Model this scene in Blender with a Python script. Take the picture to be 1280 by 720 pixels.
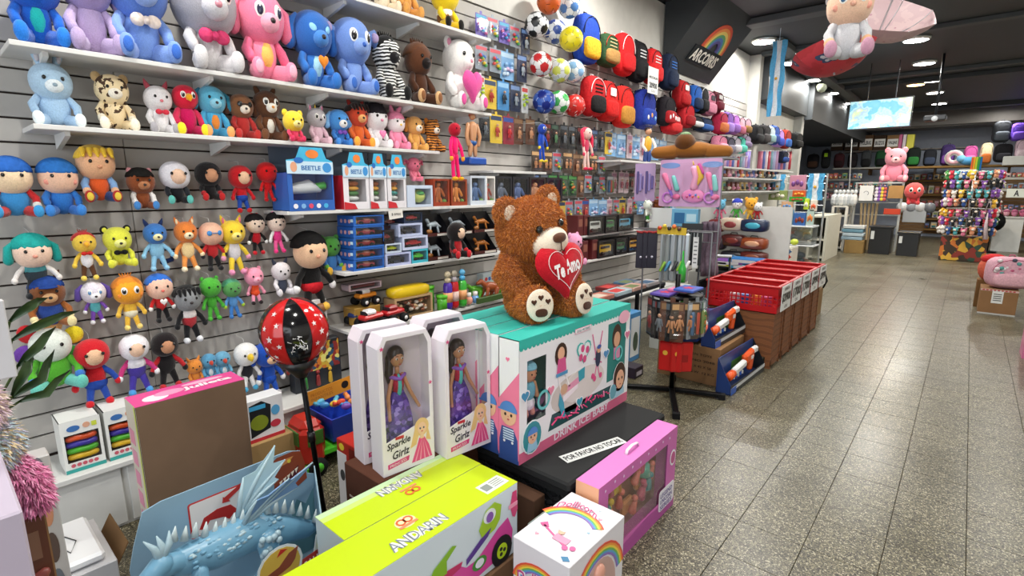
import bpy,math,random
from math import pi,sin,cos,radians as R
from mathutils import Vector,Matrix,Euler
random.seed(7)
for o in list(bpy.data.objects): bpy.data.objects.remove(o)
SC=bpy.context.scene
COL=SC.collection

# ------------------------------------------------------------ camera, world, lights, exposure
H=1.71;FPX=650.0
PITCH=math.atan2(125.0,FPX)
YAW=math.atan(575.0*cos(PITCH)/FPX)
cam_data=bpy.data.cameras.new('camera');cam=bpy.data.objects.new('camera',cam_data)
COL.objects.link(cam);SC.camera=cam
cam.location=(0,0,H);cam.rotation_euler=(pi/2-PITCH,0,YAW)
cam_data.sensor_width=36.0;cam_data.lens=36.0*FPX/1280.0;cam_data.clip_start=0.02
SC.view_settings.view_transform='Standard';SC.view_settings.look='None'
SC.view_settings.exposure=0.35;SC.view_settings.gamma=1.0
SC.view_settings.use_curve_mapping=False
WORLD=bpy.data.worlds.new('world');SC.world=WORLD;WORLD.use_nodes=True
WORLD.node_tree.nodes['Background'].inputs[0].default_value=(0.75,0.85,1.0,1)
WORLD.node_tree.nodes['Background'].inputs[1].default_value=0.25

def area_light(name,loc,rot,sx,sy,power,col):
    ld=bpy.data.lights.new(name,'AREA');ld.shape='RECTANGLE';ld.size=sx;ld.size_y=sy
    ld.energy=power;ld.color=col
    o=bpy.data.objects.new(name,ld);o.location=loc;o.rotation_euler=rot;COL.objects.link(o)
    return o
CEIL=4.15
# daylight lamp added at the unseen shop front to light the near shop
area_light('front_fill',(0.2,-2.7,1.9),(R(90),0,0),5.5,3.0,110,(0.9,0.95,1.0))
# the ceiling downlights: two rows in view, then lamps added out of view, the last without fixtures
LAMPS=[(-2.75,9.2,'w'),(-2.78,11.05,'w'),(-2.82,13.07,'w'),(-2.86,15.14,'w'),(-2.9,17.17,'w'),
         (-0.94,10.65,'w'),(-0.95,12.69,'w'),(-0.94,14.8,'w'),(-1.23,15.12,'y'),(-0.96,16.65,'w'),
         (-0.96,18.86,'w'),(0.42,20.06,'w'),
         (-0.93,5.4,'w'),(-1.6,2.9,'w'),(-0.93,0.8,'w'),(1.0,2.9,'w'),(1.0,6.9,'w'),(-1.7,6.9,'w'),(1.0,-0.8,'w'),
         (1.0,10.6,'w'),(1.0,14.8,'w'),(-2.4,4.6,'w'),(-2.4,0.6,'w'),(-3.0,19.3,'w')]
def lamp_light(i,x,y,c):
    ld=bpy.data.lights.new('downlight_glow','AREA');ld.shape='DISK';ld.size=0.2
    ld.energy=(34 if y<9 else 38) if c=='w' else 20
    ld.color=(1.0,0.97,0.9) if c=='w' else (1.0,0.62,0.2)
    o=bpy.data.objects.new('downlight_glow',ld);o.location=(x,y,CEIL-0.12);COL.objects.link(o)
LAMPS=[(x*1.0655,y*1.0655,c) for x,y,c in LAMPS]
for i,(x,y,c) in enumerate(LAMPS): lamp_light(i,x,y,c)

# ------------------------------------------------------------ picture <-> world
_f=Vector((-sin(YAW)*cos(PITCH),cos(YAW)*cos(PITCH),-sin(PITCH)))
_r=Vector((cos(YAW),sin(YAW),0));_u=_r.cross(_f)
def ray(x,y): return _f+_r*((x-640)/FPX)+_u*((360-y)/FPX)
def on(ax,x,y,v):
    d=ray(x,y);o=Vector((0,0,H));t=(v-o[ax])/d[ax];return o+d*t
def onX(x,y,v): return on(0,x,y,v)
def onY(x,y,v): return on(1,x,y,v)
def onZ(x,y,v): return on(2,x,y,v)

# ------------------------------------------------------------ materials
_M={}
def lin(h):
    h=h.lstrip('#')
    c=[int(h[i:i+2],16)/255 for i in (0,2,4)]
    return tuple((v/12.92 if v<=.04045 else ((v+.055)/1.055) ** 2.4) for v in c)+(1,)
def M(hexc,kind='plastic'):
    k=(hexc,kind)
    if k in _M: return _M[k]
    m=bpy.data.materials.new(kind+'_'+hexc.strip('#'));m.use_nodes=True
    nt=m.node_tree;b=nt.nodes['Principled BSDF'];L=nt.links.new
    c=lin(hexc);b.inputs['Base Color'].default_value=c
    P=dict(plastic=(.32,.5),matte=(.75,.25),plush=(.95,.1),card=(.38,.5),gloss=(.12,.6),metal=(.35,.5),fabric=(.8,.2),
             paint=(.55,.4),kraft=(.85,.15),clear=(.05,.5),sheet=(.12,.5),fur=(.9,.1))[kind]
    b.inputs['Roughness'].default_value=P[0];b.inputs['Specular IOR Level'].default_value=P[1]
    tc=nt.nodes.new('ShaderNodeTexCoord')
    def noise(scale,det=2,vec='Object'):
        n=nt.nodes.new('ShaderNodeTexNoise');n.inputs['Scale'].default_value=scale;n.inputs['Detail'].default_value=det
        L(tc.outputs[vec],n.inputs['Vector']);return n
    def bump(src,s,d=.01):
        q=nt.nodes.new('ShaderNodeBump');q.inputs['Strength'].default_value=s;q.inputs['Distance'].default_value=d
        L(src,q.inputs['Height']);L(q.outputs[0],b.inputs['Normal'])
    def vary(n,amt):
        mx=nt.nodes.new('ShaderNodeMix');mx.data_type='RGBA';mx.blend_type='MULTIPLY';mx.inputs[0].default_value=1
        rr=nt.nodes.new('ShaderNodeMapRange');rr.inputs[3].default_value=1-amt;rr.inputs[4].default_value=1+amt*.6
        rr.inputs[1].default_value=.3;rr.inputs[2].default_value=.7
        L(n.outputs['Fac'],rr.inputs[0]);mx.inputs[6].default_value=c;L(rr.outputs[0],mx.inputs[7]);L(mx.outputs[2],b.inputs['Base Color'])
    if kind in ('plush','fur'):
        n=noise(160,3);bump(n.outputs['Fac'],.5,.005);vary(n,.12)
        b.inputs['Sheen Weight'].default_value=.25;b.inputs['Sheen Roughness'].default_value=.5
    elif kind=='fabric':
        n=noise(45,3);bump(n.outputs['Fac'],.6,.01);vary(n,.16)
    elif kind=='kraft':
        n=noise(6,5);vary(n,.09)
        w=nt.nodes.new('ShaderNodeTexWave');w.inputs['Scale'].default_value=60;L(tc.outputs['Object'],w.inputs['Vector']);bump(w.outputs['Fac'],.08,.002)
    elif kind=='paint':
        n=noise(9,4);vary(n,.05)
    elif kind=='metal':
        b.inputs['Metallic'].default_value=.8
    elif kind in ('clear','sheet'):
        tr=nt.nodes.new('ShaderNodeBsdfTransparent');mx=nt.nodes.new('ShaderNodeMixShader')
        gl=nt.nodes.new('ShaderNodeBsdfGlossy');gl.inputs['Roughness'].default_value=.08 if kind=='clear' else .2
        gl.inputs['Color'].default_value=c
        lw=nt.nodes.new('ShaderNodeLayerWeight');lw.inputs['Blend'].default_value=.5;fr=nt.nodes.new('ShaderNodeMath');fr.operation='POWER';L(lw.outputs['Facing'],fr.inputs[0]);fr.inputs[1].default_value=5
        ad=nt.nodes.new('ShaderNodeMath');ad.operation='ADD';ad.use_clamp=True;ad.inputs[1].default_value=.03 if kind=='clear' else .14
        L(fr.outputs[0],ad.inputs[0]);L(ad.outputs[0],mx.inputs[0]);L(tr.outputs[0],mx.inputs[1]);L(gl.outputs[0],mx.inputs[2])
        L(mx.outputs[0],nt.nodes['Material Output'].inputs[0])
    _M[k]=m;return m
def emit(name,col,s):
    m=bpy.data.materials.new(name);m.use_nodes=True;b=m.node_tree.nodes['Principled BSDF']
    b.inputs['Base Color'].default_value=col+(1,);b.inputs['Emission Color'].default_value=col+(1,)
    b.inputs['Emission Strength'].default_value=s;return m
def speckle(name,cols,scale,rough=.9,bumps=.5,kind='noise'):
    """two or more colours in procedural patches; cols = [(pos, hex)...]"""
    m=bpy.data.materials.new(name);m.use_nodes=True;nt=m.node_tree;b=nt.nodes['Principled BSDF'];L=nt.links.new
    tc=nt.nodes.new('ShaderNodeTexCoord')
    if kind=='noise':
        n=nt.nodes.new('ShaderNodeTexNoise');n.inputs['Scale'].default_value=scale;n.inputs['Detail'].default_value=3;src=n.outputs['Fac']
    elif kind=='wave':
        n=nt.nodes.new('ShaderNodeTexWave');n.bands_direction='Z';n.inputs['Scale'].default_value=scale;n.inputs['Distortion'].default_value=4;src=n.outputs['Fac']
    elif kind=='pieces':
        n=nt.nodes.new('ShaderNodeTexVoronoi');n.inputs['Scale'].default_value=scale;src=n.outputs['Color']
        sp=nt.nodes.new('ShaderNodeSeparateColor');L(src,sp.inputs[0]);src=sp.outputs[0]
    L(tc.outputs['Object'],n.inputs['Vector'])
    r=nt.nodes.new('ShaderNodeValToRGB');r.color_ramp.interpolation='CONSTANT' if kind != 'soft' else 'LINEAR'
    e=r.color_ramp.elements
    while len(e)<len(cols): e.new(.5)
    for q,(p,h) in zip(e,cols): q.position=p;q.color=lin(h)
    L(src,r.inputs[0]);L(r.outputs[0],b.inputs['Base Color']);b.inputs['Roughness'].default_value=rough
    if bumps:
        n2=nt.nodes.new('ShaderNodeTexNoise');n2.inputs['Scale'].default_value=150;L(tc.outputs['Object'],n2.inputs['Vector'])
        q=nt.nodes.new('ShaderNodeBump');q.inputs['Strength'].default_value=bumps;q.inputs['Distance'].default_value=.006
        L(n2.outputs['Fac'],q.inputs['Height']);L(q.outputs[0],b.inputs['Normal'])
    return m
def mm(x): return x if not isinstance(x,str) else (M(*x.split(':')) if ':' in x else M(x))

# ------------------------------------------------------------ mesh builder
class MB:
    def __init__(s): s.v=[];s.f=[];s.m=[];s.sm=[];s.mats=[]
    def mi(s,mat):
        mat=mm(mat)
        if mat not in s.mats: s.mats.append(mat)
        return s.mats.index(mat)
    def add(s,vs,fs,mat,smooth=False,T=None):
        b=len(s.v);k=s.mi(mat)
        if T is not None: vs=[T@Vector(p) for p in vs]
        s.v+=[tuple(p) for p in vs]
        for f in fs: s.f.append([i+b for i in f]);s.m.append(k);s.sm.append(smooth)
        return s
    def box(s,c,d,mat,T=None,rot=None,bev=0):
        hx,hy,hz=d[0]/2,d[1]/2,d[2]/2
        Q=Matrix.Translation(c)@(Euler(rot).to_matrix().to_4x4() if rot else Matrix.Identity(4))
        if T is not None: Q=T@Q
        if bev:
            e=min(bev,hx*.9,hy*.9,hz*.9);vs=[];
            for sx in (-1,1):
                for sy in (-1,1):
                    for sz in (-1,1):
                        vs+=[(sx*(hx-e),sy*(hy-e),sz*hz),(sx*hx,sy*(hy-e),sz*(hz-e)),(sx*(hx-e),sy*hy,sz*(hz-e))]
            def I(sx,sy,sz,k): return ((sx>0)*4+(sy>0)*2+(sz>0))*3+k
            fs=[]
            for q in (-1,1):
                a=[I(-1,-1,q,0),I(1,-1,q,0),I(1,1,q,0),I(-1,1,q,0)];fs.append(a if q>0 else a[::-1])
                a=[I(q,-1,-1,1),I(q,1,-1,1),I(q,1,1,1),I(q,-1,1,1)];fs.append(a if q>0 else a[::-1])
                a=[I(-1,q,-1,2),I(-1,q,1,2),I(1,q,1,2),I(1,q,-1,2)];fs.append(a if q>0 else a[::-1])
            for a in (-1,1):
                for c2 in (-1,1):
                    g=[I(a,-1,c2,0),I(a,1,c2,0),I(a,1,c2,1),I(a,-1,c2,1)];fs.append(g if a*c2<0 else g[::-1])
                    g=[I(-1,a,c2,0),I(1,a,c2,0),I(1,a,c2,2),I(-1,a,c2,2)];fs.append(g if a*c2>0 else g[::-1])
                    g=[I(a,c2,-1,1),I(a,c2,1,1),I(a,c2,1,2),I(a,c2,-1,2)];fs.append(g if a*c2>0 else g[::-1])
                    for d2 in (-1,1):
                        g=[I(a,c2,d2,0),I(a,c2,d2,1),I(a,c2,d2,2)];fs.append(g if a*c2*d2>0 else g[::-1])
            return s.add(vs,fs,mat,False,Q)
        vs=[(x,y,z) for x in (-hx,hx) for y in (-hy,hy) for z in (-hz,hz)]
        fs=[(0,1,3,2),(4,6,7,5),(0,4,5,1),(2,3,7,6),(0,2,6,4),(1,5,7,3)]
        return s.add(vs,fs,mat,False,Q)
    def sph(s,c,r,mat,rot=None,n=12,k=8,T=None,p=1.0,zlo=-1,smooth=True):
        """ellipsoid; p<1 squares it off"""
        if not hasattr(r,'__len__'): r=(r,r,r)
        def pw(t): return math.copysign(abs(t) ** p,t)
        vs=[]
        a0=math.asin(max(-1,zlo))
        for i in range(k+1):
            a=a0+(pi/2-a0)*i/k
            if i==k or (i==0 and zlo<=-1): vs.append((0,0,r[2]*sin(a)));continue
            for j in range(n):
                t=2*pi*j/n;vs.append((r[0]*pw(cos(a))*pw(cos(t)),r[1]*pw(cos(a))*pw(sin(t)),r[2]*pw(sin(a))))
        fs=[];st=1 if zlo<=-1 else 0
        if st: fs+=[(0,1+(j+1) % n,1+j) for j in range(n)]
        else: fs.append(tuple(range(n))[::-1])
        rows=(k-1) if st else k
        for i in range(rows-1):
            for j in range(n):
                a=st+i*n+j;b=st+i*n+(j+1) % n;fs.append((a,b,b+n,a+n))
        tp=st+rows*n;q=st+(rows-1)*n
        fs+=[(q+j,q+(j+1) % n,tp) for j in range(n)]
        Q=Matrix.Translation(c)@(Euler(rot).to_matrix().to_4x4() if rot else Matrix.Identity(4))
        if T is not None: Q=T@Q
        return s.add(vs,fs,mat,smooth,Q)
    def tube(s,pts,r,mat,n=8,cap=True,T=None,smooth=True,flat=1.0):
        """tube along points, r number or list; round ends when the list tapers"""
        pts=[Vector(p) for p in pts];m=len(pts)
        if not hasattr(r,'__len__'): r=[r]*m
        vs=[];up=Vector((0,0,1))
        prev=None
        for i in range(m):
            d=(pts[min(i+1,m-1)]-pts[max(i-1,0)])
            if d.length<1e-9: d=Vector((0,0,1))
            d.normalize()
            if prev is None: a=d.cross(up) if abs(d.z)<.95 else d.cross(Vector((1,0,0)))
            else: a=prev-d*prev.dot(d)
            a.normalize();prev=a;b=d.cross(a)
            for j in range(n):
                t=2*pi*j/n;vs.append(pts[i]+a*(r[i]*cos(t))+b*(r[i]*flat*sin(t)))
        fs=[]
        for i in range(m-1):
            for j in range(n):
                p=i*n+j;q=i*n+(j+1) % n;fs.append((p,q,q+n,p+n))
        if cap: fs.append(tuple(range(n))[::-1]);fs.append(tuple(range((m-1)*n,m*n)))
        return s.add(vs,fs,mat,smooth,T)
    def limb(s,pts,r,mat,n=10,T=None):
        """rounded-end soft limb"""
        pts=[Vector(p) for p in pts]
        if not hasattr(r,'__len__'): r=[r]*len(pts)
        a,b=pts[0],pts[-1];da=(a-pts[1]).normalized();db=(b-pts[-2]).normalized()
        P=[a+da*r[0]*.9,a+da*r[0]*.55]+pts+[b+db*r[-1]*.55,b+db*r[-1]*.9]
        RR=[r[0]*.3,r[0]*.8]+list(r)+[r[-1]*.8,r[-1]*.3]
        return s.tube(P,RR,mat,n,T=T)
    def lathe(s,prof,mat,n=20,T=None,smooth=True,c=(0,0,0)):
        vs=[]
        for (r,z) in prof:
            for j in range(n): t=2*pi*j/n;vs.append((c[0]+r*cos(t),c[1]+r*sin(t),c[2]+z))
        fs=[]
        for i in range(len(prof)-1):
            for j in range(n):
                p=i*n+j;q=i*n+(j+1) % n;fs.append((p,q,q+n,p+n))
        fs.append(tuple(range(n))[::-1]);fs.append(tuple(range((len(prof)-1)*n,len(prof)*n)))
        return s.add(vs,fs,mat,smooth,T)
    def cyl(s,p0,p1,r,mat,n=12,r1=None,T=None):
        return s.tube([p0,p1],[r,r if r1 is None else r1],mat,n,T=T,smooth=n>8)
    def poly(s,fr,pts,mat,d=.001,z=0.0):
        """flat polygon of thickness d on a face frame (origin, U, V); z lifts it off the face"""
        O,U,V=[Vector(q) for q in fr];N=U.normalized().cross(V.normalized())
        n=len(pts)
        ar=sum(pts[i][0]*pts[(i+1) % n][1]-pts[(i+1) % n][0]*pts[i][1] for i in range(n))
        if ar<0: pts=pts[::-1]
        a=[O+U*x+V*y+N*z for x,y in pts];b=[O+U*x+V*y+N*(z+d) for x,y in pts]
        fs=[tuple(range(n,2*n)),tuple(range(n))[::-1]]+[(i,(i+1) % n,n+(i+1) % n,n+i) for i in range(n)]
        return s.add(a+b,fs,mat)
    def ring(s,c,ro,ri,axis,mat,n=16,h=.01):
        pass
    def build(s,name,parent=None,loc=None,rot=None,sc=None):
        me=bpy.data.meshes.new(name);me.from_pydata(s.v,[],s.f)
        for m in s.mats: me.materials.append(m)
        me.polygons.foreach_set('material_index',s.m);me.polygons.foreach_set('use_smooth',s.sm);me.update()
        return put(name,me,parent,loc,rot,sc)
def put(name,me,parent=None,loc=None,rot=None,sc=None):
    o=bpy.data.objects.new(name,me);COL.objects.link(o)
    if parent is not None: o.parent=parent
    if loc is not None: o.location=loc
    if rot is not None: o.rotation_euler=rot
    if sc is not None: o.scale=sc if hasattr(sc,'__len__') else (sc,)*3
    return o
def tag(o,label,cat,group=None):
    o['label']=label;o['category']=cat
    if group: o['group']=group
    return o
def thing(name,label,cat,loc=(0,0,0),rz=0,group=None,sc=1,rot=None):
    o=bpy.data.objects.new(name,None);COL.objects.link(o);o.location=loc
    o.rotation_euler=rot if rot else (0,0,rz);o.scale=(sc,)*3;o.empty_display_size=.05
    return tag(o,label,cat,group)
def struct(o): o['kind']='structure';return o
def copy_tree(o,parent=None):
    c=o.copy();COL.objects.link(c);c.parent=parent
    for ch in list(o.children): copy_tree(ch,c)
    return c
def dup(o,loc,rz=None,label=None,group=None,rot=None,sc=None):
    c=copy_tree(o);c.location=loc
    if rz is not None: c.rotation_euler=(0,0,rz)
    if rot is not None: c.rotation_euler=rot
    if sc is not None: c.scale=(sc,)*3
    if label: c['label']=label
    if group: c['group']=group
    return c

# 2-d outlines
def ell(cx,cy,rx,ry=None,n=16,a0=0,a1=2*pi):
    ry=rx if ry is None else ry
    full=abs(a1-a0-2*pi)<1e-6
    return [(cx+rx*cos(a0+(a1-a0)*i/(n if full else n-1)),cy+ry*sin(a0+(a1-a0)*i/(n if full else n-1))) for i in range(n)]
def rct(x0,y0,x1,y1): return [(x0,y0),(x1,y0),(x1,y1),(x0,y1)]
def rrct(x0,y0,x1,y1,r,n=4):
    p=[]
    for cx,cy,a in ((x1-r,y0+r,-pi/2),(x1-r,y1-r,0),(x0+r,y1-r,pi/2),(x0+r,y0+r,pi)):
        p+=[(cx+r*cos(a+pi/2*i/n),cy+r*sin(a+pi/2*i/n)) for i in range(n+1)]
    return p
def star(cx,cy,r,n=5,q=.42,a=pi/2):
    return [(cx+(r if i % 2==0 else r*q)*cos(a+pi*i/n),cy+(r if i % 2==0 else r*q)*sin(a+pi*i/n)) for i in range(2*n)]
def heart(cx,cy,s,n=20):
    return [(cx+s*sin(t) ** 3,cy+s*(13*cos(t)-5*cos(2*t)-2*cos(3*t)-cos(4*t))/16) for t in [2*pi*i/n for i in range(n)]]
def arcband(cx,cy,ro,ri,a0=0,a1=pi,n=10):
    return [(cx+ro*cos(a0+(a1-a0)*i/n),cy+ro*sin(a0+(a1-a0)*i/n)) for i in range(n+1)]+           [(cx+ri*cos(a1+(a0-a1)*i/n),cy+ri*sin(a1+(a0-a1)*i/n)) for i in range(n+1)]

_T={}
def text_geo(s,bold=0.0,shear=0.0):
    k=(s,bold,shear)
    if k not in _T:
        cu=bpy.data.curves.new('lettering','FONT');cu.body=s;cu.resolution_u=2;cu.offset=bold;cu.shear=shear
        o=bpy.data.objects.new('lettering',cu);COL.objects.link(o)
        me=bpy.data.meshes.new_from_object(o)
        v=[tuple(p.co) for p in me.vertices];f=[tuple(p.vertices) for p in me.polygons]
        bpy.data.objects.remove(o);bpy.data.meshes.remove(me)
        xs=[p[0] for p in v] or [0];ys=[p[1] for p in v] or [0]
        _T[k]=(v,f,min(xs),max(xs),min(ys),max(ys))
    return _T[k]
def text(mb,fr,s,x,y,w,h,mat,bold=0.0,z=.002,shear=0.0,arc=0.0,ang=0.0):
    """letters filling the w x h rectangle whose lower left corner is (x, y) on the face frame"""
    v,f,x0,x1,y0,y1=text_geo(s,bold,shear)
    O,U,V=[Vector(q) for q in fr];N=U.normalized().cross(V.normalized())
    ca,sa=cos(ang),sin(ang);out=[]
    for p in v:
        a=(p[0]-x0)/max(x1-x0,1e-6)*w;b=(p[1]-y0)/max(y1-y0,1e-6)*h
        b+=arc*(1-(2*a/w-1) ** 2) if arc else 0
        a,b=a*ca-b*sa,a*sa+b*ca
        out.append(O+U*(x+a)+V*(y+b)+N*z)
    mb.add(out,f,mat);return mb
def onP(x,y,P,N):
    d=ray(x,y);P=Vector(P);N=Vector(N);t=(P-Vector((0,0,H))).dot(N)/d.dot(N);return Vector((0,0,H))+d*t
WX=-3.4;YB=24.0;XR=3.2;YF=-3.0
# ------------------------------------------------------------ floor: terrazzo tiles on a dark joint bed
def terrazzo():
    m=bpy.data.materials.new('terrazzo');m.use_nodes=True;nt=m.node_tree;b=nt.nodes['Principled BSDF'];L=nt.links.new
    g=nt.nodes.new('ShaderNodeNewGeometry')
    v=nt.nodes.new('ShaderNodeTexVoronoi');v.inputs['Scale'].default_value=190;v.inputs['Randomness'].default_value=1
    L(g.outputs['Position'],v.inputs['Vector'])
    sp=nt.nodes.new('ShaderNodeSeparateColor');L(v.outputs['Color'],sp.inputs[0])
    r=nt.nodes.new('ShaderNodeValToRGB');r.color_ramp.interpolation='CONSTANT';e=r.color_ramp.elements
    cols=[(0,'#1c1912'),(.17,'#3b362a'),(.36,'#565140'),(.58,'#69634d'),(.78,'#827b62'),(.92,'#b3ac94')]
    while len(e)<len(cols): e.new(.5)
    for q,(p,h) in zip(e,cols): q.position=p;q.color=lin(h)
    L(sp.outputs[0],r.inputs[0])
    n=nt.nodes.new('ShaderNodeTexNoise');n.inputs['Scale'].default_value=1.4;n.inputs['Detail'].default_value=5;L(g.outputs['Position'],n.inputs['Vector'])
    mr=nt.nodes.new('ShaderNodeMapRange');mr.inputs[1].default_value=.3;mr.inputs[2].default_value=.7;mr.inputs[3].default_value=.72;mr.inputs[4].default_value=1.08
    L(n.outputs['Fac'],mr.inputs[0])
    mx=nt.nodes.new('ShaderNodeMix');mx.data_type='RGBA';mx.blend_type='MULTIPLY';mx.inputs[0].default_value=1
    L(r.outputs[0],mx.inputs[6]);L(mr.outputs[0],mx.inputs[7]);L(mx.outputs[2],b.inputs['Base Color'])
    rr=nt.nodes.new('ShaderNodeMapRange');rr.inputs[3].default_value=.22;rr.inputs[4].default_value=.42
    L(n.outputs['Fac'],rr.inputs[0]);L(rr.outputs[0],b.inputs['Roughness']);b.inputs['Specular IOR Level'].default_value=.45
    n2=nt.nodes.new('ShaderNodeTexNoise');n2.inputs['Scale'].default_value=5;L(g.outputs['Position'],n2.inputs['Vector'])
    bp=nt.nodes.new('ShaderNodeBump');bp.inputs['Strength'].default_value=.12;bp.inputs['Distance'].default_value=.02;L(n2.outputs['Fac'],bp.inputs['Height'])
    L(bp.outputs[0],b.inputs['Normal'])
    return m
TZ=terrazzo();JOINT=M('#3a352c','matte')
mb=MB();mb.box(((-5.3+XR)/2,(YF+YB)/2,-.06),(XR+5.5,YB-YF+.4,.11),JOINT)
FLOOR=struct(mb.build('floor'))
T0X,T0Y,TS=-.106,.225,.30
tb=MB();tb.box((0,0,0),(TS-.0022,TS-.0022,.01),TZ,bev=.0012);tile0=None
rest=MB()
for i in range(-18,11):
    for j in range(-10,80):
        cx,cy=T0X+(i+.5)*TS,T0Y+(j+.5)*TS
        if cx<(WX-.1 if cy<14.3 else-5.3) or cx>XR or cy<YF or cy>YB: continue
        if (-1.7<cx<.95 and 1.5<cy<11.2):
            if tile0 is None:
                tile0=tb.build('tile',FLOOR,(cx,cy,-.0052));tile0.data.name='tile'
            else: put('tile',tile0.data,FLOOR,(cx,cy,-.0052+random.uniform(-.0004,.0002)))
        else:
            h=TS/2-.0011;rest.add([(cx-h,cy-h,0),(cx+h,cy-h,0),(cx+h,cy+h,0),(cx-h,cy+h,0)],[(0,1,2,3)],TZ)
ro=rest.build('tiling',FLOOR);ro['kind']='stuff'

# ------------------------------------------------------------ walls, ceiling
WALLW=M('#cfcdc6','paint');DARK=M('#33373a','paint');DARK2=M('#45494b','paint');BLUEG=M('#9aa3b4','paint')
mb=MB();mb.box((WX-.17,4.6,2.1),(.2,15.2,4.2),WALLW);mb.box((WX-.05,4.6,.17),(.05,15.2,.34),WALLW)
mb.box((WX-.055,4.6,1.79),(.03,15.2,2.94),M('#39302b','matte'))
WALL=struct(mb.build('wall_left'))
SL=M('#b9b5b0','paint');SLW=M('#cdcbc6','paint')
PITCHZ=.1115
for (y0,y1) in ((-3.0,.8),(.8,3.22),(3.22,5.66),(5.66,8.1),(8.1,10.75)):
    k=0
    d=None
    while True:
        z0=.36+k*PITCHZ
        if z0+PITCHZ>3.27: break
        if d is None:
            b=MB();b.box((0,0,0),(.02,y1-y0-.003,PITCHZ-.009),SL,bev=.0025);d=b.build('slat',WALL,(WX-.03,(y0+y1)/2,z0+PITCHZ/2))
        else: put('slat',d.data,WALL,(WX-.03,(y0+y1)/2,z0+PITCHZ/2))
        k+=1
mb=MB();mb.box((WX-.045,3.9,3.70),(.05,13.6,.86),WALLW);struct(mb.build('wall_upper'))
mb=MB();mb.box((WX-.05,12.5,2.07),(.1,3.4,4.14),M('#c9c8bf','paint'));struct(mb.build('wall_side'))
mb=MB();mb.box((-5.25,19.2,2.07),(.1,9.9,4.14),BLUEG);mb.box((-4.35,14.28,2.07),(1.9,.1,4.14),BLUEG);struct(mb.build('wall_rear_left'))
mb=MB();mb.box((WX+.06,10.85,2.07),(.2,.18,4.14),WALLW);struct(mb.build('column_white'))
mb=MB();mb.box((WX+.06,14.25,2.07),(.24,.2,4.14),M('#b9b9b4','paint'));struct(mb.build('column_grey'))
mb=MB();mb.box((-1.0,YB+.1,2.07),(8.8,.2,4.14),BLUEG);WB=struct(mb.build('wall_back'))
mb=MB();mb.box((XR+.1,10.5,2.07),(.2,27.2,4.14),WALLW);struct(mb.build('wall_right'))
# shop front behind the camera: frame and glass
mb=MB()
mb.box((0,YF-.05,3.75),(7.0,.1,.8),WALLW);mb.box((-3.0,YF-.05,1.7),(.8,.1,3.4),WALLW);mb.box((3.1,YF-.05,1.7),(.5,.1,3.4),WALLW)
struct(mb.build('wall_front'))
mb=MB()
for x in (-2.55,-1.1,.3,1.7,2.8): mb.box((x,YF-.05,1.7),(.06,.06,3.3),M('#d0d2d4','metal'))
mb.box((.1,YF-.05,.05),(5.4,.06,.1),M('#d0d2d4','metal'))
wf=struct(mb.build('window_1'));mb=MB();mb.box((.1,YF-.05,1.7),(5.4,.006,3.3),M('#ffffff','clear'));mb.build('window_pane',wf)
mb=MB();mb.box((-1.0,10.5,4.15+.1),(9.0,27.4,.2),DARK)
CE=struct(mb.build('ceiling'))
# ceiling beams and ducts
for (px,py,w,hh) in ((1143,38,.16,.07),(1170,88,.14,.08),(1029,112,.2,.1),(1100,140,.3,.12)):
    p=onZ(px,py,4.12);mb=MB();mb.box((0,p.y,4.15-hh/2),(6.4,w,hh),DARK2 if hh<.1 else DARK,bev=.01);struct(mb.build('ceiling_beam'))
a=onZ(972,50,4.1);b=onZ(1064,134,4.1)
mb=MB();mb.box(((a.x+b.x)/2+.15,(a.y+20)/2,4.09),(.2,20-a.y,.1),M('#5a5d5c','paint'),bev=.01);struct(mb.build('ceiling_duct'))
mb=MB();mb.box((-.6,8.6,4.10),(4.8,.26,.09),M('#53575a','paint'),bev=.01);struct(mb.build('ceiling_beam'))
# dark soffit along the left wall and dark bulkhead before the back wall
mb=MB();mb.box((WX+.12,12.6,3.76),(.28,3.2,.78),DARK);struct(mb.build('soffit'))
mb=MB();mb.box((WX-.6,19.1,3.72),(1.9,9.6,.84),DARK);struct(mb.build('soffit'))
mb=MB();mb.box((-1,22.3,3.93),(8.4,.16,.44),M('#5b5753','paint'));mb.box((-1,22.9,3.69),(8.4,1.1,.05),M('#5b5753','paint'));struct(mb.build('bulkhead'))
# sloped soffit with the sign
SA=Vector((WX,7.05,3.34));SB=Vector((-2.72,7.05,4.16));SY1=8.75
mb=MB();mb.add([SA,SB,(WX,7.05,4.16),SA+Vector((0,1.7,0)),SB+Vector((0,1.7,0)),(WX,SY1,4.16)],
                  [(0,1,2),(3,5,4),(0,3,4,1),(1,4,5,2),(0,2,5,3)],DARK)
struct(mb.build('soffit_sloped'))
SV=(SB-SA).normalized();SU=Vector((0,1,0));SN=SU.cross(SV)
def on_slope(x,y):
    p=onP(x,y,SA,SN)-SA;return (p.dot(SU),p.dot(SV))
fr=(SA,SU,SV)
t=thing('wall_sign','raised white lettering under a rainbow on the dark sloped ceiling panel','sign',tuple(SA+SU*.9+SV*.3))
g=-Vector(t.location)
fr=(SA+g,SU,SV)
u0,v0=on_slope(864,66);u1,v1=on_slope(906,80)
um,vm=on_slope(873,60)
U0,U1=.42,1.36
mb=MB();mb.poly(fr,rct(U0,.20,U1,.43),'#23262a:matte',d=.02);mb.build('backing',t)
mb=MB();text(mb,fr,'ARCOIRIS',U0+.03,.23,U1-U0-.06,.17,'#e9e6dc:matte',bold=.03,z=.03);mb.build('lettering',t)
rb=['#c8553f','#d98a4a','#d8c26a','#5d9a6a','#4f6fa8','#584f86']
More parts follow.
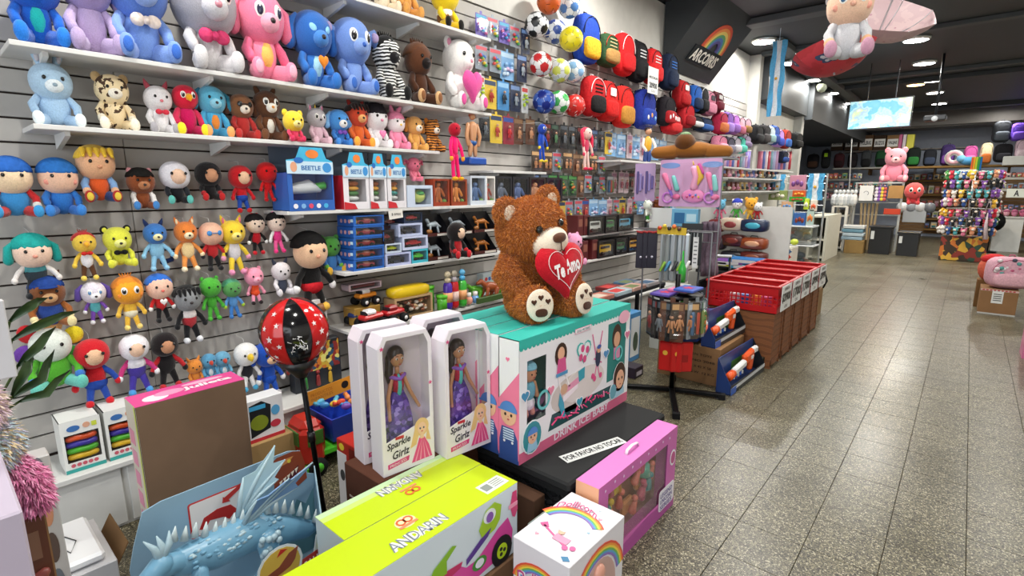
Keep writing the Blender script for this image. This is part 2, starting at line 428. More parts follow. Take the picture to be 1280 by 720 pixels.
for i,c in enumerate(rb):
    mb=MB();mb.poly(fr,arcband((U0+U1)/2+.08,.44,.38-i*.045,.38-(i+1)*.045,n=14),c+':matte',d=.02);mb.build('rainbow_band',t)

# ------------------------------------------------------------ ceiling lamps
LW=emit('lamp_white',(1.0,.98,.93),22);LY=emit('lamp_amber',(1.0,.62,.2),14)
def lamp(x,y,c,proto={}):
    lab='round amber downlight glowing on the dark ceiling among white ones' if c=='y' else None
    if c not in proto:
        t=thing('downlight',lab or 'white','ceiling light',(x,y,4.15))
        m=MB();m.lathe([(.2,0),(.2,-.03),(.175,-.05),(.17,-.03)],'#d8d8d4:metal',n=20);m.build('trim_ring',t)
        m=MB();m.lathe([(.17,-.028),(.17,-.045),(.08,-.056)],LW if c=='w' else LY,n=20);m.build('diffuser',t)
        proto[c]=t
    else: t=dup(proto[c],(x,y,4.15))
    t['group']='round downlights on the dark ceiling'
    return t
names=['first','second','third','fourth','fifth']
for i,(x,y,c) in enumerate(LAMPS):
    if i>11: 
        if i>19: continue  # these added lamps light the shop with no fixture built
        o=lamp(x,y,c);o['label']='added round white downlight out of view on the near part of the dark ceiling';continue
    o=lamp(x,y,c)
    if c=='w':
        if i<5: o['label']=['nearest','second nearest','third nearest','fourth nearest','farthest'][i]+' white downlight of the ceiling row beside the left wall'
        elif i<11: o['label']={5: 'nearest',6: 'second nearest',7: 'third nearest',9: 'fourth nearest',10: 'farthest'}[i]+' white downlight of the middle ceiling row below the pale umbrella'
        else: o['label']='single white downlight far right on the ceiling, apart from the rows'

# ------------------------------------------------------------ low white cabinet and wall shelves
t=thing('base_cabinet','long low white cabinet standing against the foot of the slatted wall','cabinet',(-3.245,2.5,0))
WH='#d3d3d0:paint'
mb=MB();mb.box((0,0,.165),(.30,9.2,.33),WH);mb.build('body',t)
mb=MB();mb.box((.02,0,.345),(.35,9.2,.03),WH,bev=.004);mb.build('worktop',t)
for k in range(7):
    mb=MB();mb.box((.157,-3.93+k*1.31,.17),(.014,1.285,.31),WH,bev=.003);mb.build('panel',t)
def shelf(label,y0,y1,z,x1=-3.1,group='white wall shelves',black=False,th=.022):
    t=thing('wall_shelf',label,'shelf',(WX,(y0+y1)/2,z),group=group)
    d=x1-WX;mb=MB();mb.box((d/2-.01,0,-th/2),(d+.02,y1-y0,th),'#d6d5d3:paint',bev=.002);mb.build('board',t)
    n=max(2,int((y1-y0)/.6)+1)
    for i in range(n):
        yy=-(y1-y0)/2+.12+(y1-y0-.24)*i/(n-1)
        mb=MB()
        q=[(0,-th),(d-.05,-th),(d-.05,-th-.02),(0,-th-.07)]
        vs=[(x,yy-.01,z2) for x,z2 in q]+[(x,yy+.01,z2) for x,z2 in q]
        mb.add(vs,[(0,1,2,3),(7,6,5,4),(0,4,5,1),(1,5,6,2),(2,6,7,3),(3,7,4,0)],'#1d1d1e:metal' if black else '#dcdcda:paint')
        mb.build('bracket',t)
    return t
shelf('long white shelf carrying the large blue and pink plush toys',.376,3.31,2.32)
shelf('topmost white shelf, cut by the upper picture edge',1.3,3.31,2.90)
shelf('white shelf with the row of small plush toys, under the large ones',.41,2.73,1.985)
shelf('white shelf holding the blue boxed beetles and action figure boxes',1.5,4.25,1.57)
shelf('white shelf on black brackets stacked with boxed racing cars and dinosaur boxes',1.86,3.5,1.15,black=True)
shelf('low white shelf with monster trucks and bottles behind the turquoise boxes',1.9,4.6,.72,black=True)
shelf('white shelf with boxed yellow and green buses beside the bear',4.15,6.45,.92)
shelf('bare white shelf above the shorter row of dark figure boxes',3.35,4.1,1.86,x1=-3.12)
shelf('white shelf under the green bus boxes',4.5,6.3,1.2,x1=-3.12)
shelf('narrow white shelf behind the hanging light blue packets',5.3,7.3,2.02,x1=-3.0)
# ------------------------------------------------------------ plush toys
def B(fn,name,par):
    m=MB();fn(m);return m.build(name,par)
SK='#e9bfa0'
def plush(label,xb,yb,yt,off=.12,pose='sit',head='#bbbbbb',body=None,arm=None,hand=None,leg=None,foot=None,belly=None,
          muzzle=None,nose='#2a2022',ears=None,ear='round',inner=None,eye='dot',iris=None,hair=None,hairk='cap',hat=None,
          shirt=None,shorts=None,extra=(),hs=1.0,yaw=0,tilt=0,px=None,wide=1.0,X=None,group='plush toys hanging on the slatted wall',
          name=None,spots=None,loc=None,size=None,mouth=None,sq=.86):
    """a soft toy; xb,yb = where its lowest point shows, yt = top of its head"""
    x=WX+off if X is None else X
    if loc is None:
        p0=onX(xb,yb,x);p1=onX(xb,yt,x);s=(p1.z-p0.z);loc=tuple(p0)
    else: s=size
    body=body or head;arm=arm or body;leg=leg or body;hand=hand or arm;foot=foot or leg;ears=ears or head
    t=thing(name or 'plush_toy',label,'plush toy',loc,R(yaw),group)
    t.rotation_euler=(R(tilt),0,R(yaw));t.scale=(1,sq,1)
    P=lambda c: c if ':' in c or c.startswith('mat_') else c+':plush'
    def MP(c): return spots if (spots is not None and c=='SPOT') else mm(P(c))
    D=s
    if pose=='sit':
        hz,hr,bz=.70,.265*hs,.30
        bx=.0
        B(lambda m: m.sph((bx*D,0,bz*D),(.17*D,.19*wide*D,.27*D),MP(body),n=16,k=10,p=.93),'torso',t)
        for sd in (-1,1):
            a=B(lambda m: m.limb([(.03*D,sd*.17*wide*D,.46*D),(.08*D,sd*.25*wide*D,.33*D),(.16*D,sd*.24*wide*D,.24*D)],[.06*D,.07*D,.065*D],MP(arm)),'arm',t)
            if hand != arm: B(lambda m: m.sph((.18*D,sd*.24*wide*D,.21*D),.075*D,MP(hand)),'hand',a)
            l=B(lambda m: m.limb([(.06*D,sd*.13*wide*D,.12*D),(.20*D,sd*.2*wide*D,.1*D),(.27*D,sd*.22*wide*D,.1*D)],[.095*D,.09*D,.085*D],MP(leg)),'leg',t)
            B(lambda m: m.sph((.31*D,sd*.235*wide*D,.115*D),(.055*D,.088*D,.108*D),MP(foot),p=.95),'foot',l)
        fx=.17*D
    elif pose=='hang':
        hz,hr,bz=.76,.225*hs,.43
        B(lambda m: m.sph((0,0,bz*D),(.105*D,.13*wide*D,.19*D),MP(body),n=14,k=10,p=.9),'torso',t)
        for sd in (-1,1):
            a=B(lambda m: m.limb([(.01*D,sd*.10*wide*D,.53*D),(.05*D,sd*.19*wide*D,.44*D),(.08*D,sd*.235*wide*D,.35*D)],[.045*D,.042*D,.04*D],MP(arm)),'arm',t)
            B(lambda m: m.sph((.085*D,sd*.245*wide*D,.32*D),(.05*D,.05*D,.055*D),MP(hand)),'hand',a)
            l=B(lambda m: m.limb([(.02*D,sd*.06*wide*D,.29*D),(.05*D,sd*.09*wide*D,.16*D),(.06*D,sd*.1*wide*D,.09*D)],[.06*D,.05*D,.048*D],MP(leg)),'leg',t)
            B(lambda m: m.sph((.095*D,sd*.115*wide*D,.055*D),(.085*D,.058*D,.055*D),MP(foot)),'foot',l)
        fx=.1*D
    if pose=='long':
        hz,hr,bz=.85,.12*hs,.58
        B(lambda m: m.sph((0,0,bz*D),(.075*D,.09*wide*D,.19*D),MP(body),n=14,k=10,p=.9),'torso',t)
        for sd in (-1,1):
            a=B(lambda m: m.limb([(.01*D,sd*.07*wide*D,.70*D),(.05*D,sd*.14*wide*D,.55*D),(.08*D,sd*.15*wide*D,.42*D)],[.032*D]*3,MP(arm)),'arm',t)
            B(lambda m: m.sph((.085*D,sd*.155*wide*D,.37*D),(.035*D,.04*D,.045*D),MP(hand)),'hand',a)
            l=B(lambda m: m.limb([(.02*D,sd*.045*wide*D,.42*D),(.03*D,sd*.06*wide*D,.22*D),(.05*D,sd*.07*wide*D,.07*D)],[.04*D,.035*D,.035*D],MP(leg)),'leg',t)
            B(lambda m: m.sph((.09*D,sd*.08*wide*D,.035*D),(.075*D,.045*D,.036*D),MP(foot)),'foot',l)
        fx=.07*D
    hz *= D;hr *= D
    hw=hr*(1.12 if pose != 'long' else 1.05)
    hd=B(lambda m: m.sph((.03*D,0,hz),(hr*.92,hw,hr),MP(head),n=20,k=14,p=.95),'head',t)
    if belly: B(lambda m: m.sph((fx*.5,0,bz*D*.98),(fx*.62,.12*wide*D,.17*D),MP(belly)),'belly_patch',t)
    if shirt:
        r={'sit': (.185,.205,.19,.36),'hang': (.118,.145,.115,.49),'long': (.085,.1,.12,.64)}[pose]
        B(lambda m: m.sph((0,0,r[3]*D),(r[0]*D,r[1]*wide*D,r[2]*D),mm(shirt+':fabric')),'shirt',t)
    if shorts:
        r={'sit': (.19,.22,.14,.14),'hang': (.115,.142,.1,.32),'long': (.085,.1,.09,.44)}[pose]
        B(lambda m: m.sph((0.01*D,0,r[3]*D),(r[0]*D,r[1]*wide*D,r[2]*D),mm(shorts+':fabric')),'shorts',t)
    # face; angles on the head ellipsoid
    def onhead(ay,az,k=1.0):
        return Vector((.03*D+hr*.92*k*cos(az)*cos(ay),hw*k*cos(az)*sin(ay),hz+hr*k*sin(az)))
    if muzzle: 
        B(lambda m: m.sph(onhead(0,-.32,.86),(hr*.34,hr*.48,hr*.36),MP(muzzle),n=14,k=10),'muzzle',hd)
        npz,nk=-.22,1.16
    else: npz,nk=-.2,1.0
    if nose: B(lambda m: m.sph(onhead(0,npz,nk),(hr*.1,hr*.15,hr*.11),mm(nose+':plastic'),n=8,k=6),'nose',hd)
    if mouth: B(lambda m: m.tube([onhead(-.3,-.55,nk-.04),onhead(0,-.68,nk-.04),onhead(.3,-.55,nk-.04)],hr*.035,mm(mouth+':matte'),n=6),'mouth',hd)
    for sd in (-1,1):
        if eye=='dot': B(lambda m: m.sph(onhead(sd*.42,.12,1.0 if not any(q[0]=='mask' for q in extra) else 1.12),hr*.115,mm('#15120f:gloss'),n=8,k=6),'eye',hd)
        elif eye=='big':
            def f(m):
                m.sph(onhead(sd*.45,.12,.93),(hr*.13,hr*.26,hr*.3),mm('#f1efe9:gloss'),n=12,k=8,rot=(0,0,sd*.45))
                m.sph(onhead(sd*.43,.1,1.0),(hr*.1,hr*.16,hr*.2),mm((iris or '#1b1718')+':gloss'),n=10,k=7,rot=(0,0,sd*.45))
                m.sph(onhead(sd*.42,.2,1.08),hr*.05,mm('#ffffff:gloss'),n=6,k=4)
            B(f,'eye',hd)
        elif eye=='slant':
            B(lambda m: m.sph(onhead(sd*.45,.12,.94),(hr*.1,hr*.24,hr*.17),mm((iris or '#f4f4f4')+':matte'),n=12,k=8,rot=(sd*.5,0,sd*.45)),'eye',hd)
    # ears
    for sd in (-1,1):
        E_=MP(ears);I_=MP(inner) if inner else None
        def f(m):
            if ear=='round': m.sph((.0,sd*hw*.78,hz+hr*.78),(hr*.16,hr*.34,hr*.34),E_)
            elif ear=='small': m.sph((.0,sd*hw*.68,hz+hr*.86),(hr*.14,hr*.24,hr*.24),E_)
            elif ear=='point': m.limb([(0,sd*hw*.5,hz+hr*.7),(0,sd*hw*.72,hz+hr*1.15),(0,sd*hw*.8,hz+hr*1.4)],[hr*.27,hr*.17,hr*.05],E_)
            elif ear=='horse': m.limb([(0,sd*hw*.45,hz+hr*.85),(0,sd*hw*.55,hz+hr*1.2)],[hr*.15,hr*.08],E_)
            elif ear=='bunny': m.limb([(0,sd*hw*.35,hz+hr*.85),(.02*D,sd*hw*.45,hz+hr*1.3),(.04*D,sd*hw*.62,hz+hr*1.55)],[hr*.17,hr*.26,hr*.17],E_)
            elif ear=='flop': m.limb([(0,sd*hw*.75,hz+hr*.7),(.03*D,sd*hw*1.15,hz+hr*.3),(.03*D,sd*hw*1.2,hz-hr*.45)],[hr*.13,hr*.24,hr*.3],E_)
            elif ear=='side': m.limb([(0,sd*hw*.9,hz+hr*.3),(.02*D,sd*hw*1.4,hz+hr*.45),(.02*D,sd*hw*1.65,hz+hr*.1)],[hr*.22,hr*.34,hr*.16],E_)
        if ear:
            e=B(f,'ear',hd)
            if inner:
                def g(m):
                    if ear in ('round','small'): m.sph((hr*.12,sd*hw*(.78 if ear=='round' else .68),hz+hr*(.78 if ear=='round' else .86)),(hr*.08,hr*.2,hr*.2),I_)
                    elif ear=='point': m.sph((hr*.16,sd*hw*.68,hz+hr*1.0),(hr*.12,hr*.12,hr*.26),I_)
                    elif ear=='bunny': m.sph((hr*.25,sd*hw*.48,hz+hr*1.28),(hr*.1,hr*.14,hr*.3),I_)
                    elif ear=='side': m.sph((hr*.28,sd*hw*1.38,hz+hr*.38),(hr*.14,hr*.26,hr*.22),I_)
                    elif ear=='flop': m.sph((hr*.2,sd*hw*1.15,hz-hr*.1),(hr*.14,hr*.16,hr*.4),I_)
                B(g,'ear_lining',e) if False else B(g,'ear_lining',hd)
    if hair:
        def f(m):
            Q=MP(hair)
            m.sph((-.01*D,0,hz+hr*.16),(hr*1.0,hw*1.06,hr*.98),Q,n=16,k=10,zlo=.12)
            if hairk=='spiky':
                for k in range(22):
                    a=random.uniform(0,2*pi);z=random.uniform(.35,1)
                    d=Vector((cos(a)*sin(z*1.5)*.6,sin(a)*(1.1-z*.4),.5+z*.6));c=Vector((0,0,hz+hr*.3))
                    m.tube([c+d*hr*.7,c+d*hr*1.05,c+d*hr*1.35],[hr*.24,hr*.17,hr*.02],Q,n=6)
            elif hairk=='tails':
                for sd in (-1,1):
                    m.limb([(0,sd*hw*.95,hz+hr*.7),(0,sd*hw*1.45,hz+hr*.3),(.02,sd*hw*1.6,hz-hr*.8),(.03,sd*hw*1.5,hz-hr*2.1)],[hr*.22,hr*.3,hr*.34,hr*.22],Q)
            elif hairk=='fringe':
                for k in range(5): m.limb([(hr*.65,(k-2)*hr*.38,hz+hr*.75),(hr*.92,(k-2)*hr*.4,hz+hr*.42)],[hr*.22,hr*.1],Q,n=7)
            elif hairk=='tuft':
                for k in range(5): m.tube([(0,(k-2)*hr*.1,hz+hr*.9),(0,(k-2)*hr*.22,hz+hr*1.35)],[hr*.12,hr*.02],Q,n=6)
        B(f,'hair',hd)
    if hat:
        hk,hc=hat
        def f(m):
            Q=mm(hc+':fabric')
            if hk=='beanie': m.sph((-.01*D,0,hz+hr*.28),(hr*1.03,hw*1.06,hr*.95),Q,n=16,k=10,zlo=.0)
            elif hk=='brim': m.lathe([(hr*1.3,0),(hr*1.25,hr*.1),(hr*.8,hr*.14),(hr*.66,hr*.5),(hr*.3,hr*.6)],Q,c=(-.01*D,0,hz+hr*.55))
            elif hk=='jester':
                m.sph((-.01*D,0,hz+hr*.25),(hr*1.03,hw*1.06,hr*.95),Q,n=16,k=10,zlo=.0)
                m.limb([(0,hw*.3,hz+hr*.9),(0,hw*1.2,hz+hr*.95),(0,hw*1.6,hz+hr*.2)],[hr*.4,hr*.3,hr*.14],Q)
            elif hk=='cap': 
                m.sph((-.01*D,0,hz+hr*.3),(hr*1.0,hw*1.02,hr*.82),Q,n=16,k=8,zlo=.05);m.sph((hr*.95,0,hz+hr*.42),(hr*.5,hr*.6,hr*.07),Q)
            elif hk=='pom': m.sph((-.01*D,0,hz+hr*.28),(hr*1.03,hw*1.06,hr*.95),Q,n=16,k=10,zlo=.0);m.sph((0,0,hz+hr*1.3),hr*.25,Q)
        B(f,'hat',hd)
    for e in extra:
        if e[0]=='glasses':
            def f(m):
                for sd in (-1,1): m.sph(onhead(sd*.42,.1,1.04),(hr*.08,hr*.24,hr*.22),mm(e[1]+':gloss'),rot=(0,0,sd*.4),n=10,k=6)
                m.tube([onhead(-.2,.1,1.1),onhead(.2,.1,1.1)],hr*.04,mm(e[1]+':gloss'),n=6)
            B(f,'glasses',hd)
        elif e[0]=='bow':
            def f(m):
                z=hz-hr*1.0 if len(e)<3 else hz+hr*1.05
                for sd in (-1,1): m.sph((fx+.06*D if len(e)<3 else 0,sd*hr*.28,z),(hr*.12,hr*.28,hr*.2),mm(e[1]+':fabric'),n=10,k=6)
                m.sph((fx+.08*D if len(e)<3 else .01,0,z),hr*.13,mm(e[1]+':fabric'),n=8,k=6)
            B(f,'bow',t)
        elif e[0]=='heart':
            q=e[2] if len(e)>2 else 1.0
            def f(m):
                fr=((fx+.14*D,0,bz*D*1.1),(0,1,0),(0,0,1));h=heart(0,0,.15*D*q)
                heartpad(m,fr,.16*D*q,e[1]+':plush')
            B(f,'heart_cushion',t)
        elif e[0]=='petals':
            for k,c in enumerate(e[1]):
                a=2*pi*k/len(e[1])+.3
                B(lambda m: m.sph((-.02*D,cos(a)*hw*1.2,hz+sin(a)*hr*1.15),(hr*.18,hr*.58,hr*.52),MP(c),rot=(a,0,0)),'petal',hd)
        elif e[0]=='tail': B(lambda m: m.limb([(-.05*D,.1*D,.15*D),(-.02*D,.3*D,.2*D),(.0,.36*D,.36*D)],[.05*D,.055*D,.04*D],MP(e[1])),'tail',t)
        elif e[0]=='cheeks':
            def f(m):
                for sd in (-1,1): m.sph(onhead(sd*.78,-.25,.94),(hr*.12,hr*.2,hr*.18),MP(e[1]),n=10,k=6)
            B(f,'cheeks',hd)
        elif e[0]=='beak': B(lambda m: m.tube([onhead(0,-.05,.9),onhead(0,-.12,1.2),onhead(0,-.3,1.35)],[hr*.34,hr*.26,hr*.04],MP(e[1]),n=8),'beak',hd)
        elif e[0]=='horn': B(lambda m: m.tube([(0,0,hz+hr*.85),(0,0,hz+hr*1.5)],[hr*.13,hr*.01],mm(e[1]+':plastic')),'horn',hd)
        elif e[0]=='soles':
            def f(m):
                for sd in (-1,1): m.sph((.355*D,sd*.235*wide*D,.115*D),(.018*D,.06*D,.075*D),MP(e[1]),n=12,k=6)
            B(f,'sole_patches',t)
        elif e[0]=='mask':
            B(lambda m: m.sph(onhead(0,-.1,.46),(hr*.60,hr*.74,hr*.68),MP(e[1]),n=18,k=12),'face_patch',hd)
        elif e[0]=='moustache':
            B(lambda m: (m.limb([onhead(-.45,-.35,1.04),onhead(0,-.18,1.1),onhead(.45,-.35,1.04)],[hr*.08,hr*.13,hr*.08],mm('#1a1613:fabric'))),'moustache',hd)
    if pose=='hang' or pose=='long':
        B(lambda m: m.tube([(0,0,hz+hr*.9),(-.01,0,hz+hr*1.3),(WX-.02-t.location.x if X is None or X<-2.95 else-.03,0,hz+hr*1.45)],.0012,'#d9d9d9:plastic',n=4,cap=False),'string',t)
    return t
def heartpad(m,fr,s,mat,thick=.35,n=36,z0=0.0):
    """puffed heart"""
    O,U,V=[Vector(q) for q in fr];N=U.cross(V);vs=[];rings=7
    h=heart(0,0,s,n)
    for sgn in (1,-1):
        for k in range(rings):
            q=k/rings;z=sgn*math.sqrt(1-(1-q) ** 2 if q<1 else 1)*s*thick
            vs+=[O+U*(x*(1-q))+V*(y*(1-q)+0*q)+N*(z+z0) for x,y in h]
        vs.append(O+N*(sgn*s*thick+z0))
    fs=[]
    b2=rings*n+1
    for a,fl in ((0,False),(b2,True)):
        for k in range(rings-1):
            for j in range(n):
                f=(a+k*n+j,a+k*n+(j+1) % n,a+(k+1)*n+(j+1) % n,a+(k+1)*n+j);fs.append(f if fl else f[::-1])
        for j in range(n):
            f=(a+(rings-1)*n+j,a+(rings-1)*n+(j+1) % n,a+rings*n);fs.append(f if fl else f[::-1])
    m.add(vs,fs,mat,True)

LEO=speckle('leopard',[(0,'#e8d2a8'),(.56,'#4a3423')],28)
ZEB=speckle('zebra_stripes',[(0,'#efeeea'),(.5,'#191919')],14,kind='wave')
TIG=speckle('tiger_stripes',[(0,'#d98a3a'),(.62,'#2a1a12')],16,kind='wave')
GS='large plush toys on the long white shelf';GM='small plush toys on the second shelf'
S1=dict(X=-3.24,group=GS)
def s1(label,xb,yt,**k):      # big toys sitting on the long shelf, z 2.32
    x=k.pop('X',-3.25);d=ray(xb,200)
    # ground point on the shelf under pixel column xb
    lo,hi=0,720
    for _ in range(30):
        m_=(lo+hi)/2
        if onX(xb,m_,x).z>k.get('z',2.32): lo=m_
        else: hi=m_
    z=k.pop('z',2.32);k.setdefault('group',GS);k.setdefault('sq',.74 if z>2.1 else .84)
    return plush(label,xb,lo,yt,X=x,**k)
# topmost shelf
s1('yellow plush toy with red mouth at the end of the topmost shelf',556,-25,z=2.90,head='#f2d426',body='#8a5a2b',leg='#e8c42a',foot='#1d1a18',eye='dot',nose=None,mouth='#c62b25',ear='round',hs=1.25,shirt='#f4f2ea',arm='#f2d426')
s1('orange tan plush toy sitting on the topmost shelf left of the yellow one',505,-45,z=2.90,head='#d89a4e',muzzle='#f2e2c4')
s1('cream plush toy at the left of the topmost shelf',478,-50,z=2.90,head='#e6d5b8',muzzle='#f7efe0')
# long shelf, left to right
s1('royal blue plush creature with turquoise muzzle, leftmost on the long shelf',50,-55,head='#1d5fc4',body='#1e63c8',belly='#25b9b4',muzzle='#28aeb5',hs=1.2,ear='side',inner='#8cc6e8',eye='big',iris='#173b33',foot='#2a7ddd')
s1('lilac grey plush creature with long drooping ears on the long shelf',118,-50,head='#a795c0',body='#b7a2cb',ear='flop',inner='#e3c4d8',muzzle='#c6b6d6',eye='big')
s1('periwinkle blue plush creature with a cream neck bow on the long shelf',180,-48,head='#5c7fcf',body='#7e9fe0',hs=1.2,ear='side',inner='#d4c6e6',eye='big',muzzle='#93b0e8',extra=(('bow','#e9d9cf'),('soles','#3f6fcc')),wide=1.15)
s1('silver grey unicorn plush with big black eyes and pink collar',262,-32,head='#a9a7b0',body='#d6d3d6',hs=1.35,muzzle='#cfccd2',ear='point',inner='#c9a7b8',eye='big',extra=(('bow','#cf3f6d'),('horn','#7fc8e8')),nose='#d08a98')
s1('hot pink plush creature with long ears and yellow bib on the long shelf',330,-8,head='#ee7fa0',body='#f08aa8',belly='#f2c065',ear='flop',inner='#b43a62',muzzle='#f6a9be',eye='big',iris='#2b2a44',hs=1.15,arm='#ee6f95',wide=1.1,extra=(('soles','#f6b0c4'),))
s1('blue plush creature with one pale eye patch holding a white cup',392,16,head='#2f66b4',body='#3574c4',belly='#a5d4ea',ear='flop',inner='#8f7fc4',muzzle='#4a86d0',eye='slant',iris='#8fc8ea',hs=1.15,extra=(('heart','#e8892d',.6),))
s1('light periwinkle plush creature with a dark blue nose between blue toy and zebra',440,26,head='#6f8fd0',body='#7d9bd8',ear='side',inner='#b9a5d0',eye='big',muzzle='#86a2dc',nose='#2456b0',hs=1.2,extra=(('soles','#3a68bc'),))
s1('black and white striped zebra plush sitting on the long shelf',484,44,head='SPOT',body='SPOT',arm='SPOT',leg='SPOT',foot='#171717',spots=ZEB,muzzle='#1c1b1c',nose='#2c2c2e',ear='horse',ears='#1b1b1b',hair='#161616',hairk='tuft',hs=.95,eye='dot')
s1('dark brown horse plush with white blaze beside the zebra',523,52,head='#5b3622',body='#4a2b1b',muzzle='#1e1614',ear='horse',hair='#6b4128',hairk='tuft',hs=.95,foot='#d7ab7a',extra=(('soles','#8a5a38'),),eye='dot')
s1('white teddy bear plush holding a pink heart at the shelf end',572,46,head='#eeeae6',body='#f2efec',muzzle='#f7f2ee',inner='#e79ab5',ear='round',extra=(('heart','#e0569b',1.5),('soles','#e0569b')),hs=.95,wide=1.2,eye='dot',nose='#d98a9c')
# second shelf z 1.985
def s2(label,xb,yt,**k): k.setdefault('group',GM);return s1(label,xb,yt,z=1.985,X=k.pop('X',-3.26),**k)
s2('large pale blue rabbit plush, leftmost on the second shelf',72,80,head='#a9c6de',body='#a8c8e6',ear='bunny',inner='#c9c5cf',muzzle='#e6eef2',foot='#e2ebee',hs=1.1,wide=1.3,nose='#8aa0ae')
s2('leopard spotted cub plush with cream paws on the second shelf',146,92,head='SPOT',body='SPOT',arm='SPOT',leg='SPOT',foot='#ece2cd',hand='#ece2cd',spots=LEO,muzzle='#f0e8d8',ear='round',ears='#c9a878',nose='#3c2418',wide=1.1)
s2('small white and grey cat plush with red bow beside the leopard',202,106,head='#dcd8da',body='#eceaec',ear='point',ears='#b24a58',foot='#9d9aa0',eye='dot',nose='#d8707c',extra=(('bow','#d83a4c'),))
s2('magenta parrot plush with yellow beak and feet',236,102,head='#d31f3c',body='#c9175a',foot='#e6d52a',ear=None,nose=None,extra=(('beak','#f0a81e'),),eye='big',hs=.85,arm='#d8335a')
s2('turquoise dragon plush with orange cheeks between parrot and dog',268,106,head='#5aa9c8',body='#4aa6cf',muzzle='#8cc9df',ear='flop',ears='#2f7f9c',belly='#e8883a',foot='#e8a060')
s2('small brown and white dog plush with dark sunglasses on the second shelf',304,116,head='#7c5236',body='#b3312e',muzzle='#e8dccb',ear='flop',ears='#4e3020',extra=(('glasses','#14161a'),))
s2('brown owl plush with white belly on the second shelf',336,112,head='#5b3a26',body='#6a422a',belly='#e9e4da',ear='point',eye='big',nose='#d78b2e',muzzle='#e9e4da')
plush('yellow rounded plush cub with pink feet standing out below the shelf edge',368,178,141,X=-3.13,group=GM,head='#f1cf3c',body='#e9476a',ear='round',hs=1.35,foot='#d9355f',eye='dot',muzzle='#f7e48e',nose='#6b4a22')
s2('grey and pink unicorn plush with gold horn on the second shelf',397,134,head='#b9b3b8',body='#d7b4c2',ear='point',extra=(('horn','#e8c23a'),),eye='big',inner='#e590ae')
s2('bright blue puppy plush with white snout on the second shelf',424,138,head='#4a8fd6',body='#3f82cf',muzzle='#f0eeec',ear='flop',ears='#7fb2e2',extra=(('bow','#7a4fb0'),),hs=1.2)
s2('dark red and orange plush toy with black hair on the second shelf',447,128,head='#c6452c',body='#d9642c',hair='#2a1a18',hairk='fringe',ear='point',ears='#8d2a24',foot='#e8a03c',muzzle='#e8a868')
s2('black and white hooded plush cat with pink heart on the second shelf',470,132,head='#e8e4e6',body='#ece9ea',hat=('beanie','#231f24'),ear='point',ears='#231f24',eye='dot',nose='#e28aa8',extra=(('heart','#ef86b4',.7),),hs=1.15)
s2('pink hooded rabbit plush with white face on the second shelf',495,140,head='#f2e6e8',body='#ef90b0',hat=('beanie','#f08fb0'),ear='bunny',ears='#f08fb0',eye='dot',nose='#e8c04c')
s2('orange tan puppy plush lying near the end of the second shelf',518,144,head='#dba25c',body='#e0a658',muzzle='#f4e9d8',ear='flop',ears='#c07f38')
s2('small tiger plush at the right end of the second shelf',540,148,head='SPOT',body='SPOT',arm='SPOT',leg='SPOT',spots=TIG,muzzle='#f2e9da',ears='#c8772a')
# hanging rows. first row
h=plush
h('cream faced plush doll with blue hat and red and blue suit, far left',22,272,200,head='#efd3b0',body='#3d8fd0',arm='#c22a2c',hand='#e8e4dc',leg='#b92a2c',foot='#3f9ad6',hat=('beanie','#2a63b8'),eye='dot',nose=None,mouth='#b33b3b',ear=None,hs=1.15,hair='#5b3018',wide=1.3)
h('blue suited plush doll with a flat blue cap and smiling pink face',80,270,202,head='#efc3a8',body='#3276c8',hat=('beanie','#2f74c4'),ear=None,hs=1.15,mouth='#c22b33',nose=None,foot='#3f86d8',eye='dot',wide=1.1,extra=(('cheeks','#f0a090'),))
h('orange and blue suited plush doll with golden hair',126,253,184,head='#e5b088',body='#dc5a28',arm='#7fa6d6',hand='#e6b48c',leg='#24407c',foot='#b0312a',hair='#f2c63c',hairk='fringe',ear=None,hs=1.15,eye='dot',nose='#d89a74',mouth='#a8483a',pose='sit',extra=(('soles','#e8c94a'),))
h('brown plush bear with dark flat cap and blue feet in the top hanging row',180,262,212,head='#8a4a2a',body='#8a4a2a',hat=('cap','#181614'),ear='small',ears='#e8a0a6',foot='#4a8ad0',leg='#8a4a2a',eye='dot',muzzle='#b87a52',hs=1.2,arm='#e9e5e2',hand='#efece9',pose='sit')
h('white hooded plush doll with black suit and turquoise feet',222,255,204,head='#e7e4ea',body='#1c1d22',foot='#66c2b8',ear=None,nose='#d8909c',eye='dot',hs=1.3,pose='sit',arm='#22242a',extra=(('mask','#efc8ac'),))
h('black hooded plush doll with red feet, in the top hanging row',263,251,204,head='#1a1718',body='#1d1a1c',foot='#c42b2c',ear=None,nose='#a8644c',eye='dot',hs=1.25,pose='sit',arm='#1d1a1c',hand='#a52429',extra=(('mask','#c48e6c'),))
h('red hooded plush doll with blue trousers in the top hanging row',304,266,207,head='#c41f26',body='#c41f26',leg='#2348a0',foot='#c41f26',shorts='#2348a0',ear=None,nose='#d8967c',eye='dot',hs=1.1,pose='hang',extra=(('mask','#eabf9c'),))
h('bright red plush creature with stubby arms beside the boxed beetles',336,252,204,head='#d31c1f',body='#d31c1f',ear=None,eye='dot',nose=None,hs=1.2,pose='hang')
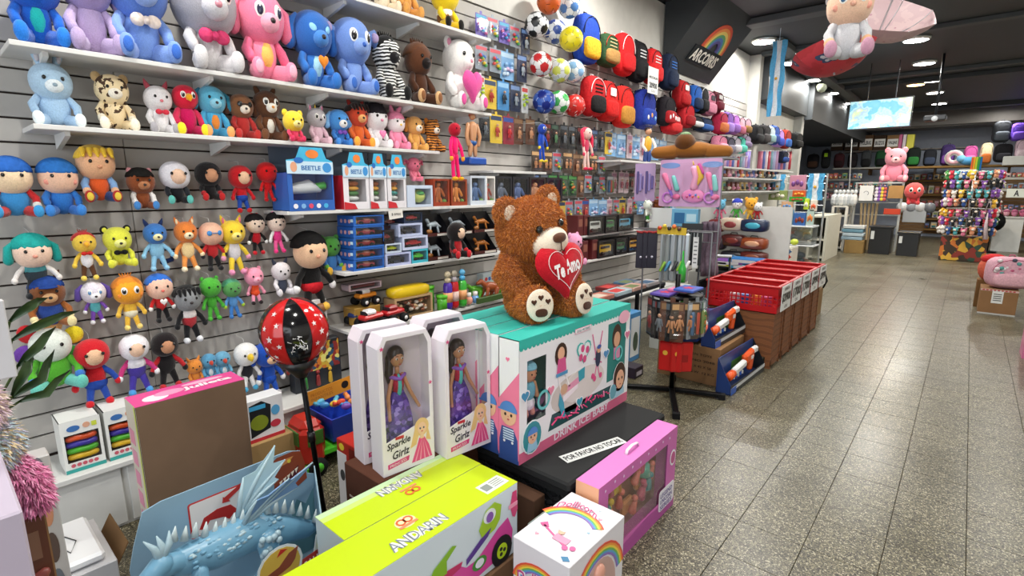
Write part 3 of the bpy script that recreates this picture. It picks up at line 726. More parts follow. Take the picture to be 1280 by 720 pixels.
# second row
h('plush rabbit with long turquoise ears and dark outfit, far left',50,372,296,head='#efcdb8',body='#2f3a42',hat=('beanie','#1f9a94'),ears='#1f9a94',ear='flop',eye='dot',nose='#d8907c',arm='#e6e0dc',leg='#23282e',foot='#1f2226',hs=1.15,shirt='#4a8f96',pose='hang',wide=1.3)
h('yellow chicken plush with white belly and red bow tie',112,350,288,head='#efc84c',body='#f0c84a',belly='#eceaf0',leg='#5c3a24',foot='#efd25c',ear=None,hair='#c02a28',hairk='tuft',extra=(('bow','#cf2f2c'),('beak','#e8a82e')),nose=None,eye='dot',hs=.9,pose='hang')
h('lime yellow plush cub with round dark ears',151,333,284,head='#dfe04a',body='#dedf48',ear='round',ears='#1d1b18',inner='#dfe04a',eye='dot',nose='#2b2420',muzzle='#e8e88a',hs=1.2,extra=(('bow','#1a1a1a'),),pose='sit',wide=1.2)
h('light blue puppy plush with navy ears and standing pose',199,338,277,head='#3f78bf',body='#8fc6e6',ear='point',ears='#1f2e58',muzzle='#e8dfa8',eye='dot',foot='#8fc2e0',hs=.95,extra=(('tail','#1d2c54'),),pose='hang',wide=1.2)
h('orange puppy plush with cream belly and pointed ears',237,339,274,head='#e2813a',body='#e8944a',belly='#f2d59c',ear='point',inner='#f6e0b8',muzzle='#f0dcb4',eye='dot',foot='#f0e2c0',hand='#f0dcb4',hs=.9,pose='hang',wide=1.1)
h('bald plush doll with blue goggles and a red jacket',268,338,277,head='#eab79c',body='#bf2a2e',leg='#1c1b1e',foot='#1c1b1e',hand='#24222a',ear=None,eye=None,nose=None,extra=(('glasses','#3c86c8'),),hs=1.05,pose='hang')
h('lanky yellow plush cat with white belly and pink paws',295,343,273,head='#eecb3a',body='#e2dfe4',arm='#eccb3c',leg='#eccb3c',foot='#e690b4',hand='#e8a0b8',ear='point',inner='#e27a86',eye='dot',muzzle='#f2dc7a',pose='hang',hs=.95)
h('small plush doll in red with a black cap of hair',322,318,268,head='#e8d0bc',body='#c4202c',hat=('beanie','#1a1819'),ear=None,arm='#1c1a1b',hand='#ecebea',leg='#1a1819',foot='#c4202c',eye='dot',extra=(('bow','#d4282e',1),),pose='hang')
h('small plush doll in pink with a pink head bow',348,316,266,head='#efd8c8',body='#ea3f8c',hat=('beanie','#1c191a'),ear=None,arm='#f0eeec',leg='#ee5f9c',foot='#e83a84',eye='dot',extra=(('bow','#f08ab4',1),),pose='hang')
h('large plush boy doll with black cap of hair, red shorts and yellow shoes',392,388,290,off=.16,head='#eac09c',body='#171616',shorts='#c3202a',arm='#171616',hand='#eeecec',leg='#171616',foot='#e8b74a',hat=('beanie','#151414'),ear=None,eye='dot',nose='#d89a7c',mouth='#a84a3c',hs=.95,pose='hang',wide=1.15)
# third row
h('brown and navy puppy plush in a blue vest behind the plant',66,408,345,head='#7b4a2c',body='#2e4a94',hat=('cap','#1f3f86'),ear='point',ears='#5b3620',leg='#9a5a2c',foot='#e8d9a4',arm='#9a5a2c',hand='#e8dca8',muzzle='#d8a878',wide=1.3,hs=1.1)
h('lilac and white puppy plush with turquoise vest',122,404,352,head='#dcd6e2',body='#5fb6be',leg='#7448a8',foot='#e7e5ea',ear='flop',ears='#5a4694',muzzle='#f0eef2',eye='big',iris='#5f8fc0',hs=1.15,arm='#7a50ac',hand='#e7e5ea',pose='hang')
h('orange yellow bird plush with crest and pale skirt',166,411,347,head='#f0a32c',body='#f0c044',hair='#e88a28',hairk='tuft',ear=None,eye='big',foot='#efd67c',shorts='#e9e4c8',nose=None,hs=1.15,arm='#efc04a',extra=(('cheeks','#f08f3c'),),pose='hang')
h('plush doll with rosy nose and bright blue hair',204,402,344,head='#efc4ae',body='#cb2a2c',hair='#2a6ac8',hairk='cap',nose='#dc6a60',ear=None,leg='#1b1a1c',foot='#1b1a1c',hand='#ecebe8',hs=1.15,eye='dot',extra=(('heart','#efece8',.5),),pose='hang')
h('grey plush doll with black hair and red and white jumper',240,427,355,head='#8a8d90',body='#b9343c',shirt='#e6dedc',leg='#1a1a1d',foot='#dfe1e6',hair='#151517',hairk='fringe',arm='#1a1a1d',ear=None,eye='dot',hs=.95,pose='hang')
h('green plush frog like toy with four little limbs',267,400,345,head='#4fae3c',body='#4aa838',ear='small',eye='dot',nose=None,mouth='#1c3a16',wide=.95,hs=1.0,pose='hang')
h('small plush doll with green hair and blue overalls',293,397,348,head='#5a9c58',body='#5a94d0',leg='#3c78c0',foot='#3c78c0',hand='#a4c63c',ear=None,hair='#4f9a78',hairk='cap',eye='dot',hs=1.0,pose='hang')
h('pink plush piglet in an orange red dress',320,380,334,head='#f09ab4',body='#e8542c',leg='#f09ab4',foot='#2a2022',arm='#f09ab4',muzzle='#f4adc2',ear='small',nose='#d8708c',hs=1.1,shorts='#e8542c',pose='hang')
h('grey blue and white plush cat beside the large boy doll',353,368,326,head='#ded9dc',body='#3f4656',ear='point',ears='#343a4a',arm='#e6e2e6',leg='#e6e2e6',eye='dot',hs=1.05)
# fourth row
h('plush flower with rainbow petals around a white face',72,485,405,head='#dfe6de',body='#58ad34',leg='#6cc0b4',foot='#6cc6b8',hand='#3f78c8',ear=None,eye='dot',mouth='#222020',nose=None,hs=1.0,wide=1.3,extra=(('petals',['#e8d22e','#d8a46c','#b8242a','#6a3f9c','#2f66b8','#3f9a3c']),))
h('red and blue hooded plush doll hanging above the stacking toys',124,505,419,head='#c8202a',body='#c8202a',arm='#2a4ca8',hand='#c8202a',leg='#2a4ca8',foot='#c8202a',ear=None,nose='#d8967c',eye='dot',hs=.95,shorts='#2a4ca8',pose='hang',wide=1.15,extra=(('mask','#eabf9c'),))
h('white hooded plush doll with violet body suit and blue shoes',175,491,413,head='#eceaf0',body='#4a3a9c',arm='#c83a7c',hand='#eceaee',leg='#4a3ca4',foot='#4a98d8',ear=None,nose='#d8967c',eye='dot',hs=.9,shirt='#e8e6ee',pose='hang',wide=1.15,extra=(('mask','#efc8ac'),))
h('black and red hooded plush doll right of the violet one',212,484,411,head='#1d1719',body='#1d1a1c',arm='#b8262c',leg='#1d1a1c',foot='#b8262c',hand='#1d1a1c',ear=None,nose='#a8644c',eye='dot',hs=.9,pose='hang',wide=1.15,extra=(('mask','#c48e6c'),))
h('small orange tan plush cat low on the wall above the pink topped carton',245,479,448,head='#dd8a3c',ear='point',pose='sit',hs=1.1)
h('small blue grey plush bird, left of a pair above the pink topped carton',263,474,440,head='#5a9ac0',ear=None,belly='#d8dde0',pose='sit',extra=(('beak','#c84a3a'),),nose=None)
h('small blue grey plush bird, right of a pair above the pink topped carton',280,472,437,head='#6aa4c4',ear=None,belly='#d8dde0',pose='sit',extra=(('beak','#c84a3a'),),nose=None)
h('white duck plush with yellow bill and dark vest',311,487,427,head='#ecebea',body='#26282e',arm='#ecebea',hand='#ecebea',leg='#ecebea',foot='#4aa6d0',ear=None,nose=None,extra=(('beak','#e8c43a'),),hs=1.05,pose='hang')
h('royal blue plush dog with red and white shoes',338,494,424,head='#1f4fb4',body='#1f4fb4',leg='#2454b8',foot='#d8d4d8',ear='flop',muzzle='#e8bf98',hand='#eeecec',eye='dot',hs=1.0,shorts='#1f4fb4',pose='hang')
h('orange and maroon plush dog tucked beside the blue hedgehog plush',362,466,438,head='#b8502c',body='#7c2c22',pose='sit',muzzle='#e0a878')
# toys hanging from the shelf edges and in the middle
h('tall magenta furry plush monster with yellow feet dangling before the wall',568,226,151,X=-3.02,head='#b0122a',body='#ee1c6c',arm='#ee1c6c',leg='#ee1c6c',foot='#f0a81e',hand='#f0a02a',eye='dot',nose=None,ear=None,pose='long',hs=.95,group='long limbed plush toys')
h('tall royal blue plush monster with yellow hands hanging in front of figure packs',676,203,154,X=-3.1,head='#2444a8',body='#1f49b4',arm='#1f49b4',foot='#efd03a',hand='#efd03a',eye='big',nose=None,ear=None,pose='long',hs=1.1,mouth='#c83040',wide=1.3,group='long limbed plush toys')
h('pink and red plush doll with long pale legs hanging before dark figure packs',731,213,159,X=-3.1,head='#f0c4bc',hair='#dc2f52',hairk='tails',body='#e04a6c',arm='#eec8c0',leg='#eec8c0',foot='#dd2f54',hand='#e04060',eye='dot',ear=None,pose='long',hs=1.15,wide=1.4,nose=None,group='long limbed plush toys')
h('coral pink plush creature sitting on the beetle shelf boxes',517,227,197,X=-3.2,head='#e5748c',body='#e87f96',ear='side',inner='#b84a6a',eye='dot',pose='sit',hs=1.15)
h('small black and red plush doll dangling before the dinosaur boxes',570,322,276,X=-3.04,head='#1d1819',body='#b0242a',arm='#1c1a1b',leg='#1c1a1b',foot='#c4242c',hand='#b8242a',ear=None,nose='#d8967c',eye='dot',hs=1.0,extra=(('mask','#eac4a8'),))
h('green and blue small plush with rings half hidden behind the boy doll',414,342,293,off=.1,head='#5aa84a',body='#4a86c8',foot='#e8b43c',ear='round',hand='#7ac04a',arm='#4a86c8')
# ------------------------------------------------------------ boxes
FX=lambda hx,hy,h=0: ((hx,-hy,h),(0,1,0),(0,0,1))       # face towards +x, u to the viewer's right
FN=lambda hx,hy,h=0: ((-hx,-hy,h),(1,0,0),(0,0,1))      # face towards -y
FT=lambda hx,hy,h: ((hx,-hy,h),(0,1,0),(-1,0,0))        # top, read from +x
def PT(par,name,fn): 
    m=MB();fn(m);return m.build(name,par)
def carton(name,label,cat,x0,x1,y0,y1,z0,z1,col,group=None,rz=0,kind=None):
    hx,hy,h=(x1-x0)/2,(y1-y0)/2,z1-z0
    t=thing(name,label,cat,((x0+x1)/2,(y0+y1)/2,z0),rz,group)
    PT(t,'body',lambda m: m.box((0,0,h/2),(2*hx,2*hy,h),col,bev=.003))
    return t,hx,hy,h
def window_box(name,label,cat,x0,x1,y0,y1,z0,z1,col,win,group=None,inside='#e7d9ec:card',front=None,deep=None):
    """an open fronted carton: back, sides, top, bottom, front border with a hole, clear window. win=(u0,v0,u1,v1)"""
    hx,hy,h=(x1-x0)/2,(y1-y0)/2,z1-z0
    t=thing(name,label,cat,((x0+x1)/2,(y0+y1)/2,z0),0,group)
    e=.004
    def f(m):
        m.box((-hx+e/2,0,h/2),(e,2*hy,h),col);m.box((0,0,e/2),(2*hx,2*hy,e),col);m.box((0,0,h-e/2),(2*hx,2*hy,e),col)
        m.box((0,-hy+e/2,h/2),(2*hx,e,h),col);m.box((0,hy-e/2,h/2),(2*hx,e,h),col)
    PT(t,'body',f)
    PT(t,'backing_card',lambda m: m.poly(((-hx+e,-hy,0),(0,1,0),(0,0,1)),rct(e,e,2*hy-e,h-e),inside))
    fr=FX(hx-.002,hy);u0,v0,u1,v1=win
    def g(m):
        for r in (rct(0,0,2*hy,v0),rct(0,v1,2*hy,h),rct(0,v0,u0,v1),rct(u1,v0,2*hy,v1)): m.poly(fr,r,front or col,d=.0025)
    PT(t,'front_frame',g)
    PT(t,'window_sheet',lambda m: m.poly(fr,rct(u0,v0,u1,v1),'#ffffff:clear',d=.0004,z=-.002))
    return t,hx,hy,h

# black woven storage box
BLK='#1b1c1e:matte'
t=thing('storage_box','black woven plastic storage box carrying the turquoise topped cartons','box',(-1.59,2.19,0))
PT(t,'body',lambda m: m.box((0,0,.2),(.8,.9,.4),BLK))
PT(t,'lid',lambda m: (m.box((0,0,.425),(.86,.96,.045),'#232425:matte',bev=.01),m.box((0,0,.388),(.84,.94,.03),BLK)))
wv=MB()
for k in range(11):
    for j in range(22):
        wv.box((-.42+.0195+j*.0395,-.452,.03+k*.034),(.034,.012,.017),'#26272a:plastic',rot=(0,.5 if (j+k) % 2 else-.5,0))
    for j in range(23): wv.box((.402,-.43+j*.0395,.03+k*.034),(.012,.034,.017),'#26272a:plastic',rot=(.5 if (j+k) % 2 else-.5,0,0))
o=wv.build('weave',t);o['kind']='stuff'
a=onZ(706,574,.45);b=onZ(776,550,.45);U=(b-a).normalized();V=Vector((0,0,1)).cross(U)
s=thing('notice_strip','white paper strip with black capitals taped on the black woven box','sign',tuple(a+Vector((0,0,-.0005))))
L_=(b-a).length
PT(s,'paper',lambda m: m.poly(((0,0,0),tuple(U),tuple(V)),rct(-.01,-.035,L_+.01,.035),'#e2e4e2:card'))
PT(s,'lettering',lambda m: text(m,((0,0,0),tuple(U),tuple(V)),'POR FAVOR NO TOCAR',0,-.02,L_,.04,'#16171a:matte',bold=.015))

# four turquoise topped doll playset cartons
TQ='#35b9ac:card';TQD='#1e7d78:card';PKc='#ee86a8:card'
def baby_face(m,fr,x,y,s,cap='#4f86cf',z=.002):
    m.poly(fr,ell(x,y,s,s*1.12,18),'#e6b596:card',z=z)
    m.poly(fr,ell(x,y+s*.25,s*1.12,s*1.12,14,.15,pi-.15),cap+':card',z=z+.001)
    m.poly(fr,rct(x-s*1.3,y+s*.32,x+s*1.1,y+s*.5),cap+':card',z=z+.0012)
    for q in (-1,1): m.poly(fr,ell(x+q*s*.38,y-s*.02,s*.14,s*.17,8),'#2b1d18:card',z=z+.001)
    m.poly(fr,ell(x,y-s*.5,s*.16,s*.09,8),'#c4555a:card',z=z+.001)
    m.poly(fr,ell(x,y-s*.2,s*.1,s*.08,6),'#d49a7c:card',z=z+.001)
def playset(i,x1,label):
    y0,y1=(1.69,2.70) if i==0 else (1.71-.005*i,2.70)
    w=.125
    t,hx,hy,h=(window_box('doll_playset_box',label,'box',x1-w,x1,y0,y1,.4475,1.045,'#eeeef2:card',(.055,.18,.2,.49),'turquoise topped doll playset boxes',inside=TQD) if i==0
                    else carton('doll_playset_box',label,'box',x1-w,x1,y0,y1,.4475,1.045,'#eeeef2:card','turquoise topped doll playset boxes'))
    PT(t,'top_panel',lambda m: m.poly(FT(hx,hy,h),rct(0,0,2*hy,2*hx),TQ,d=.002))
    def side(m):
        f=FN(hx,hy);W=2*hx
        m.poly(f,[(0,.0),(W,0),(W,.45),(0,.30)],'#ee7ea2:card',d=.0015)
        m.poly(f,rct(0,0,W,.02),'#2f4f92:card',z=.0016)
        m.poly(f,heart(W*.45,.5,.012),'#ee7ea2:card',z=.0005)
        m.poly(f,[(.004,.0),(W-.004,0),(W-.008,.12),(W*.72,.17),(.02,.17),(.005,.1)],'#34508f:card',z=.002)
        for k in range(5): m.poly(f,rct(.03,.11+k*.012,W-.03,.116+k*.012),'#cfe2f2:card',z=.003)
        baby_face(m,f,W*.5,.235,.048,z=.003)
        for q in (-1,1): m.poly(f,ell(W*.5+q*.025,.1,.007,.007,8),'#e8e8f0:card',z=.004)
    PT(t,'side_print',side)
    return t,hx,hy,h
t,hx,hy,h=playset(0,-1.425,'front doll playset carton with turquoise top, doll windows facing the aisle')
FRt=FX(hx,hy)
def lay(m):
    m.poly(FRt,rct(0,0,1.01,.055),'#d7688c:card')
    m.poly(FRt,rct(0,.555,1.01,.5975),TQ)
    n=34
    pts=[(0,.556)]+sum([[(i*1.01/n,.556),((i+.25)*1.01/n,.546),((i+.75)*1.01/n,.546)] for i in range(n)],[])+[(1.01,.556)]
    m.poly(FRt,pts,TQ)
PT(t,'front_print',lay)
PT(t,'title_lettering',lambda m: text(m,FRt,'DRINK ICE! BABY',.27,.018,.52,.042,'#f0e8f2:card',bold=.02))
def gal(m):      # strip of pink accessories behind the lower window, printed tray
    m.poly(FRt,[(.22,.085),(.86,.075),(.87,.15),(.25,.165)],'#1d4f52:card')
    for k in range(26):
        x=.25+k*.023;y=.11+.03*random.random()
        m.limb([(hx+.003,-hy+x,y),(hx+.004,-hy+x+.05*random.random(),y+.03*random.uniform(-1,1))],.0045,random.choice(['#e0487f:plastic','#c93068:plastic','#f08ab0:plastic']),n=6)
PT(t,'accessory_tray',gal)
def right_window(m):
    m.poly(FRt,rct(.765,.18,.965,.52),TQD)
    m.poly(FRt,ell(.86,.43,.05,.075),'#3d241c:card',z=.001);m.poly(FRt,ell(.862,.415,.034,.045),'#d9a585:card',z=.002)
    m.poly(FRt,rct(.83,.3,.9,.37),'#d98cb0:card',z=.002)
PT(t,'side_doll_print',right_window)
def doll_baby(m):
    c=Vector((.0,-hy+.125,0))
    m.sph(c+Vector((0.015,0,.405)),(.036,.043,.046),'#c98f6c:plastic',n=16,k=10)
    m.sph(c+Vector((0.012,0,.425)),(.04,.047,.042),'#86c4dc:fabric',n=16,k=8,zlo=.05)
    m.tube([c+Vector((.012,.046*cos(a),.425+.0*sin(a))) for a in (0,pi)],.004,'#e8f2f4:fabric')
    m.sph(c+Vector((.01,0,.315)),(.03,.048,.055),'#6fb6d2:fabric',n=12,k=8)
    m.sph(c+Vector((.01,0,.25)),(.03,.045,.035),'#e9ebef:fabric')
    for q in (-1,1):
        m.limb([c+Vector((.012,q*.044,.345)),c+Vector((.022,q*.055,.28))],.012,'#c98f6c:plastic')
        m.limb([c+Vector((.012,q*.022,.235)),c+Vector((.02,q*.024,.2))],.014,'#c98f6c:plastic')
        m.sph(c+Vector((.048,q*.016,.408)),.0045,'#1d1512:gloss',n=6,k=4)
    m.sph(c+Vector((.05,0,.39)),(.004,.008,.003),'#b0484c:plastic',n=6,k=4)
PT(t,'baby_doll',doll_baby)
def pics(m):
    m.poly(FRt,ell(.44,.13+.1,.2,.1,20),'#cfc8c2:card');m.poly(FRt,ell(.53,.25,.2,.09,20),'#ded8d4:card',z=.0012)
    z=.0025
    # girl in high chair
    m.poly(FRt,ell(.315,.46,.05,.06),'#3b2219:card',z=z);m.poly(FRt,ell(.315,.465,.028,.034),'#e8b493:card',z=z+.001)
    m.poly(FRt,[(.28,.36),(.36,.37),(.35,.44),(.29,.44)],'#d5588f:card',z=z+.002);m.poly(FRt,rct(.275,.35,.37,.368),'#4f97c4:card',z=z+.003)
    m.poly(FRt,[(.29,.35),(.3,.35),(.33,.25),(.32,.25)],'#f4f2f0:card',z=z);m.poly(FRt,[(.35,.35),(.36,.35),(.40,.27),(.39,.27)],'#f4f2f0:card',z=z)
    m.poly(FRt,ell(.345,.27,.03,.028),'#cfa98a:card',z=z+.001)
    # heart with shoes
    m.poly(FRt,heart(.52,.43,.068),'#3fb3ad:card',z=z);m.poly(FRt,heart(.52,.43,.056),'#e9eef0:card',z=z+.001)
    for q in ((.49,.40),(.525,.385),(.505,.445),(.55,.43)): m.poly(FRt,ell(q[0],q[1],.016,.02),'#d64f86:card',z=z+.002)
    # pushchair
    for a,b in (((.60,.5),(.68,.25)),((.70,.5),(.63,.25)),((.62,.36),(.70,.32))):
        d=Vector((b[0]-a[0],b[1]-a[1])).normalized()*.004
        m.poly(FRt,[(a[0]-d.y,a[1]+d.x),(a[0]+d.y,a[1]-d.x),(b[0]+d.y,b[1]-d.x),(b[0]-d.y,b[1]+d.x)],'#d86f9c:card',z=z)
    m.poly(FRt,ell(.66,.36,.026,.055),'#27324f:card',z=z+.001);m.poly(FRt,ell(.665,.405,.02,.022),'#e0aa88:card',z=z+.002);m.poly(FRt,ell(.665,.418,.021,.012),'#3c5fa6:card',z=z+.003)
    for q in ((.63,.245),(.69,.25),(.61,.265)): m.poly(FRt,ell(q[0],q[1],.014,.016),'#d84c86:card',z=z+.002)
    # cradle
    m.poly(FRt,[(.33,.24),(.48,.265),(.47,.30),(.34,.27)],'#e59bb8:card',z=z);m.poly(FRt,[(.31,.26),(.345,.20),(.36,.12),(.335,.12),(.30,.2)],'#3f9fb8:card',z=z+.001)
    m.poly(FRt,[(.47,.33),(.53,.34),(.53,.28),(.48,.27)],'#3aa0b4:card',z=z+.001);m.poly(FRt,[(.34,.2),(.47,.24),(.47,.265),(.34,.23)],'#f2e8ee:card',z=z)
    # hearts on the corners
    for (x,y,c) in ((.035,.33,'#3f8fb8'),(.23,.3,'#e58aa6'),(.485,.16,'#3f9fb8'),(.74,.36,'#4f8fc4'),(.975,.42,'#d97a9c')):
        m.poly(FRt,heart(x,y,.034),'#f6f4f6:card',z=z+.003);m.poly(FRt,heart(x,y,.027),c+':card',z=z+.004)
    m.poly(FRt,ell(.93,.535,.06,.038),'#f3b6cc:card',z=z+.003);m.poly(FRt,arcband(.175,.27,.05,.036,0,2*pi,16),'#5fc0c0:plastic',z=z+.004)
    m.poly(FRt,arcband(.88,.33,.045,.033,0,2*pi,16),'#5fc0c0:plastic',z=z+.004)
    m.poly(FRt,rct(.43,.535,.58,.562),'#e8b4c6:card',z=z+.002);m.poly(FRt,rct(.434,.539,.576,.558),'#f5f1f3:card',z=z+.003)
    text(m,FRt,'DOLL ME SERIES',.445,.542,.12,.013,'#3a6a7a:card',z=z+.005)
    # round portraits
    m.poly(FRt,ell(.09,.11,.075,.085),'#eef2f4:card',z=z+.002);m.poly(FRt,ell(.09,.11,.068,.078),'#2f8f9a:card',z=z+.003)
    m.poly(FRt,[(.05,.04),(.13,.04),(.12,.09),(.06,.09)],'#9cc8e2:card',z=z+.004);baby_face(m,FRt,.09,.115,.034,z=z+.005)
    m.poly(FRt,ell(.9,.17,.075,.1),'#f2eef0:card',z=z+.003);m.poly(FRt,ell(.9,.18,.068,.088),'#3a2018:card',z=z+.004)
    m.poly(FRt,ell(.905,.165,.045,.058),'#e4b090:card',z=z+.005);m.poly(FRt,[(.85,.06),(.96,.07),(.95,.12),(.87,.11)],'#a8cfe4:card',z=z+.004)
    for q in (-1,1): m.poly(FRt,ell(.907+q*.019,.17,.007,.009,8),'#2a1a16:card',z=z+.006)
    m.poly(FRt,ell(.908,.135,.008,.004,8),'#b84a50:card',z=z+.006)
    m.poly(FRt,ell(.83,.11,.04,.05),'#eef2f4:card',z=z+.003);m.poly(FRt,ell(.83,.11,.034,.044),'#6aa6b8:card',z=z+.005)
PT(t,'front_pictures',pics)
for i,x in ((1,-1.565),(2,-1.70),(3,-1.835)):
    playset(i,x,['','second turquoise topped doll playset carton, right behind the front one','third turquoise topped doll playset carton from the front, under the bear',
                   'rearmost turquoise topped doll playset carton beside the low wall shelf'][i])

# ------------------------------------------------------------ fur
def furify(mb_src,n,ln,w,mats,down=.6,seed=1):
    """thin curved strands standing on the faces of a finished MB; returns a new MB"""
    rnd=random.Random(seed);out=MB();ids=[out.mi(x) for x in mats]
    vs=[Vector(v) for v in mb_src.v];tris=[]
    for f in mb_src.f:
        for i in range(1,len(f)-1): tris.append((f[0],f[i],f[i+1]))
    ar=[((vs[b]-vs[a]).cross(vs[c]-vs[a])) for a,b,c in tris];tot=sum(a.length for a in ar)
    for (a,b,c),q in zip(tris,ar):
        k=q.length/tot*n;k=int(k)+(rnd.random()<k-int(k))
        if q.length<1e-12: continue
        N=q.normalized()
        for _ in range(k):
            u,v=rnd.random(),rnd.random()
            if u+v>1: u,v=1-u,1-v
            p=vs[a]+(vs[b]-vs[a])*u+(vs[c]-vs[a])*v
            l=ln*rnd.uniform(.55,1.1)
            d=(N+Vector((rnd.uniform(-.5,.5),rnd.uniform(-.5,.5),rnd.uniform(-.5,.5)-down*.5))).normalized()
            e=(d+Vector((0,0,-down))+Vector((rnd.uniform(-.3,.3),rnd.uniform(-.3,.3),0))).normalized()
            t=d.cross(Vector((rnd.uniform(-1,1),rnd.uniform(-1,1),rnd.uniform(-1,1)))).normalized()*w*.5
            i0=len(out.v);m1=p+d*l*.55;m2=m1+e*l*.5
            out.v+=[tuple(p-t),tuple(p+t),tuple(m1+t*.8),tuple(m1-t*.8),tuple(m2)]
            k2=rnd.choice(ids);out.f+=[[i0,i0+1,i0+2,i0+3],[i0+3,i0+2,i0+4]];out.m+=[k2,k2];out.sm+=[True,True]
    return out
def furpart(par,name,fn,n,ln,w,mats,base,down=.6,seed=1):
    m=MB();fn(m);o=m.build(name,par)
    f=furify(m,n,ln,w,mats,down,seed).build('fur',o);f['kind']='stuff'
    return o
# ------------------------------------------------------------ the bear
BF=['#b96a28:fur','#c97a33:fur','#a85c20:fur','#d68b44:fur'];BB='#a35c22:fur';CRM='#eadbc6:plush';BRN='#4a2c1e:plush'
bp=onZ(672,390,1.047)
bear=thing('teddy_bear','big curly brown teddy bear with red heart sitting on turquoise cartons','teddy bear',(-1.735,2.16,1.052),R(-15),sc=.935)
def ft(name,fn,n,par=None,ln=.022,down=.5): return furpart(par or bear,name,fn,n,ln,.0042,BF,BB,down,seed=len(name)+n)
ft('torso',lambda m: m.sph((-.05,0,.23),(.135,.165,.22),BB,n=24,k=16,p=.93),9000)
Hc=Vector((.01,-.015,.475));TQh=Matrix.Translation(Hc)@Euler((R(12),R(5),R(6))).to_matrix().to_4x4()
hd=ft('head',lambda m: m.sph((0,0,0),(.165,.205,.175),BB,n=28,k=18,T=TQh,p=.95),13000)
for q in (-1,1):
    e=ft('ear',lambda m: m.sph((-.015,q*.155,.135),(.04,.072,.075),BB,n=16,k=10,T=TQh),2600,hd)
for q in (-1,1): PT(hd,'ear_lining',lambda m: m.sph((.022,q*.155,.133),(.014,.042,.045),CRM,T=TQh,n=14,k=8))
PT(hd,'muzzle',lambda m: m.sph((.142,0,-.05),(.09,.118,.088),CRM,n=22,k=14,T=TQh))
PT(hd,'nose',lambda m: m.sph((.226,0,-.012),(.026,.042,.026),'#5a3826:plush',n=14,k=8,T=TQh,p=.85))
def fn(m):
    m.tube([TQh@Vector(p) for p in ((.236,0,-.035),(.236,0,-.078))],.003,'#6b4a3a:fabric')
    for q in (-1,1): m.tube([TQh@Vector(p) for p in ((.236,0,-.078),(.228,q*.026,-.093),(.208,q*.052,-.086))],.003,'#6b4a3a:fabric')
PT(hd,'mouth_seam',fn)
for q in (-1,1): PT(hd,'eye',lambda m: m.sph((.158,q*.078,.042),.021,'#120d0b:gloss',n=12,k=8,T=TQh))
ft('arm',lambda m: m.limb([(.0,-.13,.33),(.04,-.2,.24),(.10,-.16,.16)],[.06,.073,.062],BB,n=14),6000)
ft('arm',lambda m: m.limb([(.0,.13,.33),(.04,.205,.25),(.11,.19,.19)],[.06,.073,.062],BB,n=14),6000)
for q in (-1,1):
    a=q*.2
    d=Vector((cos(a),sin(a),.05));hip=Vector((.02,q*.1,.075));ft_=hip+d*.21
    l=ft('leg',lambda m: (m.limb([hip,hip+d*.1,ft_-d*.02],[.085,.09,.09],BB,n=16),m.sph(ft_+Vector((0,0,.01)),(.05,.095,.098),BB,rot=(0,0,a),n=18,k=12)),8000)
    Ts=Matrix.Translation(ft_+d*.060+Vector((0,0,.015)))@Euler((0,-.12,a)).to_matrix().to_4x4()
    PT(l,'sole',lambda m: m.sph((0,0,0),(.016,.078,.086),CRM,T=Ts,n=22,k=12))
    def f(m):
        m.sph((.016,0,-.038),(.006,.036,.022),BRN,T=Ts,n=16,k=8,p=.8)
        for (y,z) in ((-.04,.02),(0,.042),(.04,.02)): heartpad(m,(Ts@Vector((.0155,y,z)),(Ts.to_3x3()@Vector((0,1,0))),(Ts.to_3x3()@Vector((0,0,1)))),.017,BRN,n=14)
    PT(l,'paw_pads',f)
ha=thing('heart_cushion','red heart cushion with white lettering held by the brown bear','cushion',tuple(bear.matrix_basis@Vector((.215,.04,.275))),R(-15),rot=(R(4),R(-10),R(-12)),sc=1.22)
PT(ha,'cushion',lambda m: heartpad(m,((0,0,0),(0,1,0),(0,0,1)),.135,'#bd1626:plush',thick=.32,n=40))
PT(ha,'stitching',lambda m: m.tube([(.035,x,y+.005) for x,y in heart(0,.0,.092,40)][3:38],.0016,'#ecd8d8:fabric',n=5))
def f(m):
    text(m,((.037,0,0),(0,1,0),(0,0,1)),'Te',-.068,-.042,.05,.06,'#f4eeee:fabric',bold=.05,shear=.25,z=.008,ang=.15)
    text(m,((.037,0,0),(0,1,0),(0,0,1)),'Amo',-.008,-.03,.082,.062,'#f4eeee:fabric',bold=.04,shear=.25,z=.006,ang=.18)
PT(ha,'lettering',f)
PT(bear,'neck_ribbon',lambda m: [m.sph((.12,q*.045,.365),(.02,.045,.026),'#b81a26:fabric',n=12,k=6,rot=(q*.3,0,0)) for q in (-1,1)])

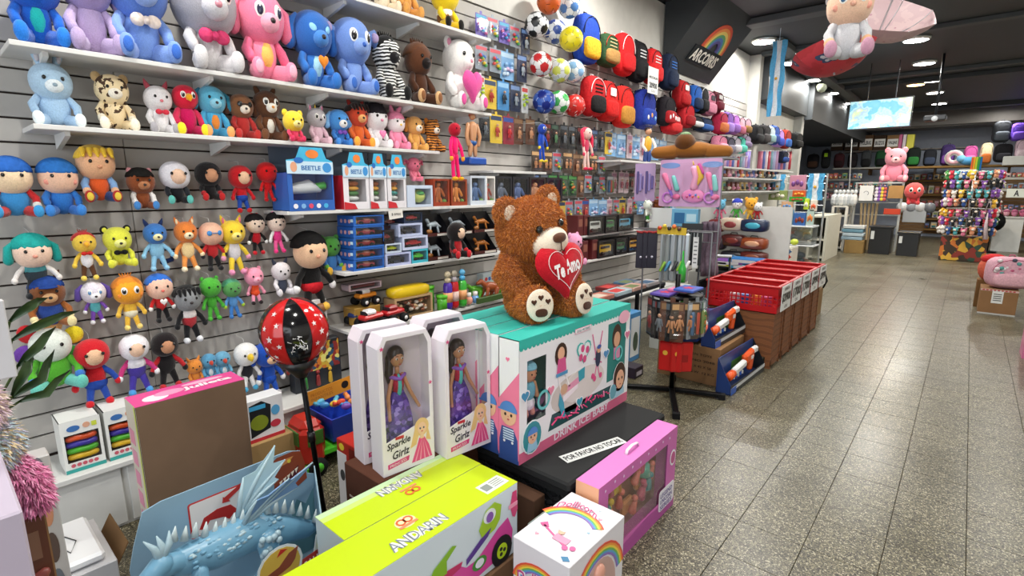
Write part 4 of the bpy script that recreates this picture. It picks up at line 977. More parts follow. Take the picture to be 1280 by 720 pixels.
# ------------------------------------------------------------ fashion dolls in boxes on the brown carton
t,hx,hy,h=carton('shipping_carton','reddish brown carton with white print, under the four boxed dolls','box',-1.985,-1.72,1.13,1.72,0,.497,'#5d3a2d:kraft')
PT(t,'print',lambda m: [m.poly(FN(hx,hy),rct(.03,.34-k*.025,.12+.02*(k % 3),.35-k*.025),'#bfa79a:card') for k in range(5)])
PT(t,'label_strip',lambda m: (m.poly(FX(hx,hy),rct(.05,.2,.14,.4),'#e8e6e2:card'),m.poly(FX(hx,hy),rct(.3,.1,.6,.2),'#3f4d55:card')))
def fashion_doll(name,label,a,b,zt,group):
    U=(b-a);w=U.length;ang=math.atan2(U.y,U.x)-pi/2;D=.1
    c=(a+b)/2;n=Vector((cos(ang),sin(ang),0))
    t=thing(name,label,'boxed doll',tuple(c-n*D/2+Vector((0,0,-.0005))),ang,group)
    hh=zt-.50;hx,hy=D/2,w/2;ch=.05
    fr=FX(hx,hy);WHT='#e9e2ea:card'
    out=[(0,0),(w,0),(w,hh-ch),(w-ch*.5,hh),(ch*.5,hh),(0,hh-ch)]
    def body(m):
        m.poly(FX(-hx,hy),out,'#e3d6e4:card',d=.003)
        for i in range(6):
            p,q=out[i],out[(i+1) % 6]
            P0=Vector((-hx,p[0]-hy,p[1]));P1=Vector((-hx,q[0]-hy,q[1]));dx=Vector((2*hx,0,0))
            cc=Vector((0,0,hh/2));nn=(P1-P0).cross(Vector((1,0,0))).normalized()*.002
            m.add([P0,P1,P1+dx,P0+dx,P0+nn,P1+nn,P1+dx+nn,P0+dx+nn],[(0,1,2,3),(7,6,5,4),(0,4,5,1),(3,2,6,7),(0,3,7,4),(1,5,6,2)],WHT)
    PT(t,'tray',body)
    bw=.018;inner=[(bw,.15),(w-bw,.21),(w-bw,hh-ch-.01),(w-bw-ch*.4,hh-bw),(bw+ch*.4,hh-bw),(bw,hh-ch-.01)]
    def frame(m):
        for i in range(6):
            j=(i+1) % 6;m.poly(fr,[out[i],out[j],inner[j],inner[i]],WHT,d=.003)
        for q in ((.015,hh-.05),(w-.012,hh*.6)): m.poly(fr,star(q[0],q[1],.011),'#d84f86:card',z=.003)
    PT(t,'front_frame',frame)
    PT(t,'window_sheet',lambda m: m.poly(fr,inner,'#ffffff:clear',d=.0004,z=.0))
    def brand(m):
        text(m,fr,'Sparkle',.02,.105,.115,.04,'#2a2138:card',bold=.02,shear=.3,z=.0045,ang=.12)
        text(m,fr,'Girlz',.045,.065,.085,.036,'#2a2138:card',bold=.02,shear=.3,z=.0045,ang=.12)
        m.poly(fr,[(.02,.028),(.12,.04),(.125,.062),(.02,.05)],'#d33f7c:card',z=.003);text(m,fr,'PRINCESS',.03,.034,.08,.012,'#f6e8ee:card',z=.005,ang=.12)
        m.poly(fr,rct(.06,.152,.1,.165),'#c22f3c:card',z=.0035)
    PT(t,'brand_lettering',brand)
    def art(m):
        cx=w*.75
        m.poly(fr,[(cx-.055,.02),(cx+.05,.02),(cx+.035,.08),(cx+.012,.125),(cx-.014,.125),(cx-.03,.08)],'#e04f8a:card',z=.0035)
        for k in range(4): m.poly(fr,[(cx-.04+k*.024,.022),(cx-.034+k*.024,.022),(cx-.002+k*.003,.12)],'#f3a3c2:card',z=.005)
        m.poly(fr,ell(cx,.175,.036,.042),'#e6bf86:card',z=.0035);m.poly(fr,[(cx-.036,.17),(cx-.06,.09),(cx-.03,.1),(cx-.01,.16)],'#e6bf86:card',z=.0037)
        m.poly(fr,[(cx+.03,.17),(cx+.045,.1),(cx+.02,.11)],'#e6bf86:card',z=.0037)
        m.poly(fr,ell(cx,.168,.022,.028),'#eec3a6:card',z=.005);m.poly(fr,rct(cx-.009,.12,cx+.009,.145),'#eec3a6:card',z=.0045)
        for q in (-1,1): m.poly(fr,ell(cx+q*.009,.17,.004,.005,6),'#37536e:card',z=.0062)
        m.poly(fr,ell(cx,.155,.005,.0025,6),'#c43f52:card',z=.0062)
    PT(t,'printed_girl',art)
    # the doll itself
    skin='#b98463:plastic';cy=-.01;top=hh-.07
    def pos(x,y,z): return Vector((x-.012,y+cy,z))
    s_=(top-.16)/.40
    Z=lambda v: .16+v*s_
    d=PT(t,'doll',lambda m: (m.sph(pos(0,0,Z(.345)),(.030,.031,.040),skin,n=16,k=12),m.cyl(pos(0,0,Z(.27)),pos(0,0,Z(.31)),.010,skin),
        m.limb([pos(0,-.026,Z(.262)),pos(.005,-.05,Z(.17)),pos(.02,-.055,Z(.07))],[.0105,.009,.0075],skin,n=8),
        m.limb([pos(0,.026,Z(.262)),pos(.005,.055,Z(.18)),pos(.025,.088,Z(.10))],[.0105,.009,.0075],skin,n=8)))
    PT(d,'hair',lambda m: (m.sph(pos(-.008,0,Z(.358)),(.034,.037,.041),'#2a1c18:plastic',n=16,k=10),m.limb([pos(-.018,-.022,Z(.345)),pos(-.01,-.036,Z(.27)),pos(0,-.03,Z(.21))],[.02,.018,.01],'#2a1c18:plastic',n=8)))
    PT(d,'bodice',lambda m: (m.sph(pos(0,0,Z(.225)),(.024,.029,.05),'#a62442:fabric',n=14,k=10),m.sph(pos(.01,0,Z(.22)),(.018,.014,.052),'#57b5b4:fabric',n=10,k=8),m.limb([pos(.002,-.034,Z(.262)),pos(.022,0,Z(.25)),pos(.002,.034,Z(.262))],.009,'#8a5cb8:fabric',n=8)))
    def skirt(m):
        prof=[(.026,Z(.19)),(.05,Z(.13)),(.064,Z(.06)),(.07,Z(-.03)),(.072,.02)];n=28;vs=[]
        for r,z in prof:
            for j in range(n):
                a=2*pi*j/n;rr=r*(1+.09*cos(7*a));vs.append(pos(rr*cos(a)*.5,rr*sin(a),z))
        fs=[(i*n+j,(i+1)*n+j,(i+1)*n+(j+1) % n,i*n+(j+1) % n) for i in range(4) for j in range(n)]
        m.add(vs,fs,PURP,True)
    PT(d,'skirt',skirt)
    def face(m):
        for q in (-1,1):
            m.sph(pos(.0275,q*.0125,Z(.348)),(.003,.0065,.005),'#efe9e6:gloss',n=8,k=5);m.sph(pos(.030,q*.0125,Z(.348)),(.0015,.0035,.0042),'#2d1a12:gloss',n=7,k=4)
            m.tube([pos(.029,q*.005,Z(.360)),pos(.028,q*.019,Z(.361))],.0011,'#241612:matte',n=4)
        m.sph(pos(.0295,0,Z(.322)),(.002,.007,.0025),'#b4494f:plastic',n=8,k=4);m.sph(pos(.031,0,Z(.335)),(.003,.0035,.005),skin,n=6,k=4)
    PT(d,'face',face)
    return t
PURP=speckle('purple_dress',[(0,'#4c3190'),(.4,'#6a4bb0'),(.6,'#8f78cf'),(.75,'#3a2470')],60,rough=.4,kind='pieces',bumps=.2)
GD='boxed princess dolls on the brown carton'
fashion_doll('princess_doll','boxed princess doll in purple, front left, nearest the red speed ball',onZ(480,597,.5),onZ(543,572,.5),1.115,GD)
fashion_doll('princess_doll','boxed princess doll in purple leaning next to the turquoise cartons',onZ(559,574,.5),onZ(613,552,.5),1.10,GD)
fashion_doll('princess_doll','boxed princess doll half hidden behind the front left one',onZ(464,583,.5)+Vector((-.035,-.01,0)),onZ(527,560,.5)+Vector((-.035,-.01,0)),1.115,GD)
fashion_doll('princess_doll','boxed princess doll mostly hidden between the two front princess dolls',onZ(536,560,.5)+Vector((-.03,.0,0)),onZ(588,538,.5)+Vector((-.03,.0,0)),1.115,GD)

# ------------------------------------------------------------ lime green ride-on car cartons
LIME='#c2dc12:card'
t,hx,hy,h=carton('ride_on_box','lime carton with pink and green ride-on car, nearest of two','box',-1.50,-1.285,.55,1.515,.18,.50,'#d5e2ea:card','lime green ride-on toy cartons')
f0=FX(hx,hy);ft0=FT(hx,hy,h);W=2*hy
PT(t,'top_panel',lambda m: m.poly(ft0,rct(0,0,W,2*hx),LIME,d=.0015))
PT(t,'top_label',lambda m: (m.poly(ft0,rct(W-.15,.03,W-.02,.10),'#e6ece6:card',z=.002),m.poly(ft0,rct(W-.14,.045,W-.10,.085),'#8f9a94:card',z=.003),[m.poly(ft0,rct(W-.09,.045+k*.012,W-.035,.05+k*.012),'#9aa49c:card',z=.003) for k in range(4)]))
def brand1(m):
    text(m,ft0,'ANDARIN',.36,.03,.25,.052,'#f4f6ee:card',bold=.09,z=.0028);text(m,ft0,'ANDARIN',.36,.03,.25,.052,'#7b8794:card',bold=-.005,z=.0036)
    m.poly(ft0,ell(.49,.14,.042,.035),'#f4e8b8:card',z=.002);m.poly(ft0,arcband(.475,.145,.02,.012,0,2*pi),'#e4673a:card',z=.003);m.poly(ft0,arcband(.505,.145,.02,.012,0,2*pi),'#e4673a:card',z=.003)
    m.poly(ft0,rct(.45,.112,.53,.124),'#ef8f6a:card',z=.003)
PT(t,'brand_lettering',brand1)
def car(m):
    z=.002
    m.poly(f0,[(.0,0),(.36,0),(.33,.14),(.24,.25),(.1,.315),(0,.315)],'#b7d21a:card',z=.0008)
    for (x,y,r,c) in ((.2,.2,.03,'#d4562c'),(.28,.2,.018,'#3fa3b8'),(.3,.15,.02,'#5fae3c'),(.23,.14,.02,'#e8b43a'),(.16,.16,.018,'#5fae3c')): m.poly(f0,ell(x,y,r,r*.8),c+':card',z=z)
    m.poly(f0,[(.44,.05),(.5,.11),(.63,.125),(.66,.10),(.72,.10),(.84,.17),(.90,.19),(.93,.12),(.92,.04),(.8,.03),(.6,.01),(.46,.02)],'#d8479c:card',z=z)
    m.poly(f0,[(.45,.09),(.52,.15),(.64,.14),(.63,.12)],'#c22860:card',z=z+.001);m.poly(f0,[(.66,.11),(.78,.17),(.8,.2),(.74,.18),(.66,.135)],'#5a3a8f:card',z=z+.0012)
    m.poly(f0,[(.47,.15),(.5,.19),(.59,.235),(.61,.225),(.56,.19),(.56,.14),(.52,.14)],'#86b81e:card',z=z+.002)
    m.poly(f0,[(.75,.17),(.73,.22),(.77,.285),(.82,.3),(.86,.27),(.85,.21),(.82,.18)],'#a3c92a:card',z=z+.001);m.poly(f0,ell(.79,.255,.035,.03),'#e8eef0:card',z=z+.002);m.poly(f0,ell(.79,.25,.02,.022),'#8a5ab0:card',z=z+.003)
    for (x,y,r) in ((.86,.06,.062),(.58,.0,.05)):
        pts=[p for p in ell(x,y,r,r*1.1)];pts=[(a,max(b,.002)) for a,b in pts]
        m.poly(f0,pts,'#1b1b1e:card',z=z+.003);pts=[(a,max(b,.002)) for a,b in ell(x,y,r*.5,r*.55)];m.poly(f0,pts,'#b8d624:card',z=z+.004)
        for k in range(3): m.poly(f0,[(a,max(b,.002)) for a,b in ell(x+r*.22*cos(k*2.1),y+r*.22*sin(k*2.1),r*.14)],'#2a2a2a:card',z=z+.005)
    m.poly(f0,ell(.73,.08,.04,.028),'#4a8f3c:card',z=z+.002);m.poly(f0,ell(.73,.08,.024,.018),'#e8e8f4:card',z=z+.003)
    m.poly(f0,[(.915,.23),(.93,.29),(.955,.29),(.962,.2),(.945,.17),(.93,.18)],'#d63f78:card',z=z);m.poly(f0,rct(.905,.222,.96,.24),'#ef9ab8:card',z=z+.001)
PT(t,'front_pictures',car)
t,hx,hy,h=carton('ride_on_box','lime carton with upside down lettering, behind the ride-on car carton','box',-1.71,-1.51,.84,1.525,.16,.495,'#cfe0e4:card','lime green ride-on toy cartons')
ft0=FT(hx,hy,h)
PT(t,'top_panel',lambda m: (m.poly(ft0,rct(0,0,2*hy,2*hx),LIME,d=.0015),m.poly(ft0,rct(0,.14,2*hy,2*hx),'#c9e37a:card',z=.0008),m.poly(ft0,rct(0,.17,2*hy,2*hx),'#c6e4b4:card',z=.0014)))
def brand2(m):
    text(m,ft0,'ANDARIN',.24+.22,.165,.22,.05,'#f4f6ee:card',bold=.09,z=.003,ang=pi);text(m,ft0,'ANDARIN',.24+.22,.165,.22,.05,'#8792a0:card',bold=-.005,z=.004,ang=pi)
    for q in (-1,1): m.poly(ft0,arcband(.35+q*.016,.06,.02,.012,0,2*pi),'#e4673a:card',z=.003)
    m.poly(ft0,rct(.31,.085,.39,.095),'#ef8f6a:card',z=.003)
PT(t,'brand_lettering',brand2)
t,hx,hy,h=carton('shipping_carton','flat brown carton lying under the nearest lime ride-on box','box',-1.52,-1.27,.62,1.6,0,.178,'#7a5c44:kraft')
t,hx,hy,h=carton('shipping_carton','brown carton carrying the rear lime box','box',-1.72,-1.53,.93,1.55,0,.158,'#6b4f3b:kraft')
t,hx,hy,h=carton('shipping_carton','open dark brown carton between lime box and woven box','box',-1.56,-1.28,1.62,1.70,0,.36,'#4c3528:kraft')
t,hx,hy,h=carton('toy_box','grey and green printed box low behind the rainbow doll box','box',-1.26,-1.16,1.55,1.72,0,.3,'#8f9a92:card')
PT(t,'print',lambda m: [m.poly(FT(hx,hy,h),rct(.01+.035*k,.01,.035+.035*k,.09),['#5a9ab4:card','#e8e6dc:card','#4a7a4c:card','#c8c4ba:card'][k]) for k in range(4)])

# ------------------------------------------------------------ rainbow doll box (front) and pink doll house box
t,hx,hy,h=carton('doll_box','white box with rainbow lettering and pink trolley, nearest the camera on the floor','box',-1.155,-.895,1.335,1.725,0,.41,'#e6e3ea:card')
ft0,fn0,fx0=FT(hx,hy,h),FN(hx,hy),FX(hx,hy)
RB=['#e2553f','#ee9a3f','#f0d34a','#6fb85a','#5a9fd0','#8f6fc0']
def rainbow(m,fr,cx,cy,r,z=.0015,a0=.2,a1=pi-.1,w=.012,sy=1.0):
    for i,c in enumerate(RB): m.poly(fr,[(cx+(x-cx),cy+(y-cy)*sy) for x,y in arcband(cx,cy,r-i*w,r-(i+1)*w,a0,a1,12)],c+':card',z=z)
fnt=((-hx,-hy,h),(1,0,0),(0,1,0))       # top read from the near side
PT(t,'rainbow_print',lambda m: rainbow(m,fnt,.13,.17,.15,sy=.9,w=.008,a0=.7,a1=2.9));PT(t,'rainbow_print',lambda m: rainbow(m,fn0,.13,.24,.13,sy=.8,w=.008))
PT(t,'brand_lettering',lambda m: (text(m,fnt,'Dollicorn',.02,.245,.17,.042,'#f7f0f6:card',bold=.09,z=.003,arc=.04,ang=.25),text(m,fnt,'Dollicorn',.02,.245,.17,.042,'#c93f86:card',bold=.01,z=.004,arc=.04,ang=.25),
    text(m,fn0,'Dollicorn',.025,.22,.21,.06,'#f7f0f6:card',bold=.09,z=.003,arc=.025),text(m,fn0,'Dollicorn',.025,.22,.21,.06,'#c93f86:card',bold=.01,z=.004,arc=.025)))
def trolley(m):
    z=.0015
    def ln(a,b,w,c,fr=fnt,zz=z):
        d=Vector((b[0]-a[0],b[1]-a[1])).normalized()*w;m.poly(fr,[(a[0]-d.y,a[1]+d.x),(a[0]+d.y,a[1]-d.x),(b[0]+d.y,b[1]-d.x),(b[0]-d.y,b[1]+d.x)],c,z=zz)
    m.poly(fnt,[(.03,.13),(.05,.155),(.075,.13),(.05,.12)],'#d8629a:card',z=z);ln((.05,.13),(.19,.075),.004,'#d8629a:card')
    m.poly(fnt,rct(.12,.085,.185,.12),'#e69ab8:card',z=z+.001);m.poly(fnt,ell(.13,.135,.014,.014),'#e8b79c:card',z=z+.002);m.poly(fnt,ell(.125,.147,.018,.008),'#f0eef4:card',z=z+.003)
    for q in ((.19,.07),(.215,.085)): m.poly(fnt,ell(q[0],q[1],.012),'#d8629a:card',z=z+.002)
    for (x,y,c) in ((.2,.3,'#e8a0b4'),(.17,.35,'#cfe0ea'),(.235,.25,'#f0c890'),(.21,.2,'#9cc4dc'),(.06,.07,'#e8a0b4')): m.poly(fnt,heart(x,y,.009) if c=='#e8a0b4' else star(x,y,.008),c+':card',z=z)
    m.poly(fnt,[(.205,.025),(.225,.04),(.245,.025),(.225,.01)],'#3f7fa8:card',z=z)
    for (x,y,c) in ((.03,.15,'#e8a0b4'),(.06,.1,'#cfe0ea'),(.18,.15,'#f0c890')): m.poly(fn0,star(x,y,.01),c+':card',z=z)
PT(t,'trolley_print',trolley)
def wnd(m):
    m.poly(fx0,ell(.2,.17,.13,.15,24),'#c9a7a0:card');rainbow(m,fx0,.2,.19,.19,sy=1.0,w=.009,z=.002,a0=.15,a1=pi-.05)
    m.limb([(hx+.002,-.02,.24),(hx+.004,.02,.15),(hx+.003,.0,.06)],[.03,.045,.05],'#b5585a:fabric')
    m.sph((hx+.005,.0,.27),(.02,.035,.038),'#d59a86:plastic')
PT(t,'round_window',wnd)
t,hx,hy,h=window_box('doll_house_box','pink and violet toy box with carry handle and window facing the aisle','box',-1.145,-1.03,1.745,2.535,0,.462,'#cf6cb4:card',(.08,.09,.68,.40),inside='#9a6a5c:card')
ft0,fn0,fx0=FT(hx,hy,h),FN(hx,hy),FX(hx,hy);W=2*hy
PT(t,'side_print',lambda m: (m.poly(fn0,rct(0,0,2*hx,h),'#f0b48c:card'),[m.poly(fn0,heart(.02+(k % 3)*.035,.06+k*.045,.009),random.choice(['#e06a9c','#f6d48a','#d4557c'])+':card',z=.001) for k in range(8)]))
PT(t,'top_panel',lambda m: m.poly(ft0,rct(0,0,W,2*hx),'#d878c0:card'))
PT(t,'carry_handle',lambda m: m.tube([(.0,-.06,h),(.0,-.05,h+.02),(0,0,h+.028),(.0,.05,h+.02),(0,.06,h)],.008,'#efe8f0:plastic',n=8,flat=.4))
def wts(m):
    m.poly(fx0,[(.0,.0),(W,0),(W,.06),(W*.6,.085),(0,.05)],'#b04f9c:card',z=.001);m.poly(fx0,ell(.745,.30,.035,.045),'#eef0f6:card',z=.003);m.poly(fx0,ell(.745,.30,.026,.034),'#c0568f:card',z=.004)
    for k in range(9): m.poly(fx0,star(.05+k*.08,.43+.01*(k % 2),.008),'#e8d0ea:card',z=.003)
PT(t,'front_print',wts)
PT(t,'brand_lettering',lambda m: (text(m,fx0,'UNICORN CASTLE SERIES',.2,.415,.42,.02,'#8a3f86:card',z=.004) if False else m.poly(fx0,rrct(.6,.04,.78,.16,.02),'#f2eef8:card',z=.003),
    [text(m,fx0,s_,.615,.115-k*.034,.14,.026,'#5a4a9c:card',bold=.02,z=.005) for k,s_ in enumerate(('LEGEND','UNICORN','SERIES'))]))
def figs(m):
    rr=random.Random(5)
    for k in range(16):
        y=rr.uniform(.13,.62);z=rr.uniform(.12,.33);c=rr.choice(['#c75a78','#e0c24a','#4a8f96','#c98a3c','#b04a6a','#d9766a'])
        m.limb([(0,-hy+y,z),(.01,-hy+y+rr.uniform(-.02,.02),z+.05)],[.022,.012],c+':plastic',n=8);m.sph((.012,-hy+y,z+.075),.017,c+':plastic',n=8,k=6)
    for y,z in ((.2,.2),(.42,.14),(.55,.22)): m.box((-.03,-hy+y,z),(.03,.1,.08),'#c98a5a:plastic',bev=.01)
    m.lathe([(.035,.27),(.03,.33),(.02,.34),(.026,.37),(.004,.395)],'#5fae9c:plastic',c=(0,-hy+.53,0))
PT(t,'toy_figures',figs)

# ------------------------------------------------------------ carton with pink top
t,hx,hy,h=carton('tall_carton','tall plain brown carton with a pink printed top, near the slatted wall','box',-2.71,-2.545,.51,.955,0,.80,'#77604d:kraft')
ft0,fn0,fx0=FT(hx,hy,h),FN(hx,hy),FX(hx,hy);W=2*hy
PT(t,'top_panel',lambda m: (m.poly(ft0,rct(0,0,W,2*hx),'#dd4a93:card',d=.0015),m.poly(ft0,ell(.09,.06,.05,.04),'#f0e6ee:card',z=.0015),m.poly(ft0,ell(.15,.085,.06,.035),'#ee9cc2:card',z=.0018),m.poly(ft0,ell(.3,.125,.09,.018),'#f0b4d0:card',z=.0018)))
PT(t,'brand_lettering',lambda m: text(m,ft0,'Julieta',.20,.045,.21,.055,'#f4eef2:card',bold=.04,z=.003))
PT(t,'side_print',lambda m: (m.poly(fn0,rct(0,0,2*hx,h),'#c9bfae:card'),m.poly(fn0,rct(2*hx-.03,0,2*hx-.012,h),'#c4cc4a:card',z=.001),[m.poly(fn0,rct(.02,.1+k*.1,.09,.17+k*.1),'#d47a9c:card',z=.001) for k in range(6)],m.poly(fn0,rct(2*hx-.008,0,2*hx,h),'#2a2320:card',z=.001)))
PT(t,'punched_holes',lambda m: [m.sph((hx,-hy+x,z),(.003,.008,.006),'#2e241d:matte',n=8,k=5) for x,z in ((.2,.33),(.24,.335))])

# ------------------------------------------------------------ speed ball on its stand
bc=Vector((0,0,H))+ray(368,413)*2.36
pf=onX(405,642,bc.x+.0);dirp=(pf-bc).normalized();base=bc+dirp*(bc.z/-dirp.z)
t=thing('speed_ball','red and black punching ball with white stars on a black pole','punching ball',(base.x,base.y,0))
o=bc-t.location
r_=.150;nx=32;vs=[];rows=18
mq=MB();SEG=8
Up=Vector(o).normalized();Tb=Matrix.Translation(o)@Up.to_track_quat('Z','Y').to_matrix().to_4x4();cd=(Tb.inverted()@Vector((-t.location.x,-t.location.y,H)));Tb=Tb@Matrix.Rotation(math.atan2(cd.y,cd.x)+R(4)-pi/SEG,4,'Z')
for i in range(rows+1):
    a=-pi/2+pi*i/rows
    for j in range(nx):
        th=2*pi*j/nx;k=1+.0*sin(th)
        rr=r_*cos(a)*(1 if a>0 else (1-.06*sin(-2*a)));vs.append((rr*cos(th),rr*sin(th),r_*(1.0 if a>0 else 1.08)*sin(a)))
def f(m):
    for col in (0,1):
        fs=[(i*nx+j,i*nx+(j+1) % nx,(i+1)*nx+(j+1) % nx,(i+1)*nx+j) for i in range(rows) for j in range(nx) if (j*SEG // nx) % 2==col]
        m.add(vs,fs,'#c31d1e:gloss' if col else '#151416:gloss',True,Tb)
PT(t,'ball',f)
def f(m):
    for j in range(SEG):
        a=2*pi*j/SEG;m.tube([Tb@Vector((r_*1.0*cos(q)*cos(a)*1.005,r_*cos(q)*sin(a)*1.005,r_*(1 if q>0 else 1.06)*sin(q))) for q in [-pi/2+pi*i/16 for i in range(1,16)]],.0016,'#8f1a1a:matte',n=5)
PT(t,'seams',f)
def ballpt(th,la,k=1.012): return Tb@Vector((r_*k*cos(la)*cos(th),r_*k*cos(la)*sin(th),r_*k*(1 if la>0 else 1.05)*sin(la)))
def stars(m):
    rr=random.Random(3)
    for j in range(SEG):
        if j % 2==0: continue
        for q in ((.2,.35),(.75,.45),(.45,.05),(.2,-.25),(.8,-.15),(.5,-.5),(.5,.8)):
            th=2*pi*(j+q[0])/SEG;la=q[1];c=ballpt(th,la);N=(c-Tb.to_translation()).normalized()
            U=Vector((0,0,1)).cross(N).normalized();V=N.cross(U);m.poly((c,U,V),star(0,0,.0128 if q[0] != .45 else .017),'#e9dcdc:matte',d=.0006)
PT(t,'stars',stars)
def logo(m):
    th0=None
    # lettering on the black panel nearest the viewer
    cd=(Tb.inverted()@Vector((-t.location.x,-t.location.y,H)));th=math.atan2(cd.y,cd.x);j=round((th/(2*pi)*SEG-.5)/2)*2;th=2*pi*(j+.5)/SEG
    rr=random.Random(9)
    for k in range(20):
        a=th+rr.uniform(-.24,.24);la=-.12+rr.uniform(-.22,.2);m.tube([ballpt(a,la,1.02),ballpt(a+rr.uniform(-.12,.12),la+rr.uniform(-.08,.08),1.02),ballpt(a+rr.uniform(-.1,.1),la+rr.uniform(-.1,.1),1.02)],.0017,'#e4e2e4:matte',n=4)
PT(t,'scrawled_logo',logo)
neck=o+dirp*(.150)
PT(t,'neck',lambda m: m.tube([neck-dirp*.012,neck+dirp*.03,neck+dirp*.075],[.09,.06,.026],'#19181a:plastic',n=16))
PT(t,'pole',lambda m: m.tube([neck+dirp*.06,(0,0,.03)],.0125,'#161618:metal',n=12))
PT(t,'pole_collar',lambda m: m.tube([neck+dirp*.36,neck+dirp*.41],.018,'#101012:plastic',n=12))
PT(t,'base',lambda m: m.lathe([(.11,0),(.11,.02),(.09,.05),(.05,.07),(.03,.09)],'#161618:plastic',n=28))

# ------------------------------------------------------------ dragon box
X1=-1.84;XBk=-2.12
t=thing('dragon_playset','blue winged toy dragon in an open fronted pale blue display box','boxed toy',(XBk,.7,0))
t.location=(XBk,.70,0)
BLc='#8fb0c6:card'
fr=((0,-.36,0),(0,1,0),(0,0,1))
card=[(0,0),(.72,0),(.72,.42),(.68,.44),(.655,.56),(.6,.58),(.12,.575),(.06,.56),(.02,.44),(0,.36)]
PT(t,'backing_card',lambda m: m.poly(fr,card,BLc,d=.006))
def tray(m):
    m.box((.19,-.09,.04),(.38,.54,.08),'#a9c0cc:card');m.box((.385,-.09,.10),(.006,.54,.2),'#b4c8d2:card');m.add([(0,.36,0),(.385,.185,0),(.385,.185,.40),(0,.36,.46),(0,.354,0),(.381,.181,0),(.381,.181,.40),(0,.354,.46)],[(0,3,2,1),(4,5,6,7),(3,7,6,2),(1,2,6,5)],'#9ab8c8:card')
    q=[(-.33,0),(.185,0),(.185,.40),(.15,.405),(.13,.31),(.1,.30),(-.02,.24),(-.33,.2)]
    m.add([(.385,y,z) for y,z in q]+[(.388,y,z) for y,z in q],[tuple(range(8))[::-1],tuple(range(8,16))]+[(i,(i+1) % 8,8+(i+1) % 8,8+i) for i in range(8)],'#c9d3d6:card')
PT(t,'tray',tray)
f1=((.389,-.54,.06),(0,1,0),(0,0,1))
PT(t,'front_band',lambda m: (m.poly(f1,[(.2,.15),(.73,.235),(.73,.29),(.2,.22)],'#a32c28:card',z=.001),m.poly(f1,ell(.545,.295,.085,.085),'#dfe9ec:card',z=.002),m.poly(f1,ell(.545,.295,.075,.075),'#d7b44a:card',z=.003),
   m.poly(f1,[(.475,.26),(.5,.29),(.54,.3),(.58,.335),(.615,.345),(.6,.3),(.58,.28),(.545,.27),(.51,.265)],'#8a4630:card',z=.004),m.poly(f1,[(.535,.34),(.575,.355),(.55,.365)],'#c22a22:card',z=.004),m.poly(f1,rct(.69,.29,.72,.31),'#c8e02a:card',z=.002)))
PT(t,'brand_lettering',lambda m: (text(m,f1,'MEGASAUR',.55,.222,.165,.03,'#f0eeea:card',bold=.03,z=.004,ang=.13),text(m,f1,'MIGHTY',.3,.2,.17,.07,'#1d2c4a:card',bold=.04,z=.004,ang=.1)))
f2=((.006,-.36,0),(0,1,0),(0,0,1))
def art(m):
    m.poly(f2,rrct(.2,.37,.4,.52,.01),'#c2332c:card',z=.0005);m.poly(f2,rrct(.206,.376,.394,.514,.008),'#e4dfdc:card',z=.0015)
    m.poly(f2,[(.23,.40),(.25,.44),(.30,.455),(.35,.45),(.385,.40),(.36,.41),(.34,.39),(.32,.41),(.27,.42),(.25,.39)],'#b52a24:card',z=.0025)
    m.poly(f2,[(.33,.49),(.4,.525),(.405,.51),(.345,.475),(.35,.465),(.32,.47),(.325,.495)],'#c2332c:card',z=.003)
    m.poly(f2,[(.49,.5),(.5,.54),(.55,.57),(.62,.572),(.655,.56),(.67,.5),(.675,.42),(.63,.40),(.55,.38),(.52,.40),(.53,.45)],'#8e4228:card',z=.001)
    m.poly(f2,[(.5,.52),(.55,.55),(.62,.55),(.6,.53),(.54,.52)],'#c98a50:card',z=.002);m.poly(f2,[(.54,.44),(.64,.50),(.63,.44),(.58,.40)],'#5a1f26:card',z=.002);m.poly(f2,ell(.60,.535,.008),'#e8d24a:card',z=.003)
    for k in range(5): m.poly(f2,[(.55+k*.018,.455+k*.008),(.565+k*.018,.46+k*.008),(.555+k*.018,.435+k*.008)],'#efe6d4:card',z=.003)
    m.poly(f2,[(.52,.06),(.7,.06),(.7,.36),(.66,.3),(.62,.34),(.58,.24),(.54,.2)],'#5d8a96:card',z=.0008)
PT(t,'backing_print',art)
DB='#6d9fbc:plastic';DW='#a9c4cf:plastic';DL='#c9d9dc:plastic'
dy=-.02
d=PT(t,'dragon_body',lambda m: (m.limb([(.15,-.18+dy,.29),(.15,-.06+dy,.275),(.14,.07+dy,.27),(.14,.17+dy,.22),(.13,.28+dy,.16),(.1,.34+dy,.13)],[.045,.068,.075,.058,.035,.016],DB,n=16),
    m.limb([(.15,-.14+dy,.28),(.17,-.19+dy,.31),(.19,-.23+dy,.32)],[.042,.036,.034],DB,n=12)))
PT(d,'dragon_head',lambda m: (m.limb([(.19,-.25+dy,.25),(.2,-.29+dy,.225),(.205,-.32+dy,.19)],[.036,.032,.018],DB,n=12),m.limb([(.19,-.255+dy,.2),(.21,-.29+dy,.165)],[.016,.012],DB,n=8),
   [m.tube([(.19,-.25+dy,.27),(.185,-.24+q*.02+dy,.31),(.18,-.25+q*.035+dy,.35)],[.016,.011,.002],DW,n=7) for q in (-1,0,1)],m.sph((.226,-.275+dy,.238),.0055,'#15130f:gloss',n=8,k=5),[m.tube([(.21,-.305+dy+k*.008,.185),(.212,-.306+dy+k*.008,.172)],[.003,.0005],DL,n=5) for k in range(3)]))
[setattr(c_,'location',(0,.03,.085)) for c_ in d.children if c_.name.startswith('dragon_head')]
